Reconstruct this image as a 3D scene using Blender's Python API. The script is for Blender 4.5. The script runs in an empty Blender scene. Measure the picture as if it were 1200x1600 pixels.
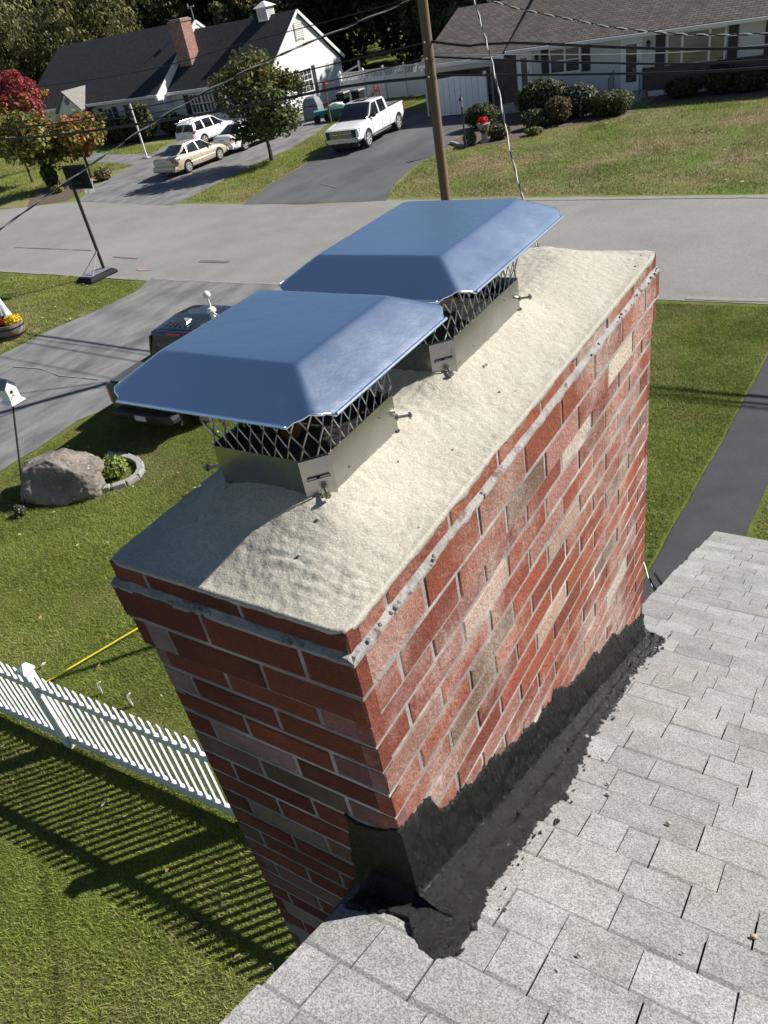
import bpy, bmesh, math, random
import numpy as np
from mathutils import Vector, Matrix, noise

R = math.radians
H = 6.4
sc = bpy.context.scene
COL = sc.collection

# ------------------------------------------------------------------ camera
cam_d = bpy.data.cameras.new("camera")
cam_d.sensor_fit = 'HORIZONTAL'
cam_d.sensor_width = 36.0
cam_d.lens = 36.0
cam_d.clip_start = 0.05
cam_d.clip_end = 1500
cam = bpy.data.objects.new("camera", cam_d)
COL.objects.link(cam)
_m = np.array([[0.844833, 0.178213, -0.504478], [0.508208, -0.562095, 0.652513], [-0.167278, -0.807645, -0.565445]])
cam.matrix_world = Matrix(((_m[0, 0], -_m[0, 1], -_m[0, 2], 0), (_m[1, 0], -_m[1, 1], -_m[1, 2], 0),
                           (_m[2, 0], -_m[2, 1], -_m[2, 2], H), (0, 0, 0, 1)))
sc.camera = cam

# ------------------------------------------------------------------ world, sun, exposure
SUN_AZ = R(42.0)      # from +Y towards +X
SUN_EL = R(36.0)
w = bpy.data.worlds.new("World")
sc.world = w
w.use_nodes = True
nt = w.node_tree
nt.nodes.clear()
sky = nt.nodes.new("ShaderNodeTexSky")
sky.sky_type = 'NISHITA'
sky.sun_disc = False
sky.sun_elevation = SUN_EL
sky.sun_rotation = SUN_AZ
sky.air_density = 1.0
sky.dust_density = 0.2
sky.ozone_density = 3.0
bg = nt.nodes.new("ShaderNodeBackground")
bg.inputs[1].default_value = 0.05
wo = nt.nodes.new("ShaderNodeOutputWorld")
nt.links.new(sky.outputs[0], bg.inputs[0])
nt.links.new(bg.outputs[0], wo.inputs[0])
sd = bpy.data.lights.new("sun", 'SUN')
sd.energy = 5.0
sd.angle = R(0.53)
sd.color = (1.0, 0.955, 0.88)
sun = bpy.data.objects.new("sun", sd)
COL.objects.link(sun)
_dir = Vector((math.sin(SUN_AZ) * math.cos(SUN_EL), math.cos(SUN_AZ) * math.cos(SUN_EL), math.sin(SUN_EL)))
sun.rotation_euler = (-_dir).to_track_quat('-Z', 'Y').to_euler()
sun.location = (20, 20, 30)
sc.view_settings.view_transform = 'Standard'
sc.view_settings.look = 'None'
sc.view_settings.exposure = 0.66
sc.view_settings.gamma = 1.0
sc.view_settings.use_curve_mapping = False

# ------------------------------------------------------------------ helpers
rnd = random.Random(7)


def tag(o, label=None, cat=None, group=None, kind=None):
    if label: o['label'] = label
    if cat: o['category'] = cat
    if group: o['group'] = group
    if kind: o['kind'] = kind
    return o


def empty(name, loc, label, cat, rz=0.0, group=None):
    o = bpy.data.objects.new(name, None)
    o.empty_display_size = 0.1
    COL.objects.link(o)
    o.location = loc
    o.rotation_euler = (0, 0, rz)
    return tag(o, label, cat, group)


def children(o):
    return [c for c in bpy.data.objects if c.parent == o]


def copy_tree(o, parent=None):
    c = o.copy()
    COL.objects.link(c)
    c.parent = parent
    for ch in children(o):
        copy_tree(ch, c)
    return c


def frame(d):
    d = Vector(d).normalized()
    a = Vector((0, 0, 1)) if abs(d.z) < 0.95 else Vector((1, 0, 0))
    x = a.cross(d).normalized()
    return x, d.cross(x).normalized()


class MB:
    """collects vertices and faces of ONE mesh"""

    def __init__(s):
        s.v = []; s.f = []; s.m = []; s.c = []

    def face(s, idx, mi=0, col=None):
        s.f.append(tuple(idx)); s.m.append(mi); s.c.append(col)

    def poly(s, pts, mi=0, col=None):
        n = len(s.v)
        s.v += [tuple(p) for p in pts]
        s.face(range(n, n + len(pts)), mi, col)

    def box(s, x0, x1, y0, y1, z0, z1, mi=0, col=None):
        n = len(s.v)
        s.v += [(x0, y0, z0), (x1, y0, z0), (x1, y1, z0), (x0, y1, z0), (x0, y0, z1), (x1, y0, z1), (x1, y1, z1), (x0, y1, z1)]
        for q in ((0, 3, 2, 1), (4, 5, 6, 7), (0, 1, 5, 4), (1, 2, 6, 5), (2, 3, 7, 6), (3, 0, 4, 7)):
            s.face([n + i for i in q], mi, col)

    def obox(s, c, ax, ay, az, mi=0, col=None):
        """oriented box: centre and three half-axis vectors"""
        c = Vector(c); ax = Vector(ax); ay = Vector(ay); az = Vector(az)
        n = len(s.v)
        for dz in (-1, 1):
            for dx, dy in ((-1, -1), (1, -1), (1, 1), (-1, 1)):
                s.v.append(tuple(c + ax * dx + ay * dy + az * dz))
        for q in ((0, 3, 2, 1), (4, 5, 6, 7), (0, 1, 5, 4), (1, 2, 6, 5), (2, 3, 7, 6), (3, 0, 4, 7)):
            s.face([n + i for i in q], mi, col)

    def tube(s, pts, r, n=8, mi=0, cap=True, col=None):
        pts = [Vector(p) for p in pts]
        rs = r if isinstance(r, (list, tuple)) else [r] * len(pts)
        b = len(s.v)
        for i, p in enumerate(pts):
            d = pts[min(i + 1, len(pts) - 1)] - pts[max(i - 1, 0)]
            x, y = frame(d)
            for k in range(n):
                a = 2 * math.pi * k / n
                s.v.append(tuple(p + (x * math.cos(a) + y * math.sin(a)) * rs[i]))
        for i in range(len(pts) - 1):
            for k in range(n):
                k2 = (k + 1) % n
                s.face((b + i * n + k, b + i * n + k2, b + (i + 1) * n + k2, b + (i + 1) * n + k), mi, col)
        if cap:
            s.face([b + k for k in range(n)][::-1], mi, col)
            e = b + (len(pts) - 1) * n
            s.face([e + k for k in range(n)], mi, col)

    def lathe(s, prof, n=16, c=(0, 0, 0), axis='z', mi=0, col=None):
        b = len(s.v)
        for r_, z in prof:
            for k in range(n):
                a = 2 * math.pi * k / n
                p = (r_ * math.cos(a), r_ * math.sin(a), z)
                if axis == 'x': p = (p[2], p[0], p[1])
                if axis == 'y': p = (p[0], p[2], p[1])
                s.v.append((p[0] + c[0], p[1] + c[1], p[2] + c[2]))
        for i in range(len(prof) - 1):
            for k in range(n):
                k2 = (k + 1) % n
                s.face((b + i * n + k, b + i * n + k2, b + (i + 1) * n + k2, b + (i + 1) * n + k), mi, col)
        s.face([b + k for k in range(n)][::-1], mi, col)
        e = b + (len(prof) - 1) * n
        s.face([e + k for k in range(n)], mi, col)

    def loft(s, rings, closed=True, cap=True, mi=0, col=None):
        b = len(s.v); n = len(rings[0])
        for rg in rings:
            s.v += [tuple(p) for p in rg]
        for i in range(len(rings) - 1):
            for k in range(n if closed else n - 1):
                k2 = (k + 1) % n
                s.face((b + i * n + k, b + i * n + k2, b + (i + 1) * n + k2, b + (i + 1) * n + k), mi, col)
        if cap:
            s.face([b + k for k in range(n)][::-1], mi, col)
            e = b + (len(rings) - 1) * n
            s.face([e + k for k in range(n)], mi, col)

    def prism(s, poly, z0, z1, mi=0, col=None):
        s.loft([[(p[0], p[1], z0) for p in poly], [(p[0], p[1], z1) for p in poly]], True, True, mi, col)

    def blob(s, c, r, seed=0, amp=0.2, freq=1.5, nu=16, nv=10, mi=0, zmin=None):
        b = len(s.v)
        for j in range(nv + 1):
            t = math.pi * j / nv
            for i in range(nu):
                a = 2 * math.pi * i / nu
                d = Vector((math.sin(t) * math.cos(a), math.sin(t) * math.sin(a), math.cos(t)))
                k = 1 + amp * noise.noise(d * freq + Vector((seed * 3.1, seed, 0)))
                p = [c[0] + d.x * r[0] * k, c[1] + d.y * r[1] * k, c[2] + d.z * r[2] * k]
                if zmin is not None: p[2] = max(p[2], zmin)
                s.v.append(tuple(p))
        for j in range(nv):
            for i in range(nu):
                i2 = (i + 1) % nu
                s.face((b + j * nu + i, b + (j + 1) * nu + i, b + (j + 1) * nu + i2, b + j * nu + i2), mi)

    def build(s, name, mats, parent=None, smooth=False, bevel=0.0, recalc=True):
        me = bpy.data.meshes.new(name)
        me.from_pydata(s.v, [], s.f)
        if not isinstance(mats, (list, tuple)): mats = [mats]
        for m_ in mats: me.materials.append(m_)
        me.polygons.foreach_set('material_index', s.m)
        if any(c is not None for c in s.c):
            at = me.color_attributes.new('Col', 'FLOAT_COLOR', 'CORNER')
            arr = []
            for p, c in zip(me.polygons, s.c):
                c = c or (1, 1, 1)
                arr += [c[0], c[1], c[2], 1.0] * p.loop_total
            at.data.foreach_set('color', arr)
        if recalc:
            bm = bmesh.new(); bm.from_mesh(me)
            bmesh.ops.recalc_face_normals(bm, faces=bm.faces)
            bm.to_mesh(me); bm.free()
        if smooth:
            me.polygons.foreach_set('use_smooth', [True] * len(me.polygons))
            if smooth != 'all':
                me.set_sharp_from_angle(angle=R(38))
        me.update()
        o = bpy.data.objects.new(name, me)
        COL.objects.link(o)
        if parent: o.parent = parent
        if bevel:
            b = o.modifiers.new('bevel', 'BEVEL')
            b.width = bevel; b.segments = 2; b.limit_method = 'ANGLE'; b.angle_limit = R(40)
        return o


def np_mesh(name, verts, faces_n, mat, cols=None, parent=None, smooth=False):
    """faces_n: (nf, k) index array, cols per vertex (n,3)"""
    me = bpy.data.meshes.new(name)
    nf, k = faces_n.shape
    me.vertices.add(len(verts)); me.vertices.foreach_set('co', np.asarray(verts, np.float32).ravel())
    me.loops.add(nf * k); me.loops.foreach_set('vertex_index', faces_n.astype(np.int32).ravel())
    me.polygons.add(nf); me.polygons.foreach_set('loop_start', np.arange(0, nf * k, k, dtype=np.int32))
    if smooth: me.polygons.foreach_set('use_smooth', np.ones(nf, bool))
    me.update(calc_edges=True)
    if cols is not None:
        at = me.color_attributes.new('Col', 'FLOAT_COLOR', 'POINT')
        c4 = np.ones((len(verts), 4), np.float32); c4[:, :3] = cols
        at.data.foreach_set('color', c4.ravel())
    me.materials.append(mat)
    o = bpy.data.objects.new(name, me)
    COL.objects.link(o)
    if parent: o.parent = parent
    return o


# ------------------------------------------------------------------ materials
def mat(name, c1, c2=None, scale=6.0, rough=0.6, metal=0.0, bump=0.0, bscale=60.0, attr=False, spec=0.5, lo=0.35, hi=0.65,
        c3=None, s3=1.0, lo3=0.5, hi3=0.7, rvar=0.0, coat=0.0, trans=0.0, stretch=(1, 1, 1), speck=0.0, speck_scale=400.0, haze=None, bdist=None):
    m = bpy.data.materials.new(name)
    m.use_nodes = True
    nt = m.node_tree; N = nt.nodes; L = nt.links
    b = N['Principled BSDF']
    b.inputs['Roughness'].default_value = rough
    b.inputs['Metallic'].default_value = metal
    b.inputs['Specular IOR Level'].default_value = spec
    b.inputs['Coat Weight'].default_value = coat
    tc = N.new('ShaderNodeTexCoord')
    mp = N.new('ShaderNodeMapping')
    mp.inputs['Scale'].default_value = stretch
    L.new(tc.outputs['Object'], mp.inputs['Vector'])

    def ns(sc_, det=6.0, rg=0.6):
        n = N.new('ShaderNodeTexNoise')
        n.inputs['Scale'].default_value = sc_; n.inputs['Detail'].default_value = det; n.inputs['Roughness'].default_value = rg
        L.new(mp.outputs[0], n.inputs['Vector'])
        return n

    def rng(src, a, b_, o0=0.0, o1=1.0):
        r = N.new('ShaderNodeMapRange')
        r.inputs[1].default_value = a; r.inputs[2].default_value = b_; r.inputs[3].default_value = o0; r.inputs[4].default_value = o1
        L.new(src, r.inputs[0])
        return r.outputs[0]

    def mix(fac, a, b_, mode='MIX'):
        x = N.new('ShaderNodeMix'); x.data_type = 'RGBA'; x.blend_type = mode
        if isinstance(fac, float): x.inputs[0].default_value = fac
        else: L.new(fac, x.inputs[0])
        for i, q in ((6, a), (7, b_)):
            if isinstance(q, tuple): x.inputs[i].default_value = (*q, 1)
            else: L.new(q, x.inputs[i])
        return x.outputs[2]
    if c2 is None: c2 = tuple(x * 0.82 for x in c1)
    n1 = ns(scale)
    out = mix(rng(n1.outputs[0], lo, hi), c1, c2)
    if c3 is not None:
        n3 = ns(s3, 5.0)
        out = mix(rng(n3.outputs[0], lo3, hi3), out, c3)
    if attr:
        a = N.new('ShaderNodeAttribute'); a.attribute_name = 'Col'
        out = mix(1.0, out, a.outputs['Color'], 'MULTIPLY')
    if haze is not None:
        nh = ns(2.6, 7.0, 0.72); nh2 = ns(38.0, 4.0, 0.7)
        ml = N.new('ShaderNodeMath'); ml.operation = 'MULTIPLY'
        L.new(rng(nh.outputs[0], 0.46, 0.64, 0.0, 0.78), ml.inputs[0]); L.new(rng(nh2.outputs[0], 0.3, 0.7, 0.35, 1.0), ml.inputs[1])
        out = mix(ml.outputs[0], out, haze)
    if speck:
        vo = N.new('ShaderNodeTexVoronoi'); vo.inputs['Scale'].default_value = speck_scale
        L.new(mp.outputs[0], vo.inputs['Vector'])
        sp = N.new('ShaderNodeSeparateColor'); L.new(vo.outputs['Color'], sp.inputs[0])
        hsv = rng(sp.outputs[0], 0, 1, 1 - speck, 1 + speck)
        vm = N.new('ShaderNodeVectorMath'); vm.operation = 'SCALE'
        L.new(out, vm.inputs[0]); L.new(hsv, vm.inputs['Scale'])
        out = vm.outputs[0]
    L.new(out, b.inputs['Base Color'])
    if rvar:
        n4 = ns(scale * 2.3, 4)
        L.new(rng(n4.outputs[0], 0.3, 0.7, rough - rvar, rough + rvar), b.inputs['Roughness'])
    if bump:
        nb = ns(bscale, 8.0, 0.65)
        bp = N.new('ShaderNodeBump'); bp.inputs['Strength'].default_value = min(bump, 1.0)
        bp.inputs['Distance'].default_value = 0.01 * max(1.0, bump) * (60.0 / bscale)
        if bdist: bp.inputs['Distance'].default_value = bdist
        L.new(nb.outputs[0], bp.inputs['Height']); L.new(bp.outputs[0], b.inputs['Normal'])
    if trans:
        t = N.new('ShaderNodeBsdfTranslucent'); L.new(out, t.inputs[0])
        ms = N.new('ShaderNodeMixShader'); ms.inputs[0].default_value = trans
        o = N['Material Output']
        L.new(b.outputs[0], ms.inputs[1]); L.new(t.outputs[0], ms.inputs[2]); L.new(ms.outputs[0], o.inputs[0])
    return m


def brick_mat(name, c1, c2, mortar, scale=1.0, bw=0.2, rh=0.068, rough=0.85, ms=0.012, axis='xz'):
    m = bpy.data.materials.new(name); m.use_nodes = True
    N = m.node_tree.nodes; L = m.node_tree.links; b = N['Principled BSDF']; b.inputs['Roughness'].default_value = rough
    tc = N.new('ShaderNodeTexCoord'); sx = N.new('ShaderNodeSeparateXYZ'); cx = N.new('ShaderNodeCombineXYZ')
    L.new(tc.outputs['Object'], sx.inputs[0])
    if axis == 'xz':
        L.new(sx.outputs[0], cx.inputs[0]); L.new(sx.outputs[2], cx.inputs[1])
    elif axis == 'yz':
        L.new(sx.outputs[1], cx.inputs[0]); L.new(sx.outputs[2], cx.inputs[1])
    elif axis == 'xy':
        L.new(sx.outputs[0], cx.inputs[0]); L.new(sx.outputs[1], cx.inputs[1])
    elif axis == 'sum':
        ad = N.new('ShaderNodeMath'); ad.operation = 'ADD'
        L.new(sx.outputs[0], ad.inputs[0]); L.new(sx.outputs[1], ad.inputs[1])
        L.new(ad.outputs[0], cx.inputs[0]); L.new(sx.outputs[2], cx.inputs[1])
    t = N.new('ShaderNodeTexBrick')
    t.inputs['Color1'].default_value = (*c1, 1); t.inputs['Color2'].default_value = (*c2, 1); t.inputs['Mortar'].default_value = (*mortar, 1)
    t.inputs['Scale'].default_value = scale; t.inputs['Mortar Size'].default_value = ms
    t.inputs['Brick Width'].default_value = bw; t.inputs['Row Height'].default_value = rh
    L.new(cx.outputs[0], t.inputs['Vector'])
    n = N.new('ShaderNodeTexNoise'); n.inputs['Scale'].default_value = 3.0; n.inputs['Detail'].default_value = 8
    L.new(tc.outputs['Object'], n.inputs['Vector'])
    mr = N.new('ShaderNodeMapRange'); mr.inputs[1].default_value = 0.3; mr.inputs[2].default_value = 0.7; mr.inputs[3].default_value = 0.75; mr.inputs[4].default_value = 1.2
    L.new(n.outputs[0], mr.inputs[0])
    vm = N.new('ShaderNodeVectorMath'); vm.operation = 'SCALE'
    L.new(t.outputs[0], vm.inputs[0]); L.new(mr.outputs[0], vm.inputs['Scale']); L.new(vm.outputs[0], b.inputs['Base Color'])
    bp = N.new('ShaderNodeBump'); bp.inputs['Strength'].default_value = 0.4; bp.inputs['Distance'].default_value = 0.01; bp.invert = True
    L.new(t.outputs['Fac'], bp.inputs['Height']); L.new(bp.outputs[0], b.inputs['Normal'])
    return m


M = {}
M['lawn'] = mat('lawn_soil', (0.125, 0.165, 0.035), (0.085, 0.115, 0.024), 3.0, 0.95, bump=1.0, bscale=25, c3=(0.20, 0.165, 0.080), s3=0.5, lo3=0.52, hi3=0.68, spec=0.1)
M['far_lawn'] = mat('far_lawn', (0.135, 0.190, 0.042), (0.22, 0.195, 0.095), 0.45, 0.95, bump=1.0, bscale=14, c3=(0.27, 0.20, 0.125), s3=0.30, lo3=0.50, hi3=0.64, spec=0.1, lo=0.44, hi=0.62)
M['grass'] = mat('grass_blades', (1, 1, 1), (0.8, 0.8, 0.8), 3.0, 0.7, attr=True, spec=0.25, trans=0.3)
M['road'] = mat('road_asphalt', (0.250, 0.244, 0.230), (0.215, 0.210, 0.200), 0.7, 0.9, bump=0.6, bscale=90, c3=(0.275, 0.27, 0.255), s3=0.18, speck=0.18, speck_scale=60, spec=0.25)
M['drive_old'] = mat('weathered_asphalt', (0.125, 0.125, 0.128), (0.235, 0.232, 0.228), 1.1, 0.85, bump=0.6, bscale=90, c3=(0.085, 0.085, 0.09), s3=0.5, lo3=0.55, hi3=0.75, stretch=(1.6, 0.7, 1), speck=0.15, speck_scale=80, spec=0.3)
M['drive_dark'] = mat('dark_asphalt', (0.085, 0.087, 0.092), (0.125, 0.126, 0.13), 0.8, 0.8, bump=0.5, bscale=90, c3=(0.062, 0.063, 0.068), s3=0.35, stretch=(1, 0.4, 1), spec=0.3)
M['drive_new'] = mat('fresh_asphalt', (0.040, 0.041, 0.045), (0.052, 0.053, 0.058), 2.0, 0.75, bump=0.6, bscale=120, speck=0.2, speck_scale=120, spec=0.35)
M['crack'] = mat('crack_filler', (0.15, 0.148, 0.145), None, 6, 0.9)
M['pale_stain'] = mat('pale_sand', (0.27, 0.255, 0.225), None, 6, 0.95)
M['red_paint'] = mat('red_paint_mark', (0.42, 0.19, 0.165), (0.28, 0.25, 0.235), 9, 0.9)
M['mulch'] = mat('mulch', (0.075, 0.050, 0.038), (0.14, 0.10, 0.075), 14, 0.95, bump=1, bscale=30)
M['concrete'] = mat('pale_concrete', (0.42, 0.41, 0.38), (0.34, 0.33, 0.31), 4, 0.9, bump=0.4, bscale=60)
M['crown'] = mat('crown_mortar', (0.445, 0.418, 0.355), (0.355, 0.332, 0.282), 4, 0.95, bump=0.75, bscale=190, c3=(0.53, 0.51, 0.455), s3=4, lo3=0.5, hi3=0.8, speck=0.16, speck_scale=420, spec=0.15)
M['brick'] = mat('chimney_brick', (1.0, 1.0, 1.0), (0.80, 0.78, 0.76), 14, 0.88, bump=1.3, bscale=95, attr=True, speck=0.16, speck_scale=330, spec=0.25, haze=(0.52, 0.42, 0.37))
M['brick_shade_toned'] = mat('chimney_brick_shade_toned', (0.84, 0.84, 0.88), (0.60, 0.60, 0.64), 14, 0.88, bump=1.3, bscale=95, attr=True, speck=0.16, speck_scale=330, spec=0.25, c3=(0.50, 0.50, 0.54), s3=2.5, lo3=0.45, hi3=0.7)  # no haze, and darkened: shade of front and left faces put into the colour
M['mortar'] = mat('mortar', (0.33, 0.31, 0.28), (0.19, 0.18, 0.168), 7, 0.95, bump=0.8, bscale=110, c3=(0.50, 0.48, 0.45), s3=6)
M['ledge'] = mat('ledge_mortar', (0.40, 0.385, 0.36), (0.24, 0.23, 0.22), 20, 0.92, bump=1.2, bscale=120, c3=(0.17, 0.10, 0.08), s3=26, lo3=0.60, hi3=0.68)
M['tar'] = mat('roof_tar', (0.003, 0.003, 0.0033), (0.005, 0.005, 0.0055), 18, 0.26, bump=1.0, bscale=200, bdist=0.0055, rvar=0.10, spec=0.45, c3=(0.009, 0.009, 0.010), s3=9, lo3=0.6, hi3=0.75)
M['shingle'] = mat('shingle_granules', (1, 1, 1), (0.78, 0.78, 0.77), 12, 0.93, bump=0.9, bscale=260, attr=True, speck=0.42, speck_scale=400, c3=(0.80, 0.76, 0.70), s3=2.2, lo3=0.5, hi3=0.75, spec=0.2)
M['shingle_edge'] = mat('shingle_cut_edge', (0.05, 0.05, 0.05), None, 30, 0.95)
M['steel'] = mat('stainless_sheet', (0.82, 0.88, 0.95), (0.78, 0.84, 0.92), 5, 0.21, 1.0, rvar=0.02, bump=0.05, bscale=40, c3=(0.86, 0.92, 0.98), s3=11, lo3=0.60, hi3=0.72)
M['steel_band'] = mat('stainless_band', (0.46, 0.46, 0.455), (0.36, 0.36, 0.355), 7, 0.22, 1.0, rvar=0.07)
M['wire_mesh'] = mat('expanded_mesh_wire', (0.50, 0.50, 0.48), (0.36, 0.34, 0.31), 20, 0.35, 1.0)
M['bolt'] = mat('bolt_steel', (0.40, 0.39, 0.37), (0.28, 0.24, 0.2), 60, 0.4, 1.0)
M['clay'] = mat('clay_flue', (0.36, 0.12, 0.05), (0.24, 0.085, 0.04), 20, 0.85)
M['sooty_clay'] = mat('sooty_clay', (0.05, 0.028, 0.020), (0.018, 0.014, 0.012), 14, 0.95)
M['soot'] = mat('soot', (0.010, 0.009, 0.008), None, 10, 0.95)
M['white_vinyl'] = mat('white_vinyl', (0.80, 0.80, 0.79), (0.74, 0.74, 0.735), 3, 0.45, spec=0.4)
M['white_siding'] = mat('white_siding', (0.76, 0.76, 0.745), (0.69, 0.69, 0.68), 1.2, 0.6)
M['gray_siding'] = mat('grey_white_siding', (0.60, 0.595, 0.575), (0.53, 0.525, 0.51), 1.2, 0.6)
M['white_trim'] = mat('white_trim', (0.78, 0.78, 0.77), (0.72, 0.72, 0.71), 2, 0.5)
M['black_roof'] = brick_mat('black_shingles', (0.020, 0.021, 0.026), (0.032, 0.033, 0.040), (0.012, 0.012, 0.014), 1, 0.33, 0.15, 0.92, 0.02, 'xy')
M['gray_roof'] = mat('grey_shingles', (0.27, 0.25, 0.23), (0.21, 0.195, 0.18), 5, 0.92)
M['brown_roof'] = brick_mat('brown_shingles', (0.155, 0.125, 0.108), (0.095, 0.076, 0.067), (0.045, 0.037, 0.034), 1, 0.36, 0.16, 0.92, 0.022, 'xy')
M['dark_brick'] = brick_mat('dark_brick_veneer', (0.075, 0.046, 0.040), (0.115, 0.070, 0.058), (0.15, 0.13, 0.12), 1, 0.22, 0.075, 0.9, 0.010, 'xz')
M['red_brick'] = brick_mat('red_brick', (0.26, 0.085, 0.060), (0.34, 0.13, 0.095), (0.36, 0.33, 0.30), 1, 0.22, 0.075, 0.9, 0.010, 'sum')
M['shutter'] = mat('dark_shutter', (0.045, 0.036, 0.036), None, 8, 0.6)
M['black_shutter'] = mat('black_shutter', (0.022, 0.024, 0.030), None, 8, 0.55)
M['glass'] = mat('window_glass', (0.035, 0.04, 0.042), (0.055, 0.055, 0.05), 1.0, 0.05, spec=0.8)
M['glass_warm'] = mat('window_glass_curtained', (0.20, 0.18, 0.13), (0.12, 0.12, 0.10), 1.1, 0.06, spec=0.8)
M['wood_pole'] = mat('weathered_pole', (0.20, 0.125, 0.075), (0.115, 0.078, 0.052), 9, 0.9, bump=0.8, bscale=40, stretch=(1, 1, 0.06), c3=(0.27, 0.20, 0.15), s3=4)
M['cable_black'] = mat('black_cable', (0.016, 0.016, 0.018), None, 8, 0.5)
M['cable_alu'] = mat('aluminium_cable', (0.62, 0.62, 0.60), (0.50, 0.50, 0.48), 8, 0.5, 0.3)
M['black_plastic'] = mat('black_plastic', (0.010, 0.010, 0.011), (0.015, 0.015, 0.016), 8, 0.75, spec=0.25)
M['black_metal'] = mat('black_metal', (0.014, 0.014, 0.016), None, 8, 0.4)
M['gray_plastic'] = mat('grey_plastic', (0.20, 0.21, 0.23), None, 8, 0.5)
M['orange'] = mat('orange_rim', (0.55, 0.12, 0.04), None, 8, 0.5)
M['bark'] = mat('bark', (0.095, 0.075, 0.060), (0.055, 0.045, 0.037), 16, 0.95, bump=1, bscale=30, stretch=(1, 1, 0.2))
M['leaf'] = mat('leaves', (1, 1, 1), (0.75, 0.75, 0.75), 1.2, 0.6, attr=True, spec=0.35, trans=0.25)
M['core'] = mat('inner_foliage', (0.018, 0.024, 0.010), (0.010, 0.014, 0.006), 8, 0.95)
M['boulder'] = mat('boulder_granite', (0.255, 0.225, 0.190), (0.125, 0.108, 0.090), 3.2, 0.95, bump=1.0, bscale=18, c3=(0.42, 0.40, 0.375), s3=7, lo3=0.60, hi3=0.68)
M['paver'] = mat('concrete_paver', (0.36, 0.345, 0.33), (0.27, 0.26, 0.25), 9, 0.95, bump=0.7, bscale=50)
M['barrel'] = mat('barrel_staves', (0.25, 0.21, 0.165), (0.15, 0.12, 0.095), 6, 0.85, stretch=(1, 1, 0.2))
M['cloth'] = mat('white_cloth', (0.80, 0.80, 0.80), (0.72, 0.72, 0.73), 5, 0.9)
M['yellow'] = mat('yellow_strap', (0.72, 0.60, 0.04), None, 8, 0.6)
M['tyre'] = mat('tyre_rubber', (0.016, 0.016, 0.016), None, 20, 0.85)
M['rim'] = mat('alloy_rim', (0.66, 0.66, 0.66), None, 8, 0.35, 0.35)
M['chrome'] = mat('chrome', (0.55, 0.56, 0.58), None, 8, 0.22, 0.8)
M['auto_glass'] = mat('car_glass', (0.012, 0.014, 0.016), None, 2, 0.04, spec=0.9)
M['tail_red'] = mat('tail_light_red', (0.40, 0.015, 0.015), None, 30, 0.2, coat=0.5)
M['lamp_clear'] = mat('headlight_lens', (0.45, 0.46, 0.47), (0.25, 0.25, 0.26), 18, 0.12, spec=0.8)
M['plate'] = mat('licence_plate', (0.65, 0.65, 0.66), (0.5, 0.5, 0.55), 30, 0.5)
M['gold_paint'] = mat('gold_car_paint', (0.54, 0.46, 0.34), (0.52, 0.44, 0.325), 3, 0.32, 0.25, coat=0.7)
M['white_paint'] = mat('white_car_paint', (0.78, 0.78, 0.78), (0.76, 0.76, 0.765), 3, 0.3, coat=0.7)
M['black_paint'] = mat('black_car_paint', (0.008, 0.008, 0.010), None, 3, 0.2, coat=0.8)
M['trim_dark'] = mat('dark_trim', (0.02, 0.02, 0.021), None, 8, 0.6)
M['bed_liner'] = mat('bed_cover', (0.05, 0.051, 0.054), (0.07, 0.07, 0.073), 5, 0.65)
M['emblem'] = mat('gold_emblem', (0.65, 0.42, 0.10), None, 8, 0.3, 0.6)
M['teal'] = mat('teal_plastic', (0.05, 0.22, 0.19), (0.07, 0.30, 0.26), 3, 0.5)
M['green_bin'] = mat('dark_green_plastic', (0.02, 0.12, 0.085), None, 4, 0.5)
M['toy_red'] = mat('red_plastic', (0.50, 0.06, 0.06), None, 4, 0.5)
M['cardboard'] = mat('tan_plastic', (0.50, 0.33, 0.20), None, 4, 0.7)
M['gray_tarp'] = mat('grey_tarp', (0.22, 0.24, 0.26), (0.16, 0.18, 0.2), 4, 0.7)
M['stone_urn'] = mat('stone_urn', (0.42, 0.40, 0.36), (0.30, 0.29, 0.27), 12, 0.9)
M['copper'] = mat('verdigris', (0.36, 0.38, 0.36), None, 8, 0.5)
M['pebble'] = mat('pebble', (0.40, 0.34, 0.25), (0.32, 0.28, 0.22), 30, 0.85)
M['dead_leaf'] = mat('fallen_leaf', (1, 1, 1), (0.7, 0.7, 0.7), 10, 0.8, attr=True)


# ------------------------------------------------------------------ the setting: ground, road, drives
def jitter_poly(pts, step=0.5, amp=0.05, seed=0):
    out = []
    n = len(pts)
    for i in range(n):
        a = Vector(pts[i]); b = Vector(pts[(i + 1) % n])
        k = max(1, int((b - a).length / step))
        nrm = Vector((-(b - a).y, (b - a).x)).normalized()
        for j in range(k):
            p = a + (b - a) * j / k
            d = noise.noise(Vector((p.x * 1.3, p.y * 1.3, seed))) + 0.6 * noise.noise(Vector((p.x * 4.1, p.y * 4.1, seed + 5)))
            p = p + nrm * amp * d
            out.append((p.x, p.y))
    return out


def sheet(name, pts, z, m, step=0.5, amp=0.05, seed=0, kind='structure'):
    mb = MB()
    mb.poly([(x, y, z) for x, y in jitter_poly(pts, step, amp, seed)])
    o = mb.build(name, m)
    if kind: o['kind'] = kind
    return o


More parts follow.
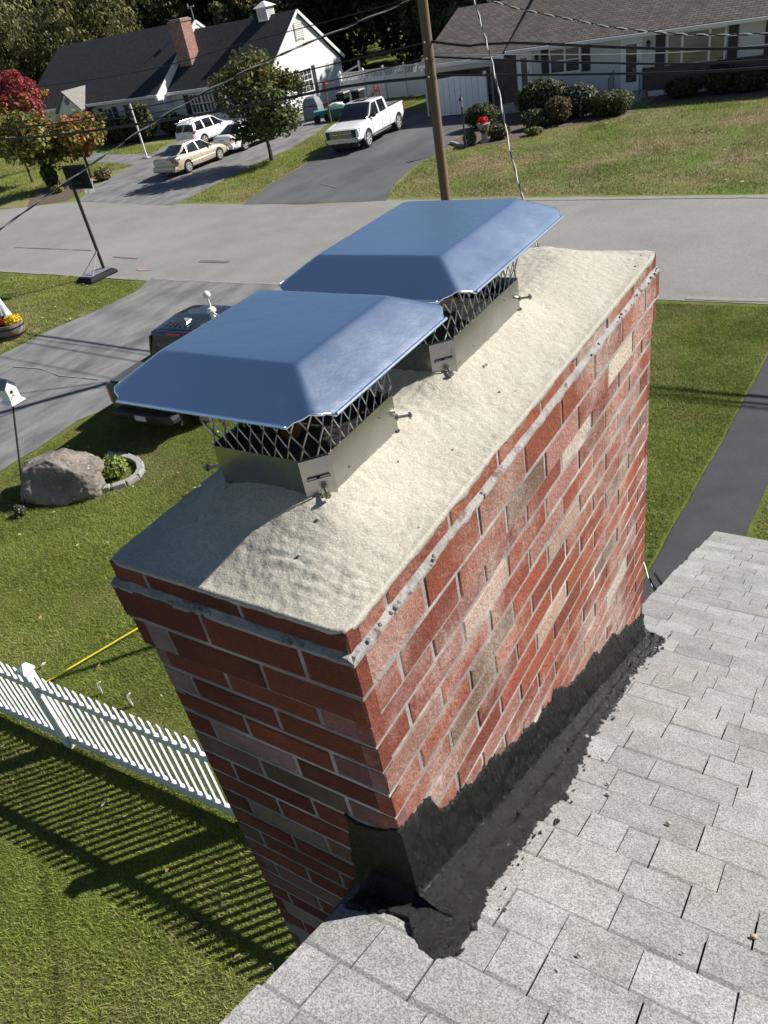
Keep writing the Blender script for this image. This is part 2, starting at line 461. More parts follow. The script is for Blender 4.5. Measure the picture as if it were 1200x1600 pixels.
sheet('ground', [(-400, -300), (400, -300), (400, 700), (-400, 700)], 0.0, M['lawn'], 100, 0)
sheet('far_lawn', [(-70, 23.6), (-34, 24.6), (-26, 24.0), (-18, 23.5), (-13, 23.4), (-8.5, 23.3), (-3.1, 23.0), (30, 22.5), (30, 41), (-70, 41)], 0.004, M['far_lawn'], 0.5, 0.12, 3)
sheet('road', [(-90, 19.0), (-60, 17.6), (-35, 16.5), (-27.7, 16.2), (-23.8, 16.0), (-19.8, 15.75), (-14.7, 15.5), (-3.9, 15.75), (-1.9, 15.75), (30, 16.3),
               (30, 22.4), (-3.1, 22.9), (-8.5, 23.4), (-12.9, 23.55), (-15.3, 23.75), (-18.7, 23.45), (-25.9, 24.1), (-34, 25.1), (-38.5, 24.2), (-60, 26.5), (-90, 29)], 0.008, M['road'], 0.6, 0.08, 1)
sheet('near_driveway', [(-19.4, 10.3), (-19.4, 12.0), (-19.05, 13.3), (-18.95, 14.9), (-19.4, 15.95), (-12.6, 15.75), (-13.0, 12.5), (-13.45, 8.75), (-13.7, 8.2), (-13.6, 7.1), (-13.6, 6.2),
                        (-13.8, -6), (-20.5, -6)], 0.012, M['drive_old'], 0.4, 0.05, 2)
sheet('gold_sedan_driveway', [(-34, 25.2), (-36, 28.1), (-37.5, 31.9), (-38.9, 35.3), (-40.3, 38.5), (-40.5, 41.9), (-33.8, 41.9), (-33.0, 43.5), (-31.5, 46), (-29.5, 45.5), (-29.4, 40.5), (-28.2, 37.7), (-27.1, 33.5), (-27.1, 30.8), (-26.6, 27), (-26.1, 23.9)], 0.012, M['drive_old'], 0.5, 0.08, 4)
sheet('front_walk', [(-38.9, 35.2), (-37.2, 32.4), (-44, 34.4), (-47, 36.2), (-47, 37.4), (-43.6, 35.9)], 0.016, M['drive_old'], 0.5, 0.04, 5)
sheet('white_truck_driveway', [(-22.1, 23.7), (-22.95, 26.5), (-23.4, 29.4), (-24.3, 33.0), (-25.3, 36.5), (-25.0, 41.2), (-20.9, 41.5), (-17.6, 38.5), (-17.5, 33.6), (-16.95, 31.4), (-16.95, 28.9), (-16.4, 26.0), (-15.9, 24.8), (-15.4, 23.6)], 0.012, M['drive_dark'], 0.5, 0.08, 6)
sheet('asphalt_path', [(-1.90, 5.5), (-1.85, 7.15), (-1.80, 8.5), (-1.67, 10.5), (-1.56, 13.5), (-1.50, 15.85), (-0.45, 15.85), (-0.70, 12.6), (-0.90, 9.6), (-0.96, 8.4), (-1.0, 5.5)], 0.012, M['drive_new'], 0.2, 0.025, 7)
sheet('mulch_bed', [(-37.0, 24.5), (-35.0, 25.5), (-36.7, 28.8), (-38.6, 29.8), (-40.8, 29.4), (-39.4, 26.5)], 0.016, M['mulch'], 0.4, 0.12, 8)
sheet('flower_bed', [(-17.3, 32.3), (-16.0, 31.2), (-14.1, 31.6), (-13.4, 33.5), (-10.6, 34.6), (-10.4, 36.6), (-13.9, 38.0), (-17.6, 37.8), (-17.4, 34.5)], 0.016, M['mulch'], 0.4, 0.12, 9)
sheet('foundation_bed', [(-10.2, 36.9), (6, 36.6), (6, 39.0), (-10.2, 39.0)], 0.016, M['mulch'], 0.4, 0.1, 10)
# sandy road edges, seams and patches
for i, (pts, mm) in enumerate([
    ([(-27.7, 16.3), (-19.9, 15.9), (-19.9, 15.72), (-27.7, 16.02)], 'pale_stain'),
    ([(-19.2, 15.95), (-13.0, 15.85), (-13.0, 15.72), (-19.2, 15.8)], 'pale_stain'),
    ([(-3.5, 15.95), (8, 16.15), (8, 15.95), (-3.5, 15.8)], 'pale_stain'),
    ([(-13.0, 23.55), (-3.2, 23.05), (6, 22.6), (6, 22.4), (-3.2, 22.8), (-13.0, 23.3)], 'pale_stain'),
    ([(-23.1, 17.75), (-21.7, 17.62), (-21.7, 17.52), (-23.1, 17.66)], 'crack'),
    ([(-18.7, 17.55), (-17.4, 17.5), (-17.4, 17.32), (-18.7, 17.36)], 'crack'),
    ([(-30, 18.6), (-25.0, 18.35), (-25.0, 18.31), (-30, 18.56)], 'crack'),
    ([(-20.8, 16.6), (-20.4, 16.72), (-20.2, 16.6), (-19.9, 16.62), (-20.2, 16.5), (-20.5, 16.47)], 'red_paint')]):
    sheet({'pale_stain': 'road_sand', 'crack': 'road_seam', 'red_paint': 'paint_mark'}[mm], pts, 0.0165 + 0.0006 * i, M[mm], 0.25, 0.05, 20 + i)
sheet('driveway_seam', [(-20.2, 26.4), (-18.8, 25.6), (-18.8, 25.56), (-20.2, 26.34)], 0.0255, M['crack'], 0.2, 0.05, 40)
sheet('driveway_seam', [(-18.2, 9.9), (-17.2, 9.98), (-16.2, 9.78), (-14.9, 9.86), (-14.9, 9.82), (-16.2, 9.75), (-17.2, 9.95), (-18.2, 9.87)], 0.026, M['pale_stain'], 0.1, 0.03, 41)


# ------------------------------------------------------------------ grass
def vnoise(x, y, s, seed):
    rs = np.random.RandomState(seed)
    g = rs.rand(64, 64)
    xs = (x * s) % 64; ys = (y * s) % 64
    xi = np.floor(xs).astype(int) % 64; yi = np.floor(ys).astype(int) % 64
    fx = xs - np.floor(xs); fy = ys - np.floor(ys)
    fx = fx * fx * (3 - 2 * fx); fy = fy * fy * (3 - 2 * fy)
    a = g[xi, yi]; b = g[(xi + 1) % 64, yi]; c = g[xi, (yi + 1) % 64]; d = g[(xi + 1) % 64, (yi + 1) % 64]
    return (a * (1 - fx) + b * fx) * (1 - fy) + (c * (1 - fx) + d * fx) * fy


def inpoly(x, y, poly):
    inside = np.zeros(len(x), bool)
    n = len(poly)
    for i in range(n):
        x0, y0 = poly[i]; x1, y1 = poly[(i + 1) % n]
        c = ((y0 > y) != (y1 > y))
        with np.errstate(divide='ignore', invalid='ignore'):
            xx = (x1 - x0) * (y - y0) / (y1 - y0 + 1e-12) + x0
        inside ^= c & (x < xx)
    return inside


def grass(name, poly, density, h, wd, dry, seed, green=(0.270, 0.330, 0.062), z=0.0, excl=()):
    rs = np.random.RandomState(seed)
    xs = [p[0] for p in poly]; ys = [p[1] for p in poly]
    area = (max(xs) - min(xs)) * (max(ys) - min(ys))
    n = int(area * density)
    x = rs.uniform(min(xs), max(xs), n); y = rs.uniform(min(ys), max(ys), n)
    k = inpoly(x, y, poly)
    for e in excl: k &= ~inpoly(x, y, e)
    x = x[k]; y = y[k]; n = len(x)
    a = rs.uniform(0, 2 * np.pi, n)
    hh = h * rs.uniform(0.45, 1.25, n) * (0.6 + 0.8 * vnoise(x, y, 1.7, seed + 9))
    lean = rs.normal(0, 0.55, (n, 2)) * hh[:, None]
    ww = wd * rs.uniform(0.6, 1.3, n)
    v = np.zeros((n, 3, 3))
    v[:, 0] = np.stack([x - np.cos(a) * ww, y - np.sin(a) * ww, np.full(n, z)], 1)
    v[:, 1] = np.stack([x + np.cos(a) * ww, y + np.sin(a) * ww, np.full(n, z)], 1)
    v[:, 2] = np.stack([x + lean[:, 0], y + lean[:, 1], z + hh], 1)
    f = np.arange(3 * n).reshape(n, 3)
    pt = 0.55 * vnoise(x, y, 0.55, seed + 1) + 0.3 * vnoise(x, y, 1.9, seed + 2) + 0.25 * vnoise(x, y, 6.0, seed + 3)
    dr = np.clip((pt - (0.78 - dry)) * 3.0, 0, 1) * rs.uniform(0.4, 1.0, n)
    dr = np.maximum(dr, (rs.rand(n) < 0.10) * 0.8)
    g = np.array(green); d = np.array((0.42, 0.34, 0.19)); ylw = np.array((0.30, 0.32, 0.10))
    t = rs.rand(n)[:, None] * 0.5
    c = g * (1 - t) + ylw * t
    c = c * (1 - dr[:, None]) + d * dr[:, None]
    c *= rs.uniform(0.7, 1.3, n)[:, None] * (0.75 + 0.5 * vnoise(x, y, 0.9, seed + 5))[:, None]
    o = np_mesh(name, v.reshape(-1, 3), f, M['grass'], np.repeat(c, 3, 0))
    tag(o, kind='stuff')
    return o


GRASS_ON = True
if GRASS_ON:
    tag(grass('grass', [(-13.5, 6.2), (-13.5, 8.8), (-13.0, 12), (-12.7, 15.5), (-9.5, 15.5), (-8, 9), (-4, 3), (-1.2, 1.2), (-2.0, -1.8), (-9.5, -1.0), (-13.6, 2.5)], 6500, 0.038, 0.0042, 0.16, 11),
        'mown green lawn grass around the white picket fence and the boulder', 'grass')
    tag(grass('grass', [(-6.5, 6.0), (-2.0, 5.5), (-1.9, 7.15), (-1.84, 8.5), (-1.71, 10.5), (-1.60, 13.5), (-1.54, 15.6), (-8, 15.5)], 4200, 0.040, 0.005, 0.15, 12, (0.215, 0.280, 0.052)),
        'green lawn strip between the red brick chimney and the fresh asphalt path', 'grass')
    tag(grass('grass', [(-0.92, 6.0), (1.5, 6.0), (1.5, 15.8), (-0.42, 15.8), (-0.66, 12.6), (-0.86, 9.6)], 4200, 0.040, 0.005, 0.12, 13),
        'lawn grass on the far side of the fresh asphalt path', 'grass')
    tag(grass('grass', [(-30, 15.8), (-23.8, 15.85), (-19.6, 15.6), (-19.0, 14.9), (-19.1, 13.3), (-19.5, 12.0), (-19.5, 10.3), (-22, 8.5), (-33, 12)], 1600, 0.05, 0.008, 0.25, 14),
        'patchy lawn grass under the basketball hoop beside the driveway', 'grass')
    tag(grass('grass', [(-26.0, 24.3), (-22.2, 24.1), (-23.0, 26.5), (-23.5, 29.4), (-24.4, 33.0), (-25.4, 36.6), (-25.4, 46), (-31, 46), (-29.2, 41), (-28.1, 37.7), (-27.0, 33.5), (-27.0, 30.8), (-26.5, 27)], 520, 0.08, 0.012, 0.32, 15),
        'grass strip dividing the two driveways across the road', 'grass')
    tag(grass('grass', [(-15.6, 24.0), (-8.5, 23.6), (-3.1, 23.2), (12, 22.7), (12, 36.7), (-10.3, 36.8), (-10.4, 34.6), (-13.3, 33.4), (-14.1, 31.5), (-16, 31.1), (-16.8, 31.3), (-16.85, 28.9), (-16.2, 26.0)], 520, 0.07, 0.012, 0.48, 16, (0.190, 0.250, 0.055)),
        'patchy half dry lawn grass before the brown roofed ranch house', 'grass')
    tag(grass('grass', [(-60, 28), (-39.5, 26.4), (-41, 29.5), (-38.7, 30), (-37.5, 32.3), (-44, 34.2), (-47.2, 36.2), (-47, 37.5), (-43.6, 36.1), (-39.1, 35.3), (-40.4, 38), (-60, 40)], 300, 0.10, 0.014, 0.15, 17),
        'green lawn grass before the white cape house and its small maples', 'grass')

# ------------------------------------------------------------------ the chimney
chim = empty('chimney', (-0.79, 1.32, 0), 'weathered red brick chimney with pale mortar crown beside the grey shingle roof', 'chimney')
chim_off = Vector((-0.79, 1.32, 0))


def cpart(mb, name, mats, **k):
    mb.v = [(p[0] - chim_off.x, p[1] - chim_off.y, p[2]) for p in mb.v]
    return mb.build(name, mats, chim, **k)


DX0, DX1, DY0, DY1 = -1.022, -0.546, 0.565, 2.082   # shaft face planes
BR_COL = [((0.290, 0.085, 0.050), 48), ((0.225, 0.064, 0.042), 26), ((0.33, 0.17, 0.135), 14), ((0.42, 0.28, 0.225), 7), ((0.20, 0.13, 0.09), 7), ((0.52, 0.43, 0.36), 3)]


def brick_color(rr):
    t = rr.uniform(0, sum(k for _, k in BR_COL)); a = 0
    for c, k in BR_COL:
        a += k
        if t <= a: break
    j = rr.uniform(0.84, 1.14)
    return tuple(x * j * rr.uniform(0.96, 1.04) for x in c)


def brick_on(mb, p0, p1, z0, z1, nrm, out, col, rr):
    """one brick: outer face between p0 and p1 (plan points), chamfered towards the viewer"""
    p0 = Vector((*p0, 0)); p1 = Vector((*p1, 0)); nrm = Vector((*nrm, 0))
    u = (p1 - p0).normalized(); ch = 0.0035
    j = lambda s=0.0019: rr.uniform(-s, s)
    o = nrm * (out + j(0.0010))
    back = nrm * -0.03
    z0 += j(); z1 += j()
    outer = [p0 + u * (ch + j()) + o + Vector((0, 0, z0 + ch)), p1 - u * (ch + j()) + o + Vector((0, 0, z0 + ch + j())),
             p1 - u * (ch + j()) + o + Vector((0, 0, z1 - ch + j())), p0 + u * (ch + j()) + o + Vector((0, 0, z1 - ch))]
    mid = [p0 + nrm * (out - 0.0026) + Vector((0, 0, z0)), p1 + nrm * (out - 0.0026) + Vector((0, 0, z0)),
           p1 + nrm * (out - 0.0026) + Vector((0, 0, z1)), p0 + nrm * (out - 0.0026) + Vector((0, 0, z1))]
    bk = [p0 + back + Vector((0, 0, z0)), p1 + back + Vector((0, 0, z0)), p1 + back + Vector((0, 0, z1)), p0 + back + Vector((0, 0, z1))]
    n = len(mb.v)
    mb.v += [tuple(q) for q in outer + mid + bk]
    mi_ = 1 if nrm.x < 0.5 else 0  # every face but the right one takes the shade-darkened, haze-free brick
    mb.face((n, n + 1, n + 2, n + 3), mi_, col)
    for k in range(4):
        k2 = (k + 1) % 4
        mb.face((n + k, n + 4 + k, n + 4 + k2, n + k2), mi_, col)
        mb.face((n + 4 + k, n + 8 + k, n + 8 + k2, n + 4 + k2), mi_, col)


def course(mb, x0, x1, y0, y1, z0, z1, odd, rr):
    g = 0.0075; P = 0.2022; half = P / 2
    # long faces (x = x0 / x1)
    for xx, nx in ((x1, 1), (x0, -1)):
        ys = [y0]
        first = P if not odd else half
        y = y0 + first
        while y < y1 - 0.06:
            ys.append(y + rr.uniform(-0.006, 0.006)); y += P
        ys.append(y1)
        for a, b in zip(ys[:-1], ys[1:]):
            aa = a if a == y0 else a + g / 2
            bb = b if b == y1 else b - g / 2
            brick_on(mb, (xx, aa), (xx, bb), z0, z1, (nx, 0), 0.0, brick_color(rr), rr)
    for yy, ny in ((y0, -1), (y1, 1)):
        xs = [x1]
        first = half if not odd else P
        x = x1 - first
        while x > x0 + 0.06:
            xs.append(x + rr.uniform(-0.006, 0.006)); x -= P
        xs.append(x0)
        for a, b in zip(xs[:-1], xs[1:]):
            aa = a if a == x1 else a - g / 2
            bb = b if b == x0 else b + g / 2
            brick_on(mb, (aa, yy), (bb, yy), z0, z1, (0, ny), 0.0, brick_color(rr), rr)


rr = random.Random(21)
shaft = MB(); core = MB()
zt = H - 0.912
pitch = 0.0626; g = 0.0090
i = 0
z = zt
while z > 0.02:
    course(shaft, DX0, DX1, DY0, DY1, z - pitch + g, z, i % 2 == 1, rr)
    z -= pitch; i += 1
cpart(shaft, 'brick_shaft', [M['brick'], M['brick_shade_toned']], recalc=True)
core.box(DX0 + 0.0022, DX1 - 0.0022, DY0 + 0.0022, DY1 - 0.0022, 0, zt + 0.002)
zj = zt
while zj > 0.1:
    e_ = 0.0012
    core.box(DX0 + e_, DX1 - e_, DY0 + e_, DY1 - e_, zj - pitch + 0.0006, zj - pitch + g - 0.0006)
    zj -= pitch
# corbel cores
CB = (-1.0355, -0.5325, 0.5515, 2.0955)
CC = (-1.031, -0.537, 0.556, 2.091)
CA = (-1.027, -0.541, 0.560, 2.087)
zB1, zB0, zC0 = H - 0.764, H - 0.840, H - 0.914
core.box(CC[0] + .0025, CC[1] - .0025, CC[2] + .0025, CC[3] - .0025, zC0 + 0.003, zB0 - 0.001)
core.box(CB[0] + .0025, CB[1] - .0025, CB[2] + .0025, CB[3] - .0025, zB0 - 0.004, zB1 - 0.003)
core.box(CA[0] + .0025, CA[1] - .0025, CA[2] + .0025, CA[3] - .0025, zB1 - 0.006, H - 0.7205)
cpart(core, 'mortar_joints', [M['mortar']])
cor = MB()
course(cor, *CC, zC0 + 0.006, zB0 - 0.004, True, rr)
course(cor, *CB, zB0 + 0.006, zB1, False, rr)
course(cor, *CA, zB1 + 0.007, H - 0.7195, True, rr)
cpart(cor, 'corbel_courses', [M['brick'], M['brick_shade_toned']])
# sloped mortar wash lying on the projecting course
lg = MB()
for (xa, ya, xb, yb, nx, ny) in ((CB[1], CB[2], CB[1], CB[3], 1, 0), (CB[0], CB[2], CB[1], CB[2], 0, -1), (CB[0], CB[2], CB[0], CB[3], -1, 0), (CB[0], CB[3], CB[1], CB[3], 0, 1)):
    n = 60
    rows = []
    for k in range(n + 1):
        t = k / n
        x = xa + (xb - xa) * t; y = ya + (yb - ya) * t
        w1 = 0.0012 + 0.006 * noise.noise(Vector((x * 30, y * 30, 1)))
        hgt = 0.011 + 0.011 * noise.noise(Vector((x * 22, y * 22, 4)))
        rows.append([(x - nx * 0.0005 + nx * w1 * 0.4, y + ny * w1 * 0.4, zB1 - 0.006), (x + nx * w1 * 0.4, y + ny * w1 * 0.4, zB1 + 0.001), (x - nx * 0.004, y - ny * 0.004, zB1 + 0.002 + hgt * 0.2),
                     (x - nx * 0.0085, y - ny * 0.0085, zB1 + 0.002 + hgt * 0.55), (x - nx * 0.020, y - ny * 0.020, zB1 + 0.002 + hgt * 0.6)])
    lg.loft(rows, closed=False, cap=False)
for k in range(190):    # crumbs and drips of mortar
    side = rr.random()
    if side < 0.72:
        y = rr.choice([rr.uniform(0.56, 0.80), rr.uniform(0.6, 2.08), rr.uniform(1.6, 2.08)]); x = CB[1] - rr.uniform(-0.001, 0.014)
    else:
        x = rr.choice([rr.uniform(-0.90, -0.82), rr.uniform(-1.02, -0.55)]); y = CB[2] + rr.uniform(-0.001, 0.012)
    s_ = rr.uniform(0.0015, 0.0050)
    lg.blob((x, y, zB1 + rr.uniform(-0.004, 0.006)), (s_, s_, s_ * 0.8), k, 0.4, 2, 6, 4)
cpart(lg, 'mortar_wash', [M['ledge']], smooth=True)

# crown
FL = [(-0.893, -0.683, 0.742, 0.970), (-0.893, -0.683, 1.165, 1.510)]     # the two flues (x0,x1,y0,y1)
cr = MB()
nx_, ny_ = 130, 330
X0, X1, Y0, Y1 = -1.0275, -0.5405, 0.5595, 2.0875


def crown_z(x, y):
    dx_, dy_ = min(x - X0, X1 - x), min(y - Y0, Y1 - y)
    h_ = max(0.13 - abs(dx_ - dy_), 0) / 0.13
    d = max(0.0, min(dx_, dy_) - h_ * h_ * 0.13 / 4 * min(1, min(dx_, dy_) / 0.03))
    t = max(0.0, min(1.0, d / 0.175)); t = t * t * (3 - 2 * t) * 0.55 + 0.45 * t
    df = 1e9
    for (a, b, c, e) in FL:
        dx = max(a - x, 0, x - b); dy = max(c - y, 0, y - e)
        df = min(df, math.hypot(dx, dy))
    z = H - 0.716 + 0.069 * t + 0.014 * max(0, 1 - df / 0.07)
    z += 0.0045 * noise.noise(Vector((x * 5, y * 5, 2))) + 0.0016 * noise.noise(Vector((x * 22, y * 22, 3))) + 0.0022 * noise.noise(Vector((x * 70, y * 70, 5))) + 0.0012 * noise.noise(Vector((x * 160, y * 160, 5)))
    # trowel ridges near the sunny front corner
    k = max(0, 1 - math.hypot((x + 0.66) / 0.17, (y - 0.64) / 0.075))
    z += 0.0012 * k * math.sin(y * 370 + 5 * noise.noise(Vector((x * 9, y * 9, 0)))) + 0.0042 * k * noise.noise(Vector((x * 26, y * 120, 8))) + 0.0022 * k * noise.noise(Vector((x * 90, y * 90, 8)))
    return z


ring_cnt = 0
idx = {}
rad = 0.03
for iy in range(ny_ + 1):
    for ix in range(nx_ + 1):
        u = ix / nx_; v = iy / ny_
        x = X0 + (X1 - X0) * u; y = Y0 + (Y1 - Y0) * v
        zz = crown_z(x, y)
        dx = min(x - X0, X1 - x); dy = min(y - Y0, Y1 - y)
        if dx < rad and dy < rad:      # rounded plan corners
            sx = 1 if x > -0.78 else -1; sy = 1 if y > 1.3 else -1
            ex, ey = rad - dx, rad - dy
            L_ = math.hypot(ex, ey); mx = max(ex, ey)
            if L_ > 1e-6:
                f_ = mx / L_
                x += -sx * (ex - ex * f_) * 0.6; y += -sy * (ey - ey * f_) * 0.6
        idx[ix, iy] = len(cr.v)
        cr.v.append((x, y, max(zz, H - 0.7145 + 0.0012 * noise.noise(Vector((x * 50, y * 50, 1))))))
for iy in range(ny_):
    for ix in range(nx_):
        cr.face((idx[ix, iy], idx[ix + 1, iy], idx[ix + 1, iy + 1], idx[ix, iy + 1]))
# skirt over the brick, ragged lower edge
per = [(ix, 0) for ix in range(nx_)] + [(nx_, iy) for iy in range(ny_)] + [(ix, ny_) for ix in range(nx_, 0, -1)] + [(0, iy) for iy in range(ny_, 0, -1)]
low = []
for (ix, iy) in per:
    p = cr.v[idx[ix, iy]]
    drop = 0.007 + 0.008 * max(-0.6, noise.noise(Vector((p[0] * 9, p[1] * 9, 7)))) + 0.006 * noise.noise(Vector((p[0] * 40, p[1] * 40, 9)))
    if ix == nx_:
        drop += 0.006 + 0.016 * max(0, (p[1] - 1.25)) * (0.55 + 1.0 * noise.noise(Vector((0, p[1] * 4.5, 3))))
    o1 = Vector((0, 0, 0))
    if ix == nx_: o1.x = 0.001
    if ix == 0: o1.x = -0.001
    if iy == 0: o1.y = -0.001
    if iy == ny_: o1.y = 0.001
    a = len(cr.v); cr.v.append((p[0] + o1.x, p[1] + o1.y, p[2] - 0.006))
    b = len(cr.v); cr.v.append((p[0] + o1.x * 0.2, p[1] + o1.y * 0.2, p[2] - max(0.008, drop)))
    c = len(cr.v); cr.v.append((p[0] - o1.x * 12, p[1] - o1.y * 12, p[2] - max(0.009, drop) - 0.002))
    low.append((idx[ix, iy], a, b, c))
for k in range(len(low)):
    p, q = low[k], low[(k + 1) % len(low)]
    for s_ in range(3):
        cr.face((p[s_], q[s_], q[s_ + 1], p[s_ + 1]))
crumb = MB()
cpart(cr, 'crown', [M['crown']], smooth='all')
for k in range(45):
    fl = rr.choice(FL + [None])
    if fl is None:
        x = rr.uniform(X0 + .02, X1 - .01); y = rr.uniform(Y0 + .02, Y1 - .02)
    else:
        x = rr.uniform(fl[0] - 0.04, fl[1] + 0.10); y = rr.uniform(fl[2] - 0.04, fl[3] + 0.05)
    s_ = rr.uniform(0.0012, 0.0034)
    crumb.blob((x, y, crown_z(x, y) + s_ * 0.4), (s_, s_, s_), k, 0.5, 2, 6, 4)
cpart(crumb, 'mortar_crumbs', [M['crown']], smooth=True)['kind'] = 'stuff'
# clay flue liners
for fi, (a, b, c, d) in enumerate(FL):
    ml = MB()
    zt_ = H - (0.545 if fi == 0 else 0.575)
    a_, b_, c_, d_ = a + .012, b - .012, c + .012, d - .012
    tk = 0.018
    for (x0, x1, y0, y1) in ((a_, b_, c_, c_ + tk), (a_, b_, d_ - tk, d_), (a_, a_ + tk, c_ + tk, d_ - tk), (b_ - tk, b_, c_ + tk, d_ - tk)):
        ztt = H - 0.604
        ml.box(x0, x1, y0, y1, H - 1.3, ztt)
    fo = cpart(ml, 'flue_liner', [M['sooty_clay']], bevel=0.003)
    ms = MB()
    ms.box(a_ + tk + .001, b_ - tk - .001, c_ + tk + .001, d_ - tk - .001, H - 1.25, H - 0.612)
    if fi == 0:
        ms2 = MB(); ms2.obox((a_ + .075, c_ + .10, H - .555), (.010, .006, .0), (-.006, .012, 0), (.012, 0, .055)); ms2.obox((a_ + .058, c_ + .095, H - .575), (.006, .004, .0), (-.006, .010, 0), (.006, 0, .032))
        sh_ = ms2.build('liner_shard', [M['clay']], None); sh_.location = (-chim_off.x, -chim_off.y, 0); sh_.parent = fo
    so = ms.build('soot', [M['soot']], None)
    so.location = (-chim_off.x, -chim_off.y, 0); so.parent = fo

# ------------------------------------------------------------------ chimney caps


def chimney_cap(fl, label, seed):
    a, b, c, d = fl
    cx, cy = (a + b) / 2, (c + d) / 2
    hx, hy = (b - a) / 2 + 0.003, (d - c) / 2 + 0.003
    zb = H - 0.645
    root = empty('flue_cover', (cx, cy, zb), label, 'chimney cap', group='stainless chimney caps')
    # --- base band: sheet with chamfered corners
    chm = 0.034
    pl = [(-hx + .006, -hy), (hx - chm, -hy), (hx, -hy + chm), (hx, hy - .006), (hx - .006, hy), (-hx + .006, hy), (-hx, hy - .006), (-hx, -hy + .006)]
    bm_ = MB(); t = 0.0016; bh = 0.068
    for s1 in range(len(pl)):
        p, q = pl[s1], pl[(s1 + 1) % len(pl)]
        pi_, qi = (p[0] * (1 - t / hx), p[1] * (1 - t / hy)), (q[0] * (1 - t / hx), q[1] * (1 - t / hy))
        bm_.loft([[(p[0], p[1], -0.004), (q[0], q[1], -0.004), (qi[0], qi[1], -0.004), (pi_[0], pi_[1], -0.004)],
                  [(p[0], p[1], bh), (q[0], q[1], bh), (qi[0], qi[1], bh), (pi_[0], pi_[1], bh)]])
    # flange turned inwards
    bm_.build('base_band', [M['steel_band']], root)
    # mortar foot under the band belongs to the crown; bracket on the visible corner
    br = MB()
    cxn = Vector((1, -1, 0)).normalized(); tn = Vector((1, 1, 0)).normalized()
    cc = Vector((hx - chm / 2, -hy + chm / 2, 0)) + cxn * 0.0012
    for (u0, u1, z0, z1, off) in ((-0.025, 0.025, 0.053, 0.067, 0.001), (-0.025, -0.017, 0.028, 0.053, 0.001), (0.018, 0.025, 0.028, 0.053, 0.001), (-0.025, 0.025, 0.000, 0.028, 0.001), (-0.018, 0.019, 0.0285, 0.0335, 0.006), (-0.017, 0.018, 0.034, 0.053, -0.0008)):
        br.obox(cc + tn * ((u0 + u1) / 2) + cxn * off + Vector((0, 0, (z0 + z1) / 2)), tn * ((u1 - u0) / 2), cxn * 0.0012, Vector((0, 0, (z1 - z0) / 2)))
    br.build('corner_bracket', [M['steel_band']], root)

    def bolt(p, dr, ln):
        bo = MB(); p = Vector(p); dr = Vector(dr).normalized()
        bo.tube([p - dr * 0.006, p + dr * ln], 0.0028, 8)
        bo.tube([p + dr * ln, p + dr * (ln + 0.0045)], 0.0062, 6)
        bo.tube([p + dr * (ln + 0.0045), p + dr * (ln + 0.0065)], [0.0045, 0.002], 6)
        bo.tube([p + dr * 0.002, p + dr * 0.0055], 0.0058, 6)
        bo.build('clamp_bolt', [M['bolt']], root, smooth=True)
    bolt(cc + tn * 0.006 + Vector((0, 0, 0.014)), cxn + Vector((0, 0, -0.25)), 0.019)
    bolt((hx - .004, hy - .004, 0.022), (1, 0.7, -0.05), 0.024)
    bolt((-hx + .006, -hy + 0.006, 0.026), (-1, -0.35, -0.1), 0.028)
    # rivets
    for (x, y, z_, n_) in ((0.1 * hx, -hy, 0.052, (0, -1)), (-0.55 * hx, -hy, 0.018, (0, -1)), (0.45 * hx, -hy, 0.014, (0, -1)), (hx, 0.55 * hy, 0.05, (1, 0)), (hx, -0.35 * hy, 0.018, (1, 0))):
        rv = MB(); rv.tube([(x, y, z_), (x + n_[0] * 0.0015, y + n_[1] * 0.0015, z_)], 0.0022, 8)
        rv.build('rivet', [M['bolt']], root)
    # --- expanded mesh screen
    sc_ = MB()
    rs = random.Random(seed)
    z0, z1 = bh - 0.010, 0.196
    cell = 0.0255
    walls = [((-hx + .004, -hy + .003), (hx - chm, -hy + .003)), ((hx - chm, -hy + .003), (hx - .003, -hy + chm)), ((hx - .003, -hy + chm), (hx - .003, hy - .003)),
             ((hx - .003, hy - .003), (-hx + .003, hy - .003)), ((-hx + .003, hy - .003), (-hx + .003, -hy + .004))]
    per_ = []; acc = 0
    for p, q in walls:
        per_.append((acc, p, q)); acc += math.hypot(q[0] - p[0], q[1] - p[1])

    def at(s_, z_):
        s_ = s_ % acc
        for (s0, p, q) in reversed(per_):
            if s_ >= s0 - 1e-9:
                L_ = math.hypot(q[0] - p[0], q[1] - p[1]); t_ = (s_ - s0) / L_
                fl_ = 1.0 + 0.10 * (z_ - z0) / (z1 - z0)
                return Vector(((p[0] + (q[0] - p[0]) * t_) * fl_, (p[1] + (q[1] - p[1]) * t_) * fl_, z_))
    ncell = int(round(acc / cell)); cw = acc / ncell
    rowh = 0.058
    nrow = int((z1 - z0) / (rowh / 2)) + 1
    for k in range(ncell):
        for sgn in (1, -1):
            pts = []
            for r_ in range(nrow + 1):
                zz = z0 + r_ * rowh / 2
                ph = r_ % 2
                s_ = k * cw + (ph * cw / 2 * sgn)
                # strands swell at the knots like real expanded metal
                base = at(s_, min(zz, z1))
                for dz in ((-0.0035, 0.0035) if 0 < r_ < nrow else (0,)):
                    pts.append(at(s_ - sgn * 0.0008 * (1 if ph else -1), min(zz + dz, z1)) + Vector((rs.uniform(-.0005, .0005), rs.uniform(-.0005, .0005), 0)))
            sc_.tube(pts, 0.0013, 4, cap=False)
    sc_.build('mesh_screen', [M['wire_mesh']], root, smooth=True)
    # --- lid
    LX, LY = 0.2115, (0.206 if seed == 3 else 0.250)
    zl = 0.195; rise = 0.046; ins = 0.082; cut = 0.048
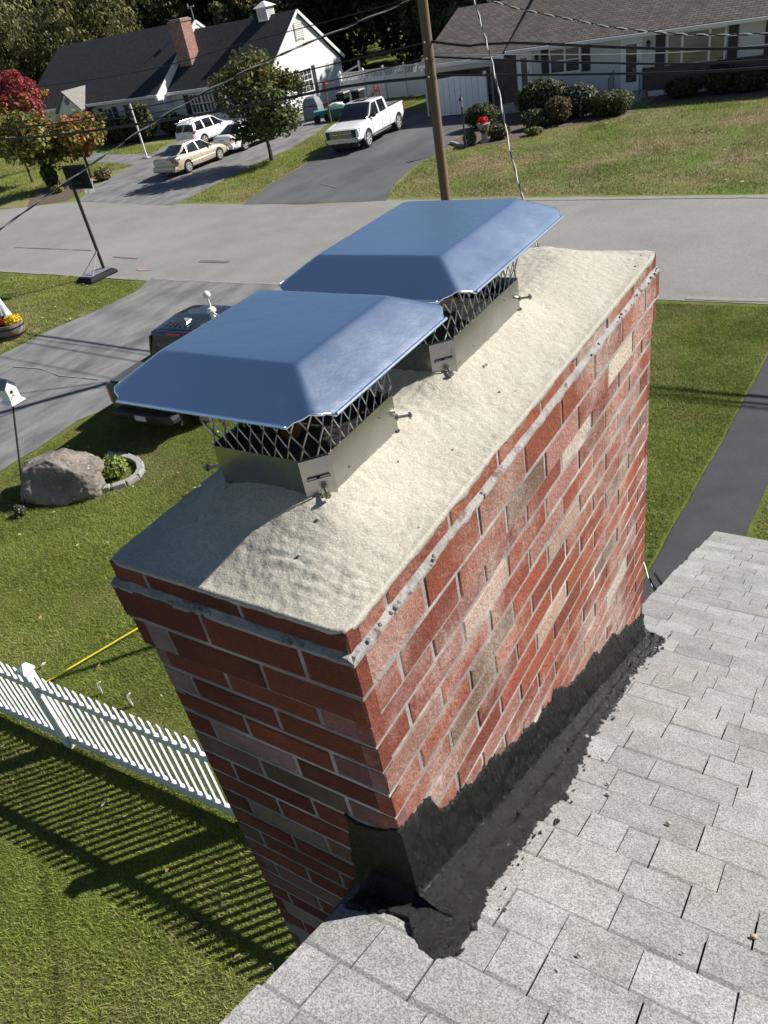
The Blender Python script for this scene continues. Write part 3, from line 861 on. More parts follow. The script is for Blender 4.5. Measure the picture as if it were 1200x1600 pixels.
    corner = [(0.0, -cut), (-0.006, -cut + 0.001), (-0.0100, -cut + 0.006), (-0.0125, -cut + 0.012), (-0.0160, -cut + 0.018), (-0.0215, -0.0255), (-0.0240, -0.0240)]
    cor_full = corner + [(v_, u_) for (u_, v_) in corner[::-1][1:]]

    def outline():
        pts = []
        nside = 14
        for q in range(4):
            # corner sign order counter-clockwise from (+,-)... built from the (+x,+y) template
            sx, sy = [(1, 1), (-1, 1), (-1, -1), (1, -1)][q]
            cc_ = cor_full if sx * sy > 0 else [(v_, u_) for (u_, v_) in cor_full]
            cps = [(sx * (LX + u_), sy * (LY + v_)) for (u_, v_) in cc_]
            if sx * sy < 0: pass
            pts.append(cps)
        # order each corner along ccw direction
        out = []
        for q in range(4):
            cps = pts[q]
            nxt = pts[(q + 1) % 4]
            out += [(p_, True) for p_ in cps]
            a_, b_ = cps[-1], nxt[0]
            for k in range(1, nside):
                t_ = k / nside
                out.append(((a_[0] + (b_[0] - a_[0]) * t_, a_[1] + (b_[1] - a_[1]) * t_), False))
        return out
    ol = outline()
    lid = MB()
    IX, IY = LX - ins, LY - ins

    def inner_pt(p, f):
        """f 0 = outline, 1 = crease; follows the nearest point on the crease rectangle with a soft corner"""
        px, py = p
        sx = 1 if px >= 0 else -1; sy = 1 if py >= 0 else -1
        ax, ay = abs(px), abs(py)
        qx, qy = min(ax, IX), min(ay, IY)
        r_ = 0.005
        if ax > IX and ay > IY:
            dx, dy = ax - IX, ay - IY
            l_ = math.hypot(dx, dy)
            qx, qy = IX - r_ + r_ * dx / l_, IY - r_ + r_ * dy / l_
        return (sx * (ax + (qx - ax) * f), sy * (ay + (qy - ay) * f))

    pf_x = [0.0, 0.02, 0.05, 0.08, 0.18, 0.35, 0.55, 0.75, 0.88, 0.95, 0.985, 1.01, 1.035, 1.12]
    pf_z = [0.0, -0.0022, -0.0018, 0.0010, 0.0058, 0.0144, 0.0245, 0.0346, 0.0411, 0.0445, 0.0459, 0.0466, 0.0469, 0.0470]

    def lid_z(x, y):
        """height of the pressed sheet: planes rising from the edges, rounded hips and creases"""
        dx, dy = LX - abs(x), LY - abs(y); kk = 0.011
        h_ = max(kk - abs(dx - dy), 0) / kk
        d_ = max(0.0, min(dx, dy) - h_ * h_ * kk / 4)
        z_ = float(np.interp(d_ / ins, pf_x, pf_z))
        return zl + z_ + 0.0010 * noise.noise(Vector((x * 6 + seed, y * 6, 0)))
    rings = []
    for f in (0.0, 0.03, 0.07, 0.12, 0.2, 0.3, 0.4, 0.5, 0.6, 0.7, 0.8, 0.88, 0.94, 0.97, 1.0):
        rings.append([(*inner_pt(p, f), lid_z(*inner_pt(p, f))) for (p, is_c) in ol])
    for dd in (0.0015, 0.003, 0.006, 0.02, 0.045):
        rg = []
        for p in rings[14]:
            q = (p[0] * (1 - dd / IX), p[1] * (1 - dd / IY))
            rg.append((q[0], q[1], lid_z(*q)))
        rings.append(rg)
    lid.loft(rings, closed=True, cap=False)
    b0 = len(lid.v) - len(ol); lid.v.append((0, 0, lid_z(0, 0)))
    for k in range(len(ol)): lid.face((b0 + k, b0 + (k + 1) % len(ol), len(lid.v) - 1))
    lo = lid.build('lid', [M['steel']], root, smooth='all')
    lo.location.y = -0.009 if seed == 3 else -0.0235
    so_ = lo.modifiers.new('thickness', 'SOLIDIFY'); so_.thickness = 0.0022; so_.offset = -1
    # hem: thin rolled rim along the straight edges
    hm = MB()
    for sx, sy, ax in ((1, 0, 0), (-1, 0, 0), (0, 1, 1), (0, -1, 1)):
        if ax == 0: pts = [(sx * (LX - 0.001), -(LY - cut - 0.002), zl - 0.0005), (sx * (LX - 0.001), (LY - cut - 0.002), zl - 0.0005)]
        else: pts = [(-(LX - cut - 0.002), sy * (LY - 0.001), zl - 0.0005), ((LX - cut - 0.002), sy * (LY - 0.001), zl - 0.0005)]
        hm.tube(pts, 0.0026, 6)
    hm.build('hem', [M['steel']], lo, smooth=True)
    return root


chimney_cap(FL[0], 'nearer square stainless steel chimney cap with bare mesh sides, over the front flue', 3)
chimney_cap(FL[1], 'farther rectangular stainless steel chimney cap, behind the square one on the crown', 8)

# ------------------------------------------------------------------ the house under us
house = empty('house', (2.6, 0.0, 0), 'house with light grey architectural shingle roof seen from on top', 'house')


def hpart(mb, name, mats, **k):
    mb.v = [(p[0] - 2.6, p[1], p[2]) for p in mb.v]
    return mb.build(name, mats, house, **k)


S = -0.49
roof_z = lambda y: H - 1.424 + S * (y - 0.565)
rake_x = lambda y: -0.655 + 0.001 * y
YE = 4.13
sl = Vector((0, 1, S)).normalized()
nrm = Vector((0, -S, 1)).normalized()
L_s = (YE + 1.6) / sl.y
dk = MB()
for (ya, yb) in ((-1.6, YE),):
    p = [(rake_x(ya) + .004, ya, roof_z(ya) - .012), (7, ya, roof_z(ya) - .012), (7, yb - .01, roof_z(yb) - .012), (rake_x(yb) + .004, yb - .01, roof_z(yb) - .012)]
    dk.loft([[q for q in p], [(q[0], q[1], q[2] - 0.03) for q in p]])
pk = [(rake_x(-1.6), -1.6, roof_z(-1.6) - .012), (7, -1.6, roof_z(-1.6) - .012), (7, -7.0, roof_z(-1.6) + S * 5.4), (rake_x(-1.6), -7.0, roof_z(-1.6) + S * 5.4)]
dk.loft([pk, [(q[0], q[1], q[2] - 0.03) for q in pk]])
hpart(dk, 'roof_deck', [M['shingle_edge']])
sh = MB()
rs = random.Random(5)
expo = 0.116
ncourse = int(L_s / expo)
for k in range(ncourse):
    s_low = L_s - k * expo          # distance from ridge to lower edge
    x = None
    xl = rake_x(-1.6 + s_low * sl.y)
    x = xl - rs.uniform(0, 0.01)
    first = True
    base_t = rs.uniform(0.92, 1.06)
    while x < 6.9:
        wdt = rs.choice([0.07, 0.09, 0.11, 0.13, 0.15, 0.17, 0.20]) * rs.uniform(0.9, 1.1)
        x2 = x + wdt
        thick = rs.random() < 0.52
        up = 0.0085 if thick else 0.0035
        up += rs.uniform(-0.0006, 0.0012)
        jag = rs.uniform(-0.004, 0.004)
        tone = 0.93 * base_t * rs.uniform(0.92, 1.10) * (1.0 if thick else 0.94)
        c = (0.335 * tone, 0.336 * tone * rs.uniform(0.99, 1.01), 0.332 * tone * rs.uniform(0.985, 1.03))
        if rs.random() < 0.12: c = tuple(q * 0.88 for q in c)
        gap = 0.0008
        o = Vector((0, -1.6, roof_z(-1.6)))

        def P(xx, s_, n_):
            q = o + sl * s_ + nrm * n_
            return (xx, q.y, q.z)
        so = s_low + jag
        ups = so - expo - 0.03
        n0 = len(sh.v)
        ch = 0.0022
        sh.v += [P(x + gap, ups, 0.0005), P(x2 - gap, ups, 0.0005), P(x2 - gap, so - ch, up), P(x + gap, so - ch, up), P(x + gap, so, up - 0.0018), P(x2 - gap, so, up - 0.0018), P(x + gap, so, -0.011), P(x2 - gap, so, -0.011), P(x + gap, ups, -0.011), P(x2 - gap, ups, -0.011)]
        sm_ = so - expo + 0.010 + rs.uniform(-0.003, 0.004); um_ = 0.0005 + (up - 0.0005) * (sm_ - ups) / (so - ch - ups)
        sh.v += [P(x + gap, sm_, um_), P(x2 - gap, sm_, um_)]
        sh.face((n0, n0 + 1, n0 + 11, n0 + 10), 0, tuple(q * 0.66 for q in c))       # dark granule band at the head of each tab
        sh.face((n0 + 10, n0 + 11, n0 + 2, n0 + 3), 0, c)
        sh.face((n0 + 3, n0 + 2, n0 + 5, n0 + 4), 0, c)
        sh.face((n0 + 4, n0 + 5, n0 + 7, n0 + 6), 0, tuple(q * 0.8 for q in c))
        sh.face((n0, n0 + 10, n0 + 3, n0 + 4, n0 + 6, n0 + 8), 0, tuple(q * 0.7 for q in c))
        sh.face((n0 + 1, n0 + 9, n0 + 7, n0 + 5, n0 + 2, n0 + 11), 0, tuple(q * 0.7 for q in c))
        x = x2 + (0.0004 if rs.random() < 0.6 else 0.0020)
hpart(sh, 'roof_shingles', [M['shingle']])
wl = MB()
wl.box(-0.545, 6.7, -6.6, YE - 0.35, 0, 3.1)
gp = [(-0.545, -6.6, 3.1), (-0.545, -1.6, roof_z(-1.6) - 0.06), (-0.545, YE - 0.36, 3.1)]
wl.loft([[(p[0] + 0.001, p[1], p[2] + .001) for p in gp], [(p[0] + 0.12, p[1], p[2] + .001) for p in gp]])
hpart(wl, 'wall', [M['white_siding']])
rk = MB()
for (ya, yb) in ((-1.55, 0.55), (2.11, YE - 0.02)):
    a = (rake_x(ya) + 0.012, ya, roof_z(ya) - 0.043); b = (rake_x(yb) + 0.012, yb, roof_z(yb) - 0.043)
    rk = MB(); rk.loft([[a, (a[0] + 0.02, a[1], a[2]), (a[0] + 0.02, a[1], a[2] - 0.12), (a[0], a[1], a[2] - 0.12)], [b, (b[0] + 0.02, b[1], b[2]), (b[0] + 0.02, b[1], b[2] - 0.12), (b[0], b[1], b[2] - 0.12)]])
    hpart(rk, 'rake_board', [M['white_trim']])
rk = MB(); rk.box(-0.62, 6.95, YE - 0.16, YE - 0.05, roof_z(YE) - 0.14, roof_z(YE) - 0.046)
hpart(rk, 'fascia', [M['white_trim']])

# tar flashing (part of the house: it seals roof and chimney)
top = [(0.56, 5.213), (0.603, 5.208), (0.638, 5.208), (0.668, 5.180), (0.689, 5.108), (0.718, 5.081), (0.776, 5.066), (0.813, 5.024), (0.845, 5.03), (0.896, 5.011), (0.968, 4.95), (1.054, 4.913), (1.138, 4.86), (1.167, 4.861), (1.229, 4.837), (1.25, 4.863), (1.317, 4.789), (1.386, 4.742), (1.452, 4.72), (1.549, 4.685), (1.572, 4.689), (1.606, 4.635), (1.66, 4.625), (1.741, 4.604), (1.795, 4.541), (1.878, 4.508), (1.985, 4.433), (2.064, 4.403), (2.095, 4.36)]
fl_o = [(0.55, -0.424), (0.621, -0.433), (0.679, -0.438), (0.792, -0.440), (0.914, -0.441), (1.032, -0.434), (1.17, -0.442), (1.30, -0.465), (1.51, -0.469), (1.729, -0.485), (1.877, -0.485), (2.076, -0.469), (2.15, -0.470), (2.20, -0.50)]
ty = np.array([t[0] for t in top]); tz = np.array([t[1] for t in top])
fy = np.array([t[0] for t in fl_o]); fx = np.array([t[1] for t in fl_o])
tb = MB()
ncol = 620
rows = []
TY0, TY1 = 0.560, 2.20
for k in range(ncol + 1):
    y = TY0 + (TY1 - TY0) * k / ncol
    n_ = lambda s_, q: noise.noise(Vector((y * s_, q, 0)))
    zr_ = roof_z(y)
    ztop = float(np.interp(y, ty, tz)) + 0.010 * n_(60, 1) + 0.010 * n_(150, 4) + 0.012 * n_(18, 9)
    xo = float(np.interp(y, fy, fx)) + 0.014 * n_(22, 3) + 0.010 * n_(75, 6) + 0.005 * n_(190, 2)
    xw = DX1 + 0.003
    if y > 2.085:
        ztop = zr_ + 0.030; xw = DX1 - 0.03
    col_ = []
    nw = 18; nfl = 22
    fr = 0.034
    for j in range(nw + 1):
        t = j / nw
        z_ = ztop + (zr_ + fr - ztop) * t
        if ztop < zr_ + fr: z_ = ztop
        edge = min(1, t * nw / 1.5)
        off = -0.006 + edge * 0.0105 + edge * (0.0035 * noise.noise(Vector((y * 28, z_ * 28, 3))) + 0.0030 * noise.noise(Vector((y * 95, z_ * 40, 3))) + 0.0026 * noise.noise(Vector((y * 170, z_ * 90, 3))))
        col_.append((xw - 0.004 + off + t * t * 0.010, y, z_))
    for j in range(1, nfl + 1):
        t = j / nfl
        x_ = xw + 0.010 + (xo - xw - 0.010) * t
        hh = fr * max(0, 1 - t * 2.0) ** 1.5
        edge = min(1, (1 - t) * nfl / 2.0)
        hh += edge * (0.0115 + 0.0035 * noise.noise(Vector((y * 16, x_ * 16, 6))) + 0.0034 * noise.noise(Vector((y * 62, x_ * 62, 1))) + 0.0032 * noise.noise(Vector((y * 130, x_ * 130, 1)))) - (1 - edge) * 0.004
        hh += edge * 0.007 * max(0, 1 - abs(((y + x_ * 0.3) % 0.31) - 0.13) / 0.010)      # lap seams
        hh += edge * 0.010 * max(0, 1 - abs(t - 0.52) / 0.16)                              # folded ridge of the flashing
        if y > 2.15: hh *= max(0.0, (2.20 - y) / 0.05)
        col_.append((x_, y, zr_ + hh))
    rows.append(col_)
tb.loft(rows, closed=False, cap=False)
# lobe of tar wrapped round the front corner onto the shingles
fr_x = np.array([-0.66, -0.64, -0.58, -0.538, -0.486, -0.453, -0.424]); fr_y = np.array([0.478, 0.471, 0.506, 0.512, 0.465, 0.456, 0.490])
foot = []
for k in range(121):
    x_ = -0.654 + 0.230 * k / 120
    yo = float(np.interp(x_, fr_x, fr_y)) + 0.008 * noise.noise(Vector((x_ * 40, 3, 0))) + 0.006 * noise.noise(Vector((x_ * 110, 3, 0)))
    yi = DY0 - 0.003 if x_ < DX1 else DY0 + 0.004
    rw = []
    for j in range(23):
        t = j / 22
        y_ = yi + (yo - yi) * t
        edge = min(1, (1 - t) * 9, max(0.0, (x_ + 0.656) * 60), max(0, (-0.422 - x_) * 60))
        hh = edge * (0.0130 + 0.005 * noise.noise(Vector((y_ * 16, x_ * 16, 6))) + 0.0045 * noise.noise(Vector((y_ * 55, x_ * 55, 1))) + 0.0022 * noise.noise(Vector((y_ * 160, x_ * 160, 1)))) - (1 - edge) * 0.004
        if x_ < DX1: hh += 0.034 * max(0, 1 - t * 2.2) ** 1.5
        else: hh += 0.034 * max(0, 1 - t * 2.2) ** 1.5 * max(0, 1 - (x_ - DX1) / 0.06) ** 1.5
        rw.append((x_, y_, roof_z(y_) + hh))
    foot.append(rw)
tb.loft(foot, closed=False, cap=False)
rsp = random.Random(12)
for k in range(70):      # smears and spatter beyond the brushed edge
    y = rsp.uniform(0.47, 2.22)
    x_ = (float(np.interp(y, fy, fx)) if y > 0.55 else -0.44) + abs(rsp.gauss(0, 0.011)) - 0.003
    s_ = rsp.choice([0.0014, 0.002, 0.003, 0.0055]) * rsp.uniform(0.7, 1.3); an = rsp.uniform(0, 6.28)
    n_ = 9
    b_ = len(tb.v); c_ = (x_, y)
    for q in range(n_):
        a_ = 2 * math.pi * q / n_; r_ = s_ * (1 + 0.45 * rsp.uniform(-1, 1))
        px__, py__ = c_[0] + r_ * math.cos(a_) * 0.8, c_[1] + r_ * 1.7 * math.sin(a_)
        tb.v.append((px__, py__, roof_z(py__) + 0.0062))
    tb.v.append((c_[0], c_[1], roof_z(c_[1]) + 0.0115))
    for q in range(n_): tb.face((b_ + q, b_ + (q + 1) % n_, b_ + n_))
hpart(tb, 'tar_flashing', [M['tar']], smooth='all')
ft = [(-0.66, 5.189), (-0.642, 5.169), (-0.599, 5.182), (-0.545, 5.213), (-0.538, 5.209), (-0.536, 5.10), (-0.536, 4.90), (-0.60, 4.85), (-0.70, 4.76), (-0.789, 4.734), (-0.739, 4.855), (-0.685, 4.971), (-0.681, 5.043), (-0.668, 5.106)]
fb = MB()
pts2 = []
for k in range(len(ft)):
    a, b = ft[k], ft[(k + 1) % len(ft)]
    for j in range(10):
        t = j / 10
        x_ = a[0] + (b[0] - a[0]) * t; z_ = a[1] + (b[1] - a[1]) * t
        if x_ < -0.55:
            x_ += 0.006 * noise.noise(Vector((x_ * 60, z_ * 60, 0))); z_ += 0.005 * noise.noise(Vector((x_ * 60, z_ * 60, 4)))
        pts2.append((x_, z_))
fb.loft([[(p[0], DY0 - 0.0045, p[1]) for p in pts2], [(p[0], DY0 + 0.01, p[1]) for p in pts2]])
hpart(fb, 'tar_patch', [M['tar']], smooth=True)

# pebbles on the shingles
for k, (x, y, s_) in enumerate([(0.002, 0.828, 0.006), (-0.40, 0.637, 0.004), (-0.251, 0.614, 0.004), (-0.207, 1.066, 0.006), (-0.271, 0.562, 0.0035), (-0.367, 1.132, 0.0045), (-0.41, 1.225, 0.006), (-0.353, 1.09, 0.006), (-0.10, 0.72, 0.003)]):
    pb = MB(); pb.blob((0, 0, s_ * 0.55), (s_ * 1.1, s_ * .8, s_ * 0.5), k, 0.5, 1.4, 10, 7)
    o = pb.build('pebble', [M['pebble']], None, smooth='all')
    o.location = (x, y, roof_z(y) + 0.007)
    tag(o, 'tiny tan pebble lying loose on the grey shingles', 'pebble', 'loose pebbles on the grey shingles')

# ------------------------------------------------------------------ white picket fence near us
fen = empty('picket_fence', (-6.85, 2.38, 0), 'low white picket fence with square posts crossing the near lawn', 'fence')
fdir = Vector((2.30, 0.085, 0)).normalized()
fnr = Vector((-fdir.y, fdir.x, 0))
posts = [-5.1, -2.55, 0.0, 2.55, 5.1]
rl = MB()
for t0, t1 in zip(posts[:-1], posts[1:]):
    for z0, z1 in ((0.07, 0.20), (0.90, 0.985)):
        c = fdir * ((t0 + t1) / 2) + Vector((0, 0, (z0 + z1) / 2))
        o = rl.obox(c, fdir * ((t1 - t0) / 2 - 0.055), fnr * 0.022, Vector((0, 0, (z1 - z0) / 2)))
for k, (t0, t1) in enumerate(zip(posts[:-1], posts[1:])):
    r1 = MB()
    for z0, z1 in ((0.07, 0.20), (0.90, 0.985)):
        r1.obox(fdir * ((t0 + t1) / 2) + Vector((0, 0, (z0 + z1) / 2)), fdir * ((t1 - t0) / 2 - 0.057), fnr * 0.022, Vector((0, 0, (z1 - z0) / 2)))
    ro = r1.build('rails', [M['white_vinyl']], fen, bevel=0.006)
    n = 21
    pk_ = MB()
    for j in range(n):
        t = t0 + 0.06 + (t1 - t0 - 0.12) * (j + 0.5) / n
        for zz0, zz1, tp in ((0.20, 0.90, 0), (0.985, 1.13, 1)):
            c = fdir * t
            hw, hd = 0.021, 0.011
            pr = [(-hw, -hd), (hw, -hd), (hw, hd), (-hw, hd)]
            ring0 = [tuple(c + fdir * a + fnr * b + Vector((0, 0, zz0))) for a, b in pr]
            ring1 = [tuple(c + fdir * a + fnr * b + Vector((0, 0, zz1))) for a, b in pr]
            rg = [ring0, ring1]
            if tp: rg.append([tuple(c + fdir * a * 0.15 + fnr * b * 0.6 + Vector((0, 0, zz1 + 0.035))) for a, b in pr])
            pk_.loft(rg)
    pk_.build('pickets', [M['white_vinyl']], fen)
for t in posts:
    po = MB(); c = fdir * t
    po.obox(c + Vector((0, 0, 0.59)), fdir * 0.055, fnr * 0.055, Vector((0, 0, 0.61)))
    p = po.build('post', [M['white_vinyl']], fen, bevel=0.006)
    cp = MB()
    q = [(-1, -1), (1, -1), (1, 1), (-1, 1)]
    R4 = lambda s_, z_: [tuple(c + fdir * a * s_ + fnr * b * s_ + Vector((0, 0, z_))) for a, b in q]
    cp.loft([R4(0.072, 1.20), R4(0.072, 1.228), R4(0.064, 1.236), R4(0.008, 1.285)])
    cp.build('post_cap', [M['white_vinyl']], p, bevel=0.003)

# yellow strap and the two plastic strips on the lawn
ys = MB()
pts = [(-8.25, 2.15, 0.06), (-7.88, 2.98, 0.05), (-7.52, 3.95, 0.055), (-7.2, 4.8, 0.05), (-6.9, 5.6, 0.03)]
for a, b in zip(pts[:-1], pts[1:]):
    a = Vector(a); b = Vector(b); d = (b - a); s_ = d.cross(Vector((0, 0, 1))).normalized()
    ys.loft([[tuple(a - s_ * .011), tuple(a + s_ * .011), tuple(a + s_ * .011 + Vector((0, 0, .008))), tuple(a - s_ * .011 + Vector((0, 0, .008)))],
             [tuple(b - s_ * .011), tuple(b + s_ * .011), tuple(b + s_ * .011 + Vector((0, 0, .008))), tuple(b - s_ * .011 + Vector((0, 0, .008)))]])
tag(ys.build('strap', [M['yellow']]), 'long yellow strap lying straight across the lawn behind the picket fence', 'strap')
for k, (x, y, lab, hgt, dx) in enumerate([(-7.10, 3.06, 'white curled plastic strip standing in the lawn, nearer to the yellow strap', 0.30, 0.10), (-6.59, 3.08, 'white curled plastic strip standing in the lawn, nearer to the chimney', 0.29, 0.07)]):
    st = MB()
    rows = []
    for j in range(11):
        t = j / 10
        w_ = 0.016 + 0.016 * math.sin(t * 3.0)
        bx = dx * t * t + 0.012 * math.sin(t * 7 + k); bz = hgt * (t - 0.12 * t ** 4)
        rows.append([(x + bx - w_, y, bz), (x + bx, y + 0.012, bz), (x + bx + w_, y - 0.004, bz + .006), (x + bx, y - 0.010, bz)])
    st.loft(rows)
    tag(st.build('marker_strip', [M['cloth']], None, smooth='all'), lab, 'strip', 'white plastic strips on the lawn')

# flagpole whose base the chimney hides
fp = empty('flagpole', (-5.78, 5.35, 0), 'white flagpole with a ball finial and pulley, rising behind the nearer chimney cap', 'flagpole')
a = MB(); a.tube([(0, 0, 0), (0, 0, 2.5), (0, 0, 3.92)], [0.040, 0.034, 0.026], 14); a.build('pole', [M['white_trim']], fp, smooth=True)
a = MB(); a.lathe([(0.02, 3.92), (0.046, 3.925), (0.050, 3.94), (0.036, 3.965), (0.012, 3.975), (0.008, 4.06)], 16); a.tube([(0, 0, 3.93), (0.07, -0.02, 3.90)], 0.012, 6); a.build('truck_pulley', [M['white_trim']], fp, smooth=True)
a = MB(); a.blob((0, 0, 4.10), (0.038, 0.038, 0.040), 0, 0, 1, 16, 10); a.build('finial_ball', [M['white_trim']], fp, smooth='all')
a = MB(); a.tube([(0.03, 0, 3.72), (0.10, 0.02, 3.74), (0.12, 0.02, 3.70)], 0.012, 6); a.tube([(0.075, 0.0, 3.9), (0.085, 0, 3.0), (0.06, 0, 1.2)], 0.005, 5); a.build('halyard', [M['white_trim']], fp, smooth=True)

# ------------------------------------------------------------------ boulder, paver ring, bird house
bo = MB()
bm0 = bmesh.new()
bmesh.ops.create_icosphere(bm0, subdivisions=6, radius=1.0)
for v in bm0.verts:
    d = v.co.normalized()
    k = 1 + 0.22 * noise.noise(d * 1.3 + Vector((4, 1, 2))) + 0.10 * noise.noise(d * 3.1 + Vector((1, 7, 0))) + 0.035 * noise.noise(d * 8) + 0.014 * noise.noise(d * 22)
    p = Vector((d.x * 0.98 * k, d.y * 0.60 * k, d.z * 0.58 * k))
    # flat broken facets: near face hollowed out, left shoulder cut
    for nvec, dist in ((Vector((0.25, -0.85, 0.40)).normalized(), 0.42), (Vector((-0.72, -0.5, 0.40)).normalized(), 0.60), (Vector((0.45, 0.1, 0.88)).normalized(), 0.52), (Vector((-0.3, 0.1, 0.95)).normalized(), 0.47), (Vector((0.9, -0.3, 0.3)).normalized(), 0.80)):
        e = p.dot(nvec) - dist - 0.04 * noise.noise(p * 3.5)
        if e > 0: p -= nvec * e * 0.86
    hol = Vector((0.12, -0.45, 0.12))
    q = (p - hol).length
    if q < 0.36: p += Vector((0, 1, -0.05)) * (0.36 - q) * 0.36
    p += d * 0.018 * noise.noise(p * 14) + d * 0.03 * abs(noise.noise(Vector((p.x * 3, p.y * 3, p.z * 7))))
    v.co = p
bo.v = [tuple(v.co) for v in bm0.verts]
for f in bm0.faces: bo.face([v.index for v in f.verts])
bm0.free()
o = bo.build('boulder', [M['boulder']], None, smooth='all')
o.location = (-11.65, 6.20, 0.25); o.rotation_euler = (0, 0, R(12)); o.scale = (.98, .92, .86)
tag(o, 'large grey brown boulder with a hollow front, beside the stone edged plant ring', 'boulder')
ring_c = [(-10.82, 6.40), (-10.62, 6.58), (-10.52, 6.78), (-10.56, 7.00), (-10.70, 7.16), (-10.90, 7.28), (-11.14, 7.33), (-11.38, 7.33), (-11.62, 7.30)]
for k, (x, y) in enumerate(ring_c):
    q = ring_c[min(k + 1, len(ring_c) - 1)]; p_ = ring_c[max(k - 1, 0)]
    an = math.atan2(q[1] - p_[1], q[0] - p_[0])
    pv = MB()
    pv.loft([[(-.115, -.062, 0), (.115, -.075, 0), (.115, .065, 0), (-.115, .055, 0)], [(-.112, -.06, .10), (.112, -.072, .10), (.112, .062, .10), (-.112, .052, .10)]])
    o = pv.build('edging_stone', [M['paver']], None, bevel=0.012)
    o.location = (x, y, 0); o.rotation_euler = (0, 0, an)
    tag(o, 'concrete edging stone in the curved ring beside the boulder', 'edging stone', 'edging stones of the plant ring')


# ------------------------------------------------------------------ foliage builders
def leaf_cloud(name, clumps, n, size, palette, seed, parent=None, up=0.35, bend=0.25, drop=0.0):
    """clumps: list of (centre, radius xyz, weight); palette: list of (rgb, weight)"""
    rs = np.random.RandomState(seed)
    wts = np.array([c[2] for c in clumps], float); wts /= wts.sum()
    ci = rs.choice(len(clumps), n, p=wts)
    cen = np.array([c[0] for c in clumps])[ci]; rad = np.array([c[1] for c in clumps])[ci]
    d = rs.normal(size=(n, 3)); d /= np.linalg.norm(d, axis=1)[:, None]
    r = rs.uniform(0.35, 1.0, n) ** 0.5 * (1 + 0.10 * rs.normal(size=n))
    p = cen + d * rad * r[:, None]
    nrm_ = d * 0.7 + rs.normal(size=(n, 3)) * 0.55 + np.array([0, 0, up])
    nrm_ /= np.linalg.norm(nrm_, axis=1)[:, None]
    a = np.cross(nrm_, rs.normal(size=(n, 3))); a /= np.linalg.norm(a, axis=1)[:, None] + 1e-9
    b = np.cross(nrm_, a)
    if drop: b = b * (1 - drop) + np.array([0, 0, -1.0]) * drop
    s = size * rs.uniform(0.55, 1.3, n)[:, None]
    v = np.zeros((n, 4, 3))
    v[:, 0] = p - b * s
    v[:, 1] = p + a * s * 0.62 + nrm_ * s * bend
    v[:, 2] = p + b * s * 1.1
    v[:, 3] = p - a * s * 0.62 + nrm_ * s * bend
    f = np.arange(4 * n).reshape(n, 4)
    pw = np.array([q[1] for q in palette], float); pw /= pw.sum()
    pc = np.array([q[0] for q in palette])
    # each clump leans to one tint of the palette
    ctint = rs.choice(len(palette), len(clumps), p=pw)
    own = rs.rand(n) < 0.55
    pi_ = np.where(own, ctint[ci], rs.choice(len(palette), n, p=pw))
    c = 1.3 * pc[pi_] * rs.uniform(0.65, 1.35, n)[:, None] * rs.uniform(0.75, 1.2, len(clumps))[ci][:, None]
    return np_mesh(name, v.reshape(-1, 3), f, M['leaf'], np.repeat(c, 4, 0), parent)


def limbs(mb, p, d, ln, r, depth, rs, tips, spread=0.6, up=0.25):
    p = Vector(p); d = Vector(d).normalized()
    pts = [p]; rr_ = [r]
    for k in range(3):
        d = (d + Vector((rs.uniform(-1, 1), rs.uniform(-1, 1), rs.uniform(-.3, 1) * up)) * 0.16).normalized()
        pts.append(pts[-1] + d * ln / 3); rr_.append(r * (1 - 0.2 * (k + 1)))
    mb.tube(pts, rr_, 7 if depth > 1 else 5)
    if depth == 0:
        tips.append(pts[-1]); return
    for k in range(rs.choice((2, 3, 3))):
        nd = (d + Vector((rs.uniform(-1, 1), rs.uniform(-1, 1), rs.uniform(-0.3, 0.7))) * spread).normalized()
        limbs(mb, pts[rs.choice((2, 3, 3))], nd, ln * rs.uniform(0.6, 0.8), rr_[-1] * 0.72, depth - 1, rs, tips, spread, up)
    tips.append(pts[-1])


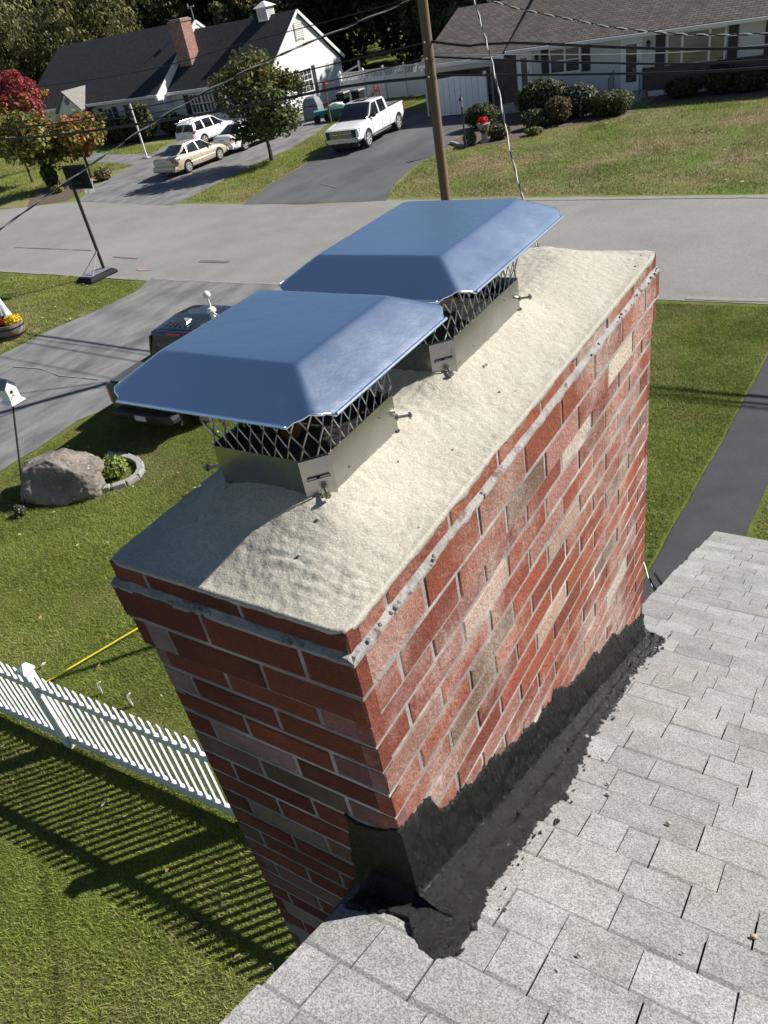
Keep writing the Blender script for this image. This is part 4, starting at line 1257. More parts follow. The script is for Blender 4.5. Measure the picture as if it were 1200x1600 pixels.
def tree(name, loc, h, r, trunk_h, trunk_r, n, size, palette, seed, label, group=None, lean=(0, 0), squash=1.0, top_palette=None, nclump=26, cat='tree', base=0.0, drop=0.0):
    rs = random.Random(seed)
    t = empty(name, loc, label, cat, group=group)
    mb = MB(); tips = []
    mb.tube([(0, 0, -0.05), (0.02, 0.01, trunk_h * 0.5), (lean[0] * 0.3, lean[1] * 0.3, trunk_h)], [trunk_r * 1.25, trunk_r, trunk_r * 0.85], 9)
    for k in range(4):
        an = k * 1.57 + rs.uniform(-.4, .4)
        limbs(mb, (lean[0] * 0.3, lean[1] * 0.3, trunk_h * 0.95), (math.cos(an) * 0.6, math.sin(an) * 0.6, 1.0), (h - trunk_h) * 0.36, trunk_r * 0.6, 2, rs, tips)
    mb.build('trunk', [M['bark']], t, smooth=True)
    cl = []
    cz = base + (h - base) * 0.52; rz = (h - base) * 0.48
    for k in range(nclump):
        while True:
            d = Vector((rs.uniform(-1, 1), rs.uniform(-1, 1), rs.uniform(-1, 1)))
            if 0.35 < d.length < 1: break
        wz = 1.0 - 0.45 * max(0, d.z)
        c = (lean[0] + d.x * r * 0.80 * wz, lean[1] + d.y * r * 0.80 * wz, cz + d.z * rz * 0.82)
        q = r * rs.uniform(0.22, 0.42)
        cl.append((c, (q, q, q * rs.uniform(0.6, 0.9) * squash), q * q))
    for tp in tips[::2]:
        q = r * rs.uniform(0.14, 0.26)
        if tp.z > base + 0.4: cl.append((tuple(tp), (q, q, q * 0.8), q * q))
    if top_palette:
        hi = [c for c in cl if c[0][2] > cz + rz * 0.15]; lo_ = [c for c in cl if c[0][2] <= cz + rz * 0.15]
        a = int(n * len(hi) / len(cl))
        # both tints belong to the one crown mesh
        o1 = leaf_cloud('crown', lo_, n - a, size, palette, seed, None, drop=drop)
        o2 = leaf_cloud('crown_tmp', hi, a, size, top_palette, seed + 1, None, drop=drop)
        bm = bmesh.new(); bm.from_mesh(o1.data); bm.from_mesh(o2.data)
        me = bpy.data.meshes.new('crown'); bm.to_mesh(me); bm.free()
        me.materials.append(M['leaf'])
        for o in (o1, o2):
            m0 = o.data; bpy.data.objects.remove(o); bpy.data.meshes.remove(m0)
        o = bpy.data.objects.new('crown', me); COL.objects.link(o); o.parent = t
    else:
        leaf_cloud('crown', cl, n, size, palette, seed, t, drop=drop)
    return t


def bush(name, loc, r, n, size, palette, seed, label, cat='shrub', group=None, boxy=0.0, amp=0.15):
    t = empty(name, loc, label, cat, group=group)
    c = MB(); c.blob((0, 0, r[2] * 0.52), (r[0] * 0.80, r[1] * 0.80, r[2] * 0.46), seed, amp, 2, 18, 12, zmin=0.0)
    c.build('dark_core', [M['core']], t, smooth='all')  # solid dark core filling the bush inside its leaves
    rs = np.random.RandomState(seed)
    d = rs.normal(size=(n, 3)); d /= np.linalg.norm(d, axis=1)[:, None]
    if boxy: d = np.sign(d) * np.abs(d) ** (1 - boxy * 0.5); d /= np.max(np.abs(d), axis=1)[:, None] * boxy + (1 - boxy) * np.linalg.norm(d, axis=1)[:, None]
    lump = np.array([1 + amp * noise.noise(Vector(q) * 2.2 + Vector((seed, 0, 0))) + amp * 0.6 * noise.noise(Vector(q) * 6) for q in d])
    p = d * np.array([r[0], r[1], r[2] * 0.5]) * (lump * rs.uniform(0.8, 1.04, n))[:, None] + np.array([0, 0, r[2] * 0.52])
    p[:, 2] = np.maximum(p[:, 2], 0.02)
    nn = d + rs.normal(size=(n, 3)) * 0.6 + np.array([0, 0, 0.3]); nn /= np.linalg.norm(nn, axis=1)[:, None]
    a = np.cross(nn, rs.normal(size=(n, 3))); a /= np.linalg.norm(a, axis=1)[:, None] + 1e-9
    b = np.cross(nn, a); s = size * rs.uniform(0.6, 1.3, n)[:, None]
    v = np.zeros((n, 4, 3))
    v[:, 0] = p - b * s; v[:, 1] = p + a * s * .55 + nn * s * .2; v[:, 2] = p + b * s; v[:, 3] = p - a * s * .55 + nn * s * .2
    pw = np.array([q[1] for q in palette], float); pw /= pw.sum(); pc = np.array([q[0] for q in palette])
    col = pc[rs.choice(len(palette), n, p=pw)] * rs.uniform(0.65, 1.35, n)[:, None]
    np_mesh('foliage', v.reshape(-1, 3), np.arange(4 * n).reshape(n, 4), M['leaf'], np.repeat(col, 4, 0), t)
    return t


GREEN = [((0.060, 0.085, 0.018), 5), ((0.085, 0.105, 0.022), 3), ((0.040, 0.060, 0.014), 3)]
bush('leafy_plant', (-11.05, 6.85, 0), (0.30, 0.26, 0.34), 900, 0.035, [((0.26, 0.34, 0.06), 4), ((0.18, 0.26, 0.05), 3)], 4, 'yellow green leafy plant inside the stone ring beside the boulder', 'plant')
bush('flowering_weed', (-11.75, 5.35, 0), (0.13, 0.12, 0.20), 130, 0.018, [((0.55, 0.58, 0.42), 2), ((0.10, 0.14, 0.04), 3)], 41, 'small pale flowered plant in the grass in front of the boulder', 'plant')

bh = empty('bird_house', (-12.22, 6.36, 0), 'white bird house on a thin black pole standing in front of the boulder', 'bird house')
a = MB(); a.tube([(0.25, -0.80, 0), (-0.03, 0, 1.6)], 0.016, 8); a.build('pole', [M['black_metal']], bh, smooth=True)
a = MB()
a.loft([[(-.17, -.14, 1.6), (.17, -.14, 1.6), (.17, .14, 1.6), (-.17, .14, 1.6)], [(-.14, -.12, 1.64), (.14, -.12, 1.64), (.14, .12, 1.64), (-.14, .12, 1.64)]])
a.loft([[(-.12, -.10, 1.64), (.12, -.10, 1.64), (.12, .10, 1.64), (-.12, .10, 1.64)], [(-.12, -.10, 1.90), (.12, -.10, 1.90), (.12, .10, 1.90), (-.12, .10, 1.90)], [(-.12, -.004, 2.0), (.12, -.004, 2.0), (.12, .004, 2.0), (-.12, .004, 2.0)]])
a.build('box', [M['white_trim']], bh)
a = MB()
for s_ in (-1, 1):
    a.loft([[(-.15, s_ * .135, 1.875), (.15, s_ * .135, 1.875), (.15, s_ * .135, 1.887), (-.15, s_ * .135, 1.887)], [(-.15, s_ * .001, 2.015), (.15, s_ * .001, 2.015), (.15, s_ * .001, 2.027), (-.15, s_ * .001, 2.027)]])
a.build('roof', [M['gray_plastic']], bh)
a = MB(); a.tube([(0.1195, -0.02, 1.80), (0.123, -0.02, 1.80)], 0.028, 12); a.tube([(0.12, -0.02, 1.745), (0.17, -0.02, 1.745)], 0.007, 6); a.build('entrance_hole', [M['black_metal']], bh)

# half barrel of flowers and the cloth figure above it
ba = empty('barrel_planter', (-20.30, 11.45, 0), 'half barrel planter of red and yellow flowers on the lawn edge by the driveway', 'planter')
a = MB(); a.lathe([(0.30, 0), (0.36, 0.12), (0.385, 0.26), (0.37, 0.40), (0.34, 0.40), (0.34, 0.34)], 24); a.build('barrel', [M['barrel']], ba, smooth=True)
a = MB(); a.lathe([(0.352, 0.08), (0.358, 0.08), (0.368, 0.12), (0.362, 0.12)], 24); a.lathe([(0.386, 0.28), (0.390, 0.28), (0.388, 0.32), (0.382, 0.32)], 24); a.build('hoops', [M['black_metal']], ba, smooth=True)
leaf_cloud('yellow_flowers', [((0.14, 0.06, 0.46), (0.24, 0.22, 0.13), 1)], 700, 0.035, [((0.80, 0.56, 0.02), 6), ((0.75, 0.45, 0.02), 2), ((0.06, 0.09, 0.02), 1)], 5, ba)
leaf_cloud('red_flowers', [((-0.16, -0.06, 0.46), (0.22, 0.22, 0.13), 1)], 700, 0.035, [((0.34, 0.012, 0.02), 6), ((0.24, 0.008, 0.016), 2), ((0.04, 0.05, 0.02), 1)], 6, ba)
gs = MB()
rows = []
for j in range(15):
    t = j / 14
    rg = []
    for k in range(28):
        a_ = 2 * math.pi * k / 28
        rr_ = 0.05 + 0.17 * t + 0.03 * math.sin(5 * a_ + j * 0.15) * t + 0.02 * math.sin(9 * a_) * t
        zz = 1.28 - 0.78 * t - (0.10 * math.sin(3 * a_ + 1) + 0.05 * math.sin(7 * a_)) * t ** 3
        rg.append((-20.45 + rr_ * math.cos(a_) * 0.9 + 0.03 * t, 11.52 + rr_ * math.sin(a_) * 0.7, zz))
    rows.append(rg)
gs.loft(rows, closed=True, cap=False)
gs.blob((-20.45, 11.52, 1.33), (0.12, 0.12, 0.14), 2, 0.1)
gs.tube([(-20.43, 11.5, 0.3), (-20.45, 11.52, 1.3)], 0.012, 6)
tag(gs.build('cloth_figure', [M['cloth']], None, smooth='all'), 'white draped cloth figure hanging on a stick over the flower barrel', 'decoration')

# ------------------------------------------------------------------ basketball hoop by the road (seen from behind)
hp = empty('basketball_hoop', (-21.75, 15.85, 0), 'portable black basketball hoop on the road edge, seen from behind', 'basketball hoop')
a = MB()
a.loft([[(-.38, -.62, 0.0), (.38, -.62, 0), (.38, .52, 0), (-.38, .52, 0)], [(-.38, -.62, 0.10), (.38, -.62, 0.10), (.38, .52, 0.10), (-.38, .52, 0.10)], [(-.30, -.52, 0.19), (.30, -.52, 0.19), (.30, .46, 0.16), (-.30, .46, 0.16)]])
a.build('base', [M['black_plastic']], hp, bevel=0.03)
a = MB(); a.box(-.26, .26, -.50, .44, 0.185, 0.20); a.build('base_lid', [M['gray_plastic']], hp, bevel=0.01)
a = MB(); a.tube([(0, .30, 0.12), (-0.05, .34, 2.1), (-0.08, .36, 3.0)], 0.05, 10); a.build('pole', [M['black_metal']], hp, smooth=True)
for sx in (-0.25, 0.25):
    a = MB(); a.tube([(sx, -0.40, 0.18), (-0.01, .31, 0.78)], 0.015, 6); a.build('brace', [M['gray_plastic']], hp, smooth=True)
a = MB(); a.box(-.58, .52, .58, .615, 2.58, 3.28); o = a.build('backboard', [M['black_plastic']], hp, bevel=0.015)
b = MB()
for (x0, x1, z0, z1) in ((-.54, .48, 2.60, 2.625), (-.54, .48, 3.235, 3.26), (-.54, -.515, 2.625, 3.235), (.455, .48, 2.625, 3.235), (-.20, .14, 2.74, 2.76), (-.20, .14, 3.0, 3.02), (-.20, -.18, 2.76, 3.0), (.12, .14, 2.76, 3.0)):
    b.box(x0, x1, .566, .579, z0, z1)
b.obox((-.35, .573, 2.92), (.18, 0, .22), (0, .006, 0), (-.009, 0, .007)); b.obox((.29, .573, 2.92), (.18, 0, -.22), (0, .006, 0), (.009, 0, .007))
b.build('rib_pattern', [M['black_metal']], o)
a = MB()
for k in range(24):
    a0 = 2 * math.pi * k / 24; a1 = 2 * math.pi * (k + 1) / 24
    a.tube([(-.03 + .225 * math.cos(a0), .86 + .225 * math.sin(a0), 2.78), (-.03 + .225 * math.cos(a1), .86 + .225 * math.sin(a1), 2.78)], 0.010, 6, cap=False)
a.build('rim', [M['orange']], hp, smooth=True)
a = MB()
for k in range(12):
    a0 = 2 * math.pi * k / 12
    for dk_ in (-1, 1):
        a1 = a0 + dk_ * math.pi / 6; a2 = a0
        a.tube([(-.03 + .22 * math.cos(a0), .86 + .22 * math.sin(a0), 2.775), (-.03 + .16 * math.cos(a1), .86 + .16 * math.sin(a1), 2.58), (-.03 + .13 * math.cos(a2), .86 + .13 * math.sin(a2), 2.40)], 0.006, 4, cap=False)
a.build('net', [M['cloth']], hp)
a = MB()
a.tube([(-.22, .62, 2.74), (-.07, .36, 2.9)], 0.02, 6); a.tube([(.16, .62, 2.74), (-.07, .36, 2.9)], 0.02, 6); a.tube([(0, .62, 3.1), (-.07, .36, 2.98)], 0.02, 6)
a.build('mount_arms', [M['black_metal']], hp, smooth=True)

# ------------------------------------------------------------------ utility pole and its cables
PX, PY = -8.83, 16.0
up_ = empty('utility_pole', (PX, PY, 0), 'tall weathered wooden utility pole rising beside the road behind the farther chimney cap', 'utility pole')
a = MB(); a.tube([(0, 0, -0.2), (0, 0, 3), (0, 0, 6), (0, 0, 10.6)], [0.118, 0.108, 0.100, 0.085], 20); a.build('pole', [M['wood_pole']], up_, smooth=True)
a = MB(); a.lathe([(0.02, 8.0), (0.24, 8.02), (0.26, 8.06), (0.26, 8.75), (0.22, 8.82), (0.05, 8.86)], 20, (-0.42, 0.0, 0)); a.tube([(-.1, 0, 8.3), (-.42, 0, 8.3)], 0.04, 8); a.tube([(-.35, 0, 8.86), (-.35, 0, 9.05)], 0.03, 8)
a.build('transformer', [M['gray_plastic']], up_, smooth=True)
a = MB(); a.box(-1.2, 1.2, -.19, -.11, 9.75, 9.87); a.build('crossarm', [M['wood_pole']], up_, bevel=0.008)
a = MB(); a.tube([(0, 0, 7.2), (-0.5, -1.3, 7.6), (-0.7, -2.0, 7.6)], 0.03, 8); a.build('lamp_arm', [M['gray_plastic']], up_, smooth=True)
a = MB(); a.blob((-0.75, -2.15, 7.57), (0.13, 0.26, 0.08), 1, 0, 1); a.build('lamp_head', [M['gray_plastic']], up_, smooth='all')
for z_ in (4.53, 4.86, 5.15):
    a = MB(); a.tube([(0, -.09, z_), (0, -.16, z_)], 0.025, 8); a.build('cable_clamp', [M['gray_plastic']], up_, smooth=True)


def cable(name, pts, r, m, label, cat='cable', twist=0, n=6):
    pts = [Vector(p) for p in pts]
    # Catmull-Rom through the given points
    out = []
    P_ = [pts[0] * 2 - pts[1]] + pts + [pts[-1] * 2 - pts[-2]]
    for i in range(1, len(P_) - 2):
        p0, p1, p2, p3 = P_[i - 1:i + 3]
        k = max(2, int((p2 - p1).length / 0.5))
        for j in range(k):
            t = j / k
            out.append(0.5 * ((2 * p1) + (p2 - p0) * t + (2 * p0 - 5 * p1 + 4 * p2 - p3) * t * t + (3 * p1 - p0 - 3 * p2 + p3) * t ** 3))
    out.append(pts[-1])
    mb = MB()
    if twist:
        # strands twisted round one another
        fine = []
        for a_, b_ in zip(out[:-1], out[1:]):
            k = max(1, int((b_ - a_).length / (twist / 8)))
            fine += [a_ + (b_ - a_) * j / k for j in range(k)]
        fine.append(out[-1])
        s_ = 0
        for st in range(2):
            pp = []; s_ = 0
            for i, p in enumerate(fine):
                if i: s_ += (p - fine[i - 1]).length
                x, y = frame(fine[min(i + 1, len(fine) - 1)] - fine[max(i - 1, 0)])
                an = 2 * math.pi * s_ / twist + st * math.pi
                pp.append(p + (x * math.cos(an) + y * math.sin(an)) * r * 0.62)
            mb.tube(pp, r * 0.6, 5, mi=st, cap=False)
        o = mb.build(name, [M[m], M['cable_black']], None, smooth='all')
    else:
        mb.tube(out, r, n, cap=True)
        o = mb.build(name, [M[m]], None, smooth='all')
    return tag(o, label, cat)


cable('cable', [(-40, 16, 5.0), (-23.96, 16, 4.51), (-17.5, 16, 4.63), (-13.51, 16, 4.85), (-9.81, 16, 5.08), (-8.83, 16, 5.14)], 0.016, 'cable_black', 'upper black cable from the wooden pole to the left, above the small maples')
cable('cable', [(-40, 16, 4.9), (-24.16, 16, 4.25), (-17.5, 16, 4.26), (-13.67, 16, 4.39), (-11, 16, 4.53), (-8.89, 16, 4.52)], 0.034, 'cable_black', 'thickest and lowest black cable running left from the wooden pole')
cable('cable', [(-30, 16.02, 4.9), (-20, 16.02, 4.45), (-13.59, 16.02, 4.60), (-10.62, 16.02, 4.72), (-9.0, 16.02, 4.86)], 0.012, 'cable_black', 'thin black cable between the two thicker ones left of the wooden pole')
cable('cable', [(-35, 16, 5.9), (-19.27, 16, 5.43), (-13.22, 16, 5.68), (-9.52, 16, 5.9), (-8.83, 16, 5.98)], 0.012, 'cable_black', 'thin black cable high on the left, crossing the black roof')
cable('cable', [(-8.83, 16, 5.16), (-7.9, 16, 4.97), (-7.0, 16, 4.92), (-2.43, 16, 4.34), (4, 16, 4.2), (12, 16, 4.8)], 0.026, 'cable_black', 'uppermost thick black cable right of the pole, along the brown roof edge')
cable('cable', [(-8.7, 16, 4.86), (-5.5, 16, 4.43), (-2.42, 16, 4.15), (4, 16, 4.0), (12, 16, 4.7)], 0.019, 'cable_black', 'middle black cable right of the pole, crossing the house windows')
cable('cable', [(-8.7, 16, 4.53), (-5.5, 16, 4.24), (-2.4, 16, 4.04), (4, 16, 3.95), (12, 16, 4.5)], 0.022, 'cable_black', 'lowest black cable right of the pole, crossing the house door')
cable('cable', [(-8.83, 16, 6.5), (-7.44, 16, 5.68), (-5.72, 16, 5.13), (-4.56, 16, 4.83), (-2.46, 16, 4.54), (3, 16, 4.3), (12, 16, 4.9)], 0.017, 'cable_alu', 'pale twisted cable sagging down across the brown roof at right', twist=0.35)
cable('cable', [(-8.7, 16.03, 4.88), (-7.01, 16.03, 4.72), (-4.55, 16.03, 4.47), (-2.44, 16.03, 4.38), (3, 16.03, 4.4), (12, 16.03, 5.0)], 0.008, 'cable_alu', 'thin pale wire right of the pole crossing the big window')
cable('cable', [(-8.83, 16, 5.95), (-12.99, 13.24, 4.97), (-17.12, 9.33, 3.0), (-20.5, 6.2, 1.4)][:3], 0.020, 'cable_alu', 'pale twisted service cable slanting down left across the sedan driveway', twist=0.9)
cable('cable', [(-8.83, 16, 9.3), (-4.13, 8.57, 6.03), (-3.12, 6.96, 4.88), (-2.58, 6.12, 4.40), (-1.55, 4.45, 3.72), (-0.86, 3.38, 3.40), (-0.69, 3.12, 3.46)], 0.009, 'cable_alu', 'steep twisted service cable coming down from the pole to the near roof', twist=0.42)
cable('cable', [(-0.67, 2.95, 3.60), (-0.70, 3.10, 3.58), (-0.76, 3.25, 3.50), (-0.83, 3.4, 3.42)], 0.010, 'cable_black', 'short black cable drooping at the roof edge behind the brick chimney')


# ------------------------------------------------------------------ vehicles (local: +Y forward, X to the right, z up)
def interp_stations(st, n):
    st = np.array(st, float)
    ys = np.linspace(st[0, 0], st[-1, 0], n)
    ys = np.unique(np.concatenate([ys, st[:, 0]]))
    return [(y, *[float(np.interp(y, st[:, 0], st[:, k])) for k in range(1, st.shape[1])]) for y in ys]


def body_ring(y, w, zb, zt, boxy):
    h = zt - zb
    if boxy:
        half = [(0.0, zb), (w * .86, zb), (w * .97, zb + .07), (w, zb + .3 * h), (w * 1.0, zb + .62 * h), (w * .985, zt - .09), (w * .955, zt - .02), (w * .90, zt), (w * .5, zt + .012), (0, zt + .016)]
    else:
        half = [(0.0, zb), (w * .82, zb), (w * .95, zb + .08), (w, zb + .36 * h), (w * .995, zb + .58 * h), (w * .96, zb + .80 * h), (w * .90, zb + .93 * h), (w * .80, zt - .008), (w * .45, zt + .012), (0, zt + .018)]
    return [(x, y, z) for x, z in half] + [(-x, y, z) for x, z in half[-2:0:-1]]


def cab_ring(y, wb, zb, wt, zr, off=0.0, part='all'):
    half = [(wb + off, zb), (wb * .985 + wt * .015 + off, zb + .08 * (zr - zb)), (wb * .5 + wt * .5 + off, zb + .5 * (zr - zb)), (wt + off, zb + .88 * (zr - zb)), (wt - .025 + off * .7, zr - .012 + off), (wt * .8, zr + .006 + off), (wt * .4, zr + .018 + off), (0, zr + .022 + off)]
    if part == 'roof': half = half[3:]
    return [(x, y, z) for x, z in half] + [(-x, y, z) for x, z in half[-2::-1]]


def boolean_cut(o, cutter):
    md = o.modifiers.new('cut', 'BOOLEAN'); md.operation = 'DIFFERENCE'; md.object = cutter; md.solver = 'EXACT'
    dg = bpy.context.evaluated_depsgraph_get()
    me = bpy.data.meshes.new_from_object(o.evaluated_get(dg))
    o.modifiers.clear()
    old = o.data; o.data = me; bpy.data.meshes.remove(old)
    me.polygons.foreach_set('use_smooth', [True] * len(me.polygons))
    me.set_sharp_from_angle(angle=R(35))


def wheel(root, x, y, r, wd, spokes=5, paint='rim'):
    s_ = 1 if x > 0 else -1
    t = MB()
    t.lathe([(r * .62, -wd / 2), (r * .9, -wd / 2), (r * .985, -wd * .36), (r, -wd * .2), (r, wd * .2), (r * .985, wd * .36), (r * .9, wd / 2), (r * .62, wd / 2)], 32, (x, y, r), 'x')
    tyre = t.build('wheel', [M['tyre']], root, smooth=True)
    rm = MB()
    xo = x + s_ * wd * .5
    rm.lathe([(r * .66, xo - s_ * .09 - 0), (r * .67, xo + s_ * .004), (r * .60, xo + s_ * .006), (r * .57, xo - s_ * .05), (r * .2, xo - s_ * .06), (r * .02, xo - s_ * .06)], 32, (0, y, r), 'x')
    for k in range(spokes):
        a = 2 * math.pi * k / spokes + .3
        d = Vector((0, math.cos(a), math.sin(a))); n_ = Vector((0, -math.sin(a), math.cos(a)))
        rm.obox(Vector((xo - s_ * .011, y, r)) + d * r * .36, d * r * .25, n_ * r * (.085 if spokes < 8 else .05), Vector((.014, 0, 0)))
    rm.lathe([(r * .13, xo - s_ * .05), (r * .13, xo - s_ * .002), (r * .02, xo)], 16, (0, y, r), 'x')
    rm.build('rim', [M[paint]], tyre, smooth=True)


def seam_pts(st, y, boxy, z0, z1, side, off=0.003):
    n = 14
    s = interp_stations(st, 60)
    best = min(s, key=lambda q: abs(q[0] - y))
    rg = [p for p in body_ring(*best, boxy)][:10]
    zz = [p[2] for p in rg]; xx = [p[0] for p in rg]
    return [((float(np.interp(z0 + (z1 - z0) * k / n, zz, xx)) + off) * side, y, z0 + (z1 - z0) * k / n) for k in range(n + 1)]


def side_x(st, y, z, boxy):
    s = interp_stations(st, 60)
    best = min(s, key=lambda q: abs(q[0] - y))
    rg = body_ring(*best, boxy)[:10]
    return float(np.interp(z, [p[2] for p in rg], [p[0] for p in rg]))


def vehicle(name, loc, rz, label, cat, paint, st, cab, roof, wheels, r, boxy=False, doors=(), dz=(0.35, 0.9), handles=(), pillars=(), spokes=7, scale=1.0, bed=None, rail=False):
    root = empty(name, loc, label, cat, rz)
    root.scale = (scale, scale, scale)
    P = M[paint]
    mb = MB()
    mb.loft([body_ring(*q, boxy) for q in interp_stations(st, 44)])
    body = mb.build('body', [P], root, smooth='all')
    body.data.set_sharp_from_angle(angle=R(40))
    cut = MB()
    for wy in wheels:
        cut.lathe([(r * 1.16, -1.6), (r * 1.16, 1.6)], 28, (0, wy, r * 1.02), 'x')
    if bed: cut.box(*bed)
    c_o = cut.build('cutter', [P])
    body.parent = None
    boolean_cut(body, c_o)
    cm = c_o.data; bpy.data.objects.remove(c_o); bpy.data.meshes.remove(cm)
    body.parent = root
    ww = max(q[1] for q in st)
    und = MB()
    und.box(-ww * .72, ww * .72, st[0][0] + .25, st[-1][0] - .25, r * .55, min(q[3] for q in st[2:-2]) - .18)
    und.build('underbody', [M['trim_dark']], root)
    for wy in wheels:
        for sx in (-1, 1): wheel(root, sx * (ww - .125), wy, r, .225, spokes)
    # greenhouse
    g_ = MB(); g_.loft([cab_ring(*q) for q in interp_stations(cab, 16)])
    glass = g_.build('windows', [M['auto_glass']], root, smooth=True)
    rf = MB()
    ra = [q for q in interp_stations(cab, 30) if roof[0] - 1e-6 <= q[0] <= roof[1] + 1e-6]
    outer = [cab_ring(*q, off=.010, part='roof') for q in ra]; inner = [cab_ring(*q, off=-.03, part='roof') for q in ra]
    nr = len(outer[0])
    rf.loft([o_ + i_[::-1] for o_, i_ in zip(outer, inner)])
    cs = interp_stations(cab, 60)

    def cabpt(y, t, side, off=.014):
        q = min(cs, key=lambda k: abs(k[0] - y))
        rg = cab_ring(*q, off=off)[:5]
        zt_ = q[2] + t * (q[4] - q[2])
        return Vector((side * float(np.interp(zt_, [p[2] for p in rg], [p[0] for p in rg])), y, zt_))
    for side in (-1, 1):
        for (yb, yt, wb_, wt_) in pillars:
            a0, a1 = cabpt(yb, .0, side), cabpt(yt, .93, side)
            am = (cabpt((yb + yt) / 2, .5, side))
            ring = []
            for p, w_ in ((a0, wb_), (am, (wb_ + wt_) / 2), (a1, wt_)):
                ring.append([tuple(p + Vector((0, -w_, 0))), tuple(p + Vector((0, w_, 0))), tuple(p + Vector((-side * .05, w_ * .9, 0))), tuple(p + Vector((-side * .05, -w_ * .9, 0)))])
            rf.loft(ring)
    rf.build('roof', [P], root, smooth=True)
    if rail:
        for sx in (-1, 1):
            a = MB(); a.tube([(sx * .52, roof[0] + .25, cab[2][4] + .03), (sx * .53, roof[0] + .35, cab[2][4] + .075), (sx * .53, roof[1] - .3, cab[2][4] + .065), (sx * .52, roof[1] - .2, cab[2][4] + .02)], .018, 6); a.build('roof_rail', [M['chrome']], root, smooth=True)
    # seams, handles, mirrors
    sm = MB()
    for y in doors:
        for side in (-1, 1):
            sm.tube(seam_pts(st, y, boxy, dz[0], dz[1], side), .006, 4)
    if doors:
        for side in (-1, 1):
            for a_, b_ in ((min(doors), max(doors)),):
                sm.tube([(side * (side_x(st, a_ + (b_ - a_) * k / 8, dz[0], boxy) + .002), a_ + (b_ - a_) * k / 8, dz[0]) for k in range(9)], .006, 4)
        sm.build('door_seams', [M['trim_dark']], root)
    for y, z in handles:
        for side in (-1, 1):
            a = MB(); x = side_x(st, y, z, boxy)
            a.tube([(side * (x - .01), y - .09, z), (side * (x + .02), y - .07, z), (side * (x + .022), y + .07, z), (side * (x - .01), y + .09, z)], .013, 6)
            a.build('door_handle', [P if paint != 'white_paint' else M['white_paint']], root, smooth=True)
    return root


def mirror(root, y, z, x, paint, big=1.0):
    for s_ in (-1, 1):
        a = MB(); a.blob((s_ * (x + .11 * big), y, z), (.12 * big, .07, .085 * big), 1, 0, 1, 12, 8); a.tube([(s_ * (x - .05), y + .02, z - .05), (s_ * (x + .06), y + .01, z - .03)], .025, 6)
        a.build('mirror', [M[paint]], root, smooth=True)


sed_st = [(-2.40, .50, .42, .72), (-2.37, .74, .30, .90), (-2.25, .83, .25, 1.00), (-1.9, .885, .22, 1.035), (-1.2, .90, .21, 1.01), (-.2, .905, .20, .965), (.8, .905, .20, .945), (1.25, .90, .20, .925), (1.8, .88, .22, .84), (2.15, .83, .25, .74), (2.33, .72, .30, .64), (2.40, .48, .38, .56)]
sed_cab = [(-1.92, .62, 1.00, .585, 1.04), (-1.55, .70, 1.00, .57, 1.20), (-1.02, .77, .985, .575, 1.41), (-.3, .79, .96, .60, 1.465), (.35, .785, .94, .60, 1.43), (.75, .765, .93, .625, 1.28), (1.30, .71, .915, .68, .95)]
SED_S = .88


def sedan_details(root, paint):
    a = MB(); a.loft([[(-.86, -2.44, .32), (.86, -2.44, .32), (.80, -2.47, .40), (-.80, -2.47, .40)], [(-.87, -2.34, .30), (.87, -2.34, .30), (.87, -2.34, .58), (-.87, -2.34, .58)]][::-1]); a.loft([body_ring(-2.46, .80, .36, .56, True), body_ring(-2.42, .86, .31, .60, True), body_ring(-2.2, .895, .28, .62, True)])
    a.build('rear_bumper', [M[paint]], root, smooth=True, bevel=.01)
    a = MB(); a.loft([body_ring(2.2, .865, .26, .56, True), body_ring(2.38, .80, .28, .54, True), body_ring(2.46, .62, .32, .50, True)]); a.build('front_bumper', [M[paint]], root, smooth=True)
    for s_ in (-1, 1):
        a = MB(); a.loft([[(s_ * .50, -2.385, .70), (s_ * .50, -2.375, .86), (s_ * .46, -2.30, .86), (s_ * .46, -2.30, .70)], [(s_ * .74, -2.355, .68), (s_ * .74, -2.345, .885), (s_ * .66, -2.25, .885), (s_ * .66, -2.25, .68)], [(s_ * .855, -2.22, .68), (s_ * .85, -2.15, .90), (s_ * .75, -2.1, .90), (s_ * .75, -2.1, .68)]])
        a.build('tail_light', [M['tail_red']], root, smooth=True)
        a = MB(); a.loft([[(s_ * .52, 2.345, .56), (s_ * .50, 2.30, .68), (s_ * .48, 2.2, .66), (s_ * .48, 2.2, .56)], [(s_ * .80, 2.22, .58), (s_ * .81, 2.08, .74), (s_ * .7, 2.0, .70), (s_ * .7, 2.0, .58)]])
        a.build('headlight', [M['lamp_clear']], root, smooth=True)
        a = MB(); a.tube([(s_ * .25, -2.2, .27), (s_ * .25, -2.5, .26)], .03, 8)
        if s_ > 0: a.build('exhaust', [M['chrome']], root, smooth=True)
    a = MB(); a.box(-.17, .17, -2.405, -2.392, .66, .78); a.build('licence_plate', [M['plate']], root)
    a = MB()
    for s_ in (-1, 1):
        a.tube([(s_ * .30, -2.395, .815), (s_ * -.30 * 0, -2.40, .82)], .012, 6)
    a.build('boot_trim', [M['chrome']], root)
    for s_ in (-1, 1):
        a = MB(); a.tube([(s_ * (side_x(sed_st, y, .52, False) + .006), y, .52) for y in (-1.05, -.5, 0, .5, 1.0)], .022, 6); a.build('side_moulding', [M[paint]], root, smooth=True)
    mirror(root, .75, 1.0, .80, paint)


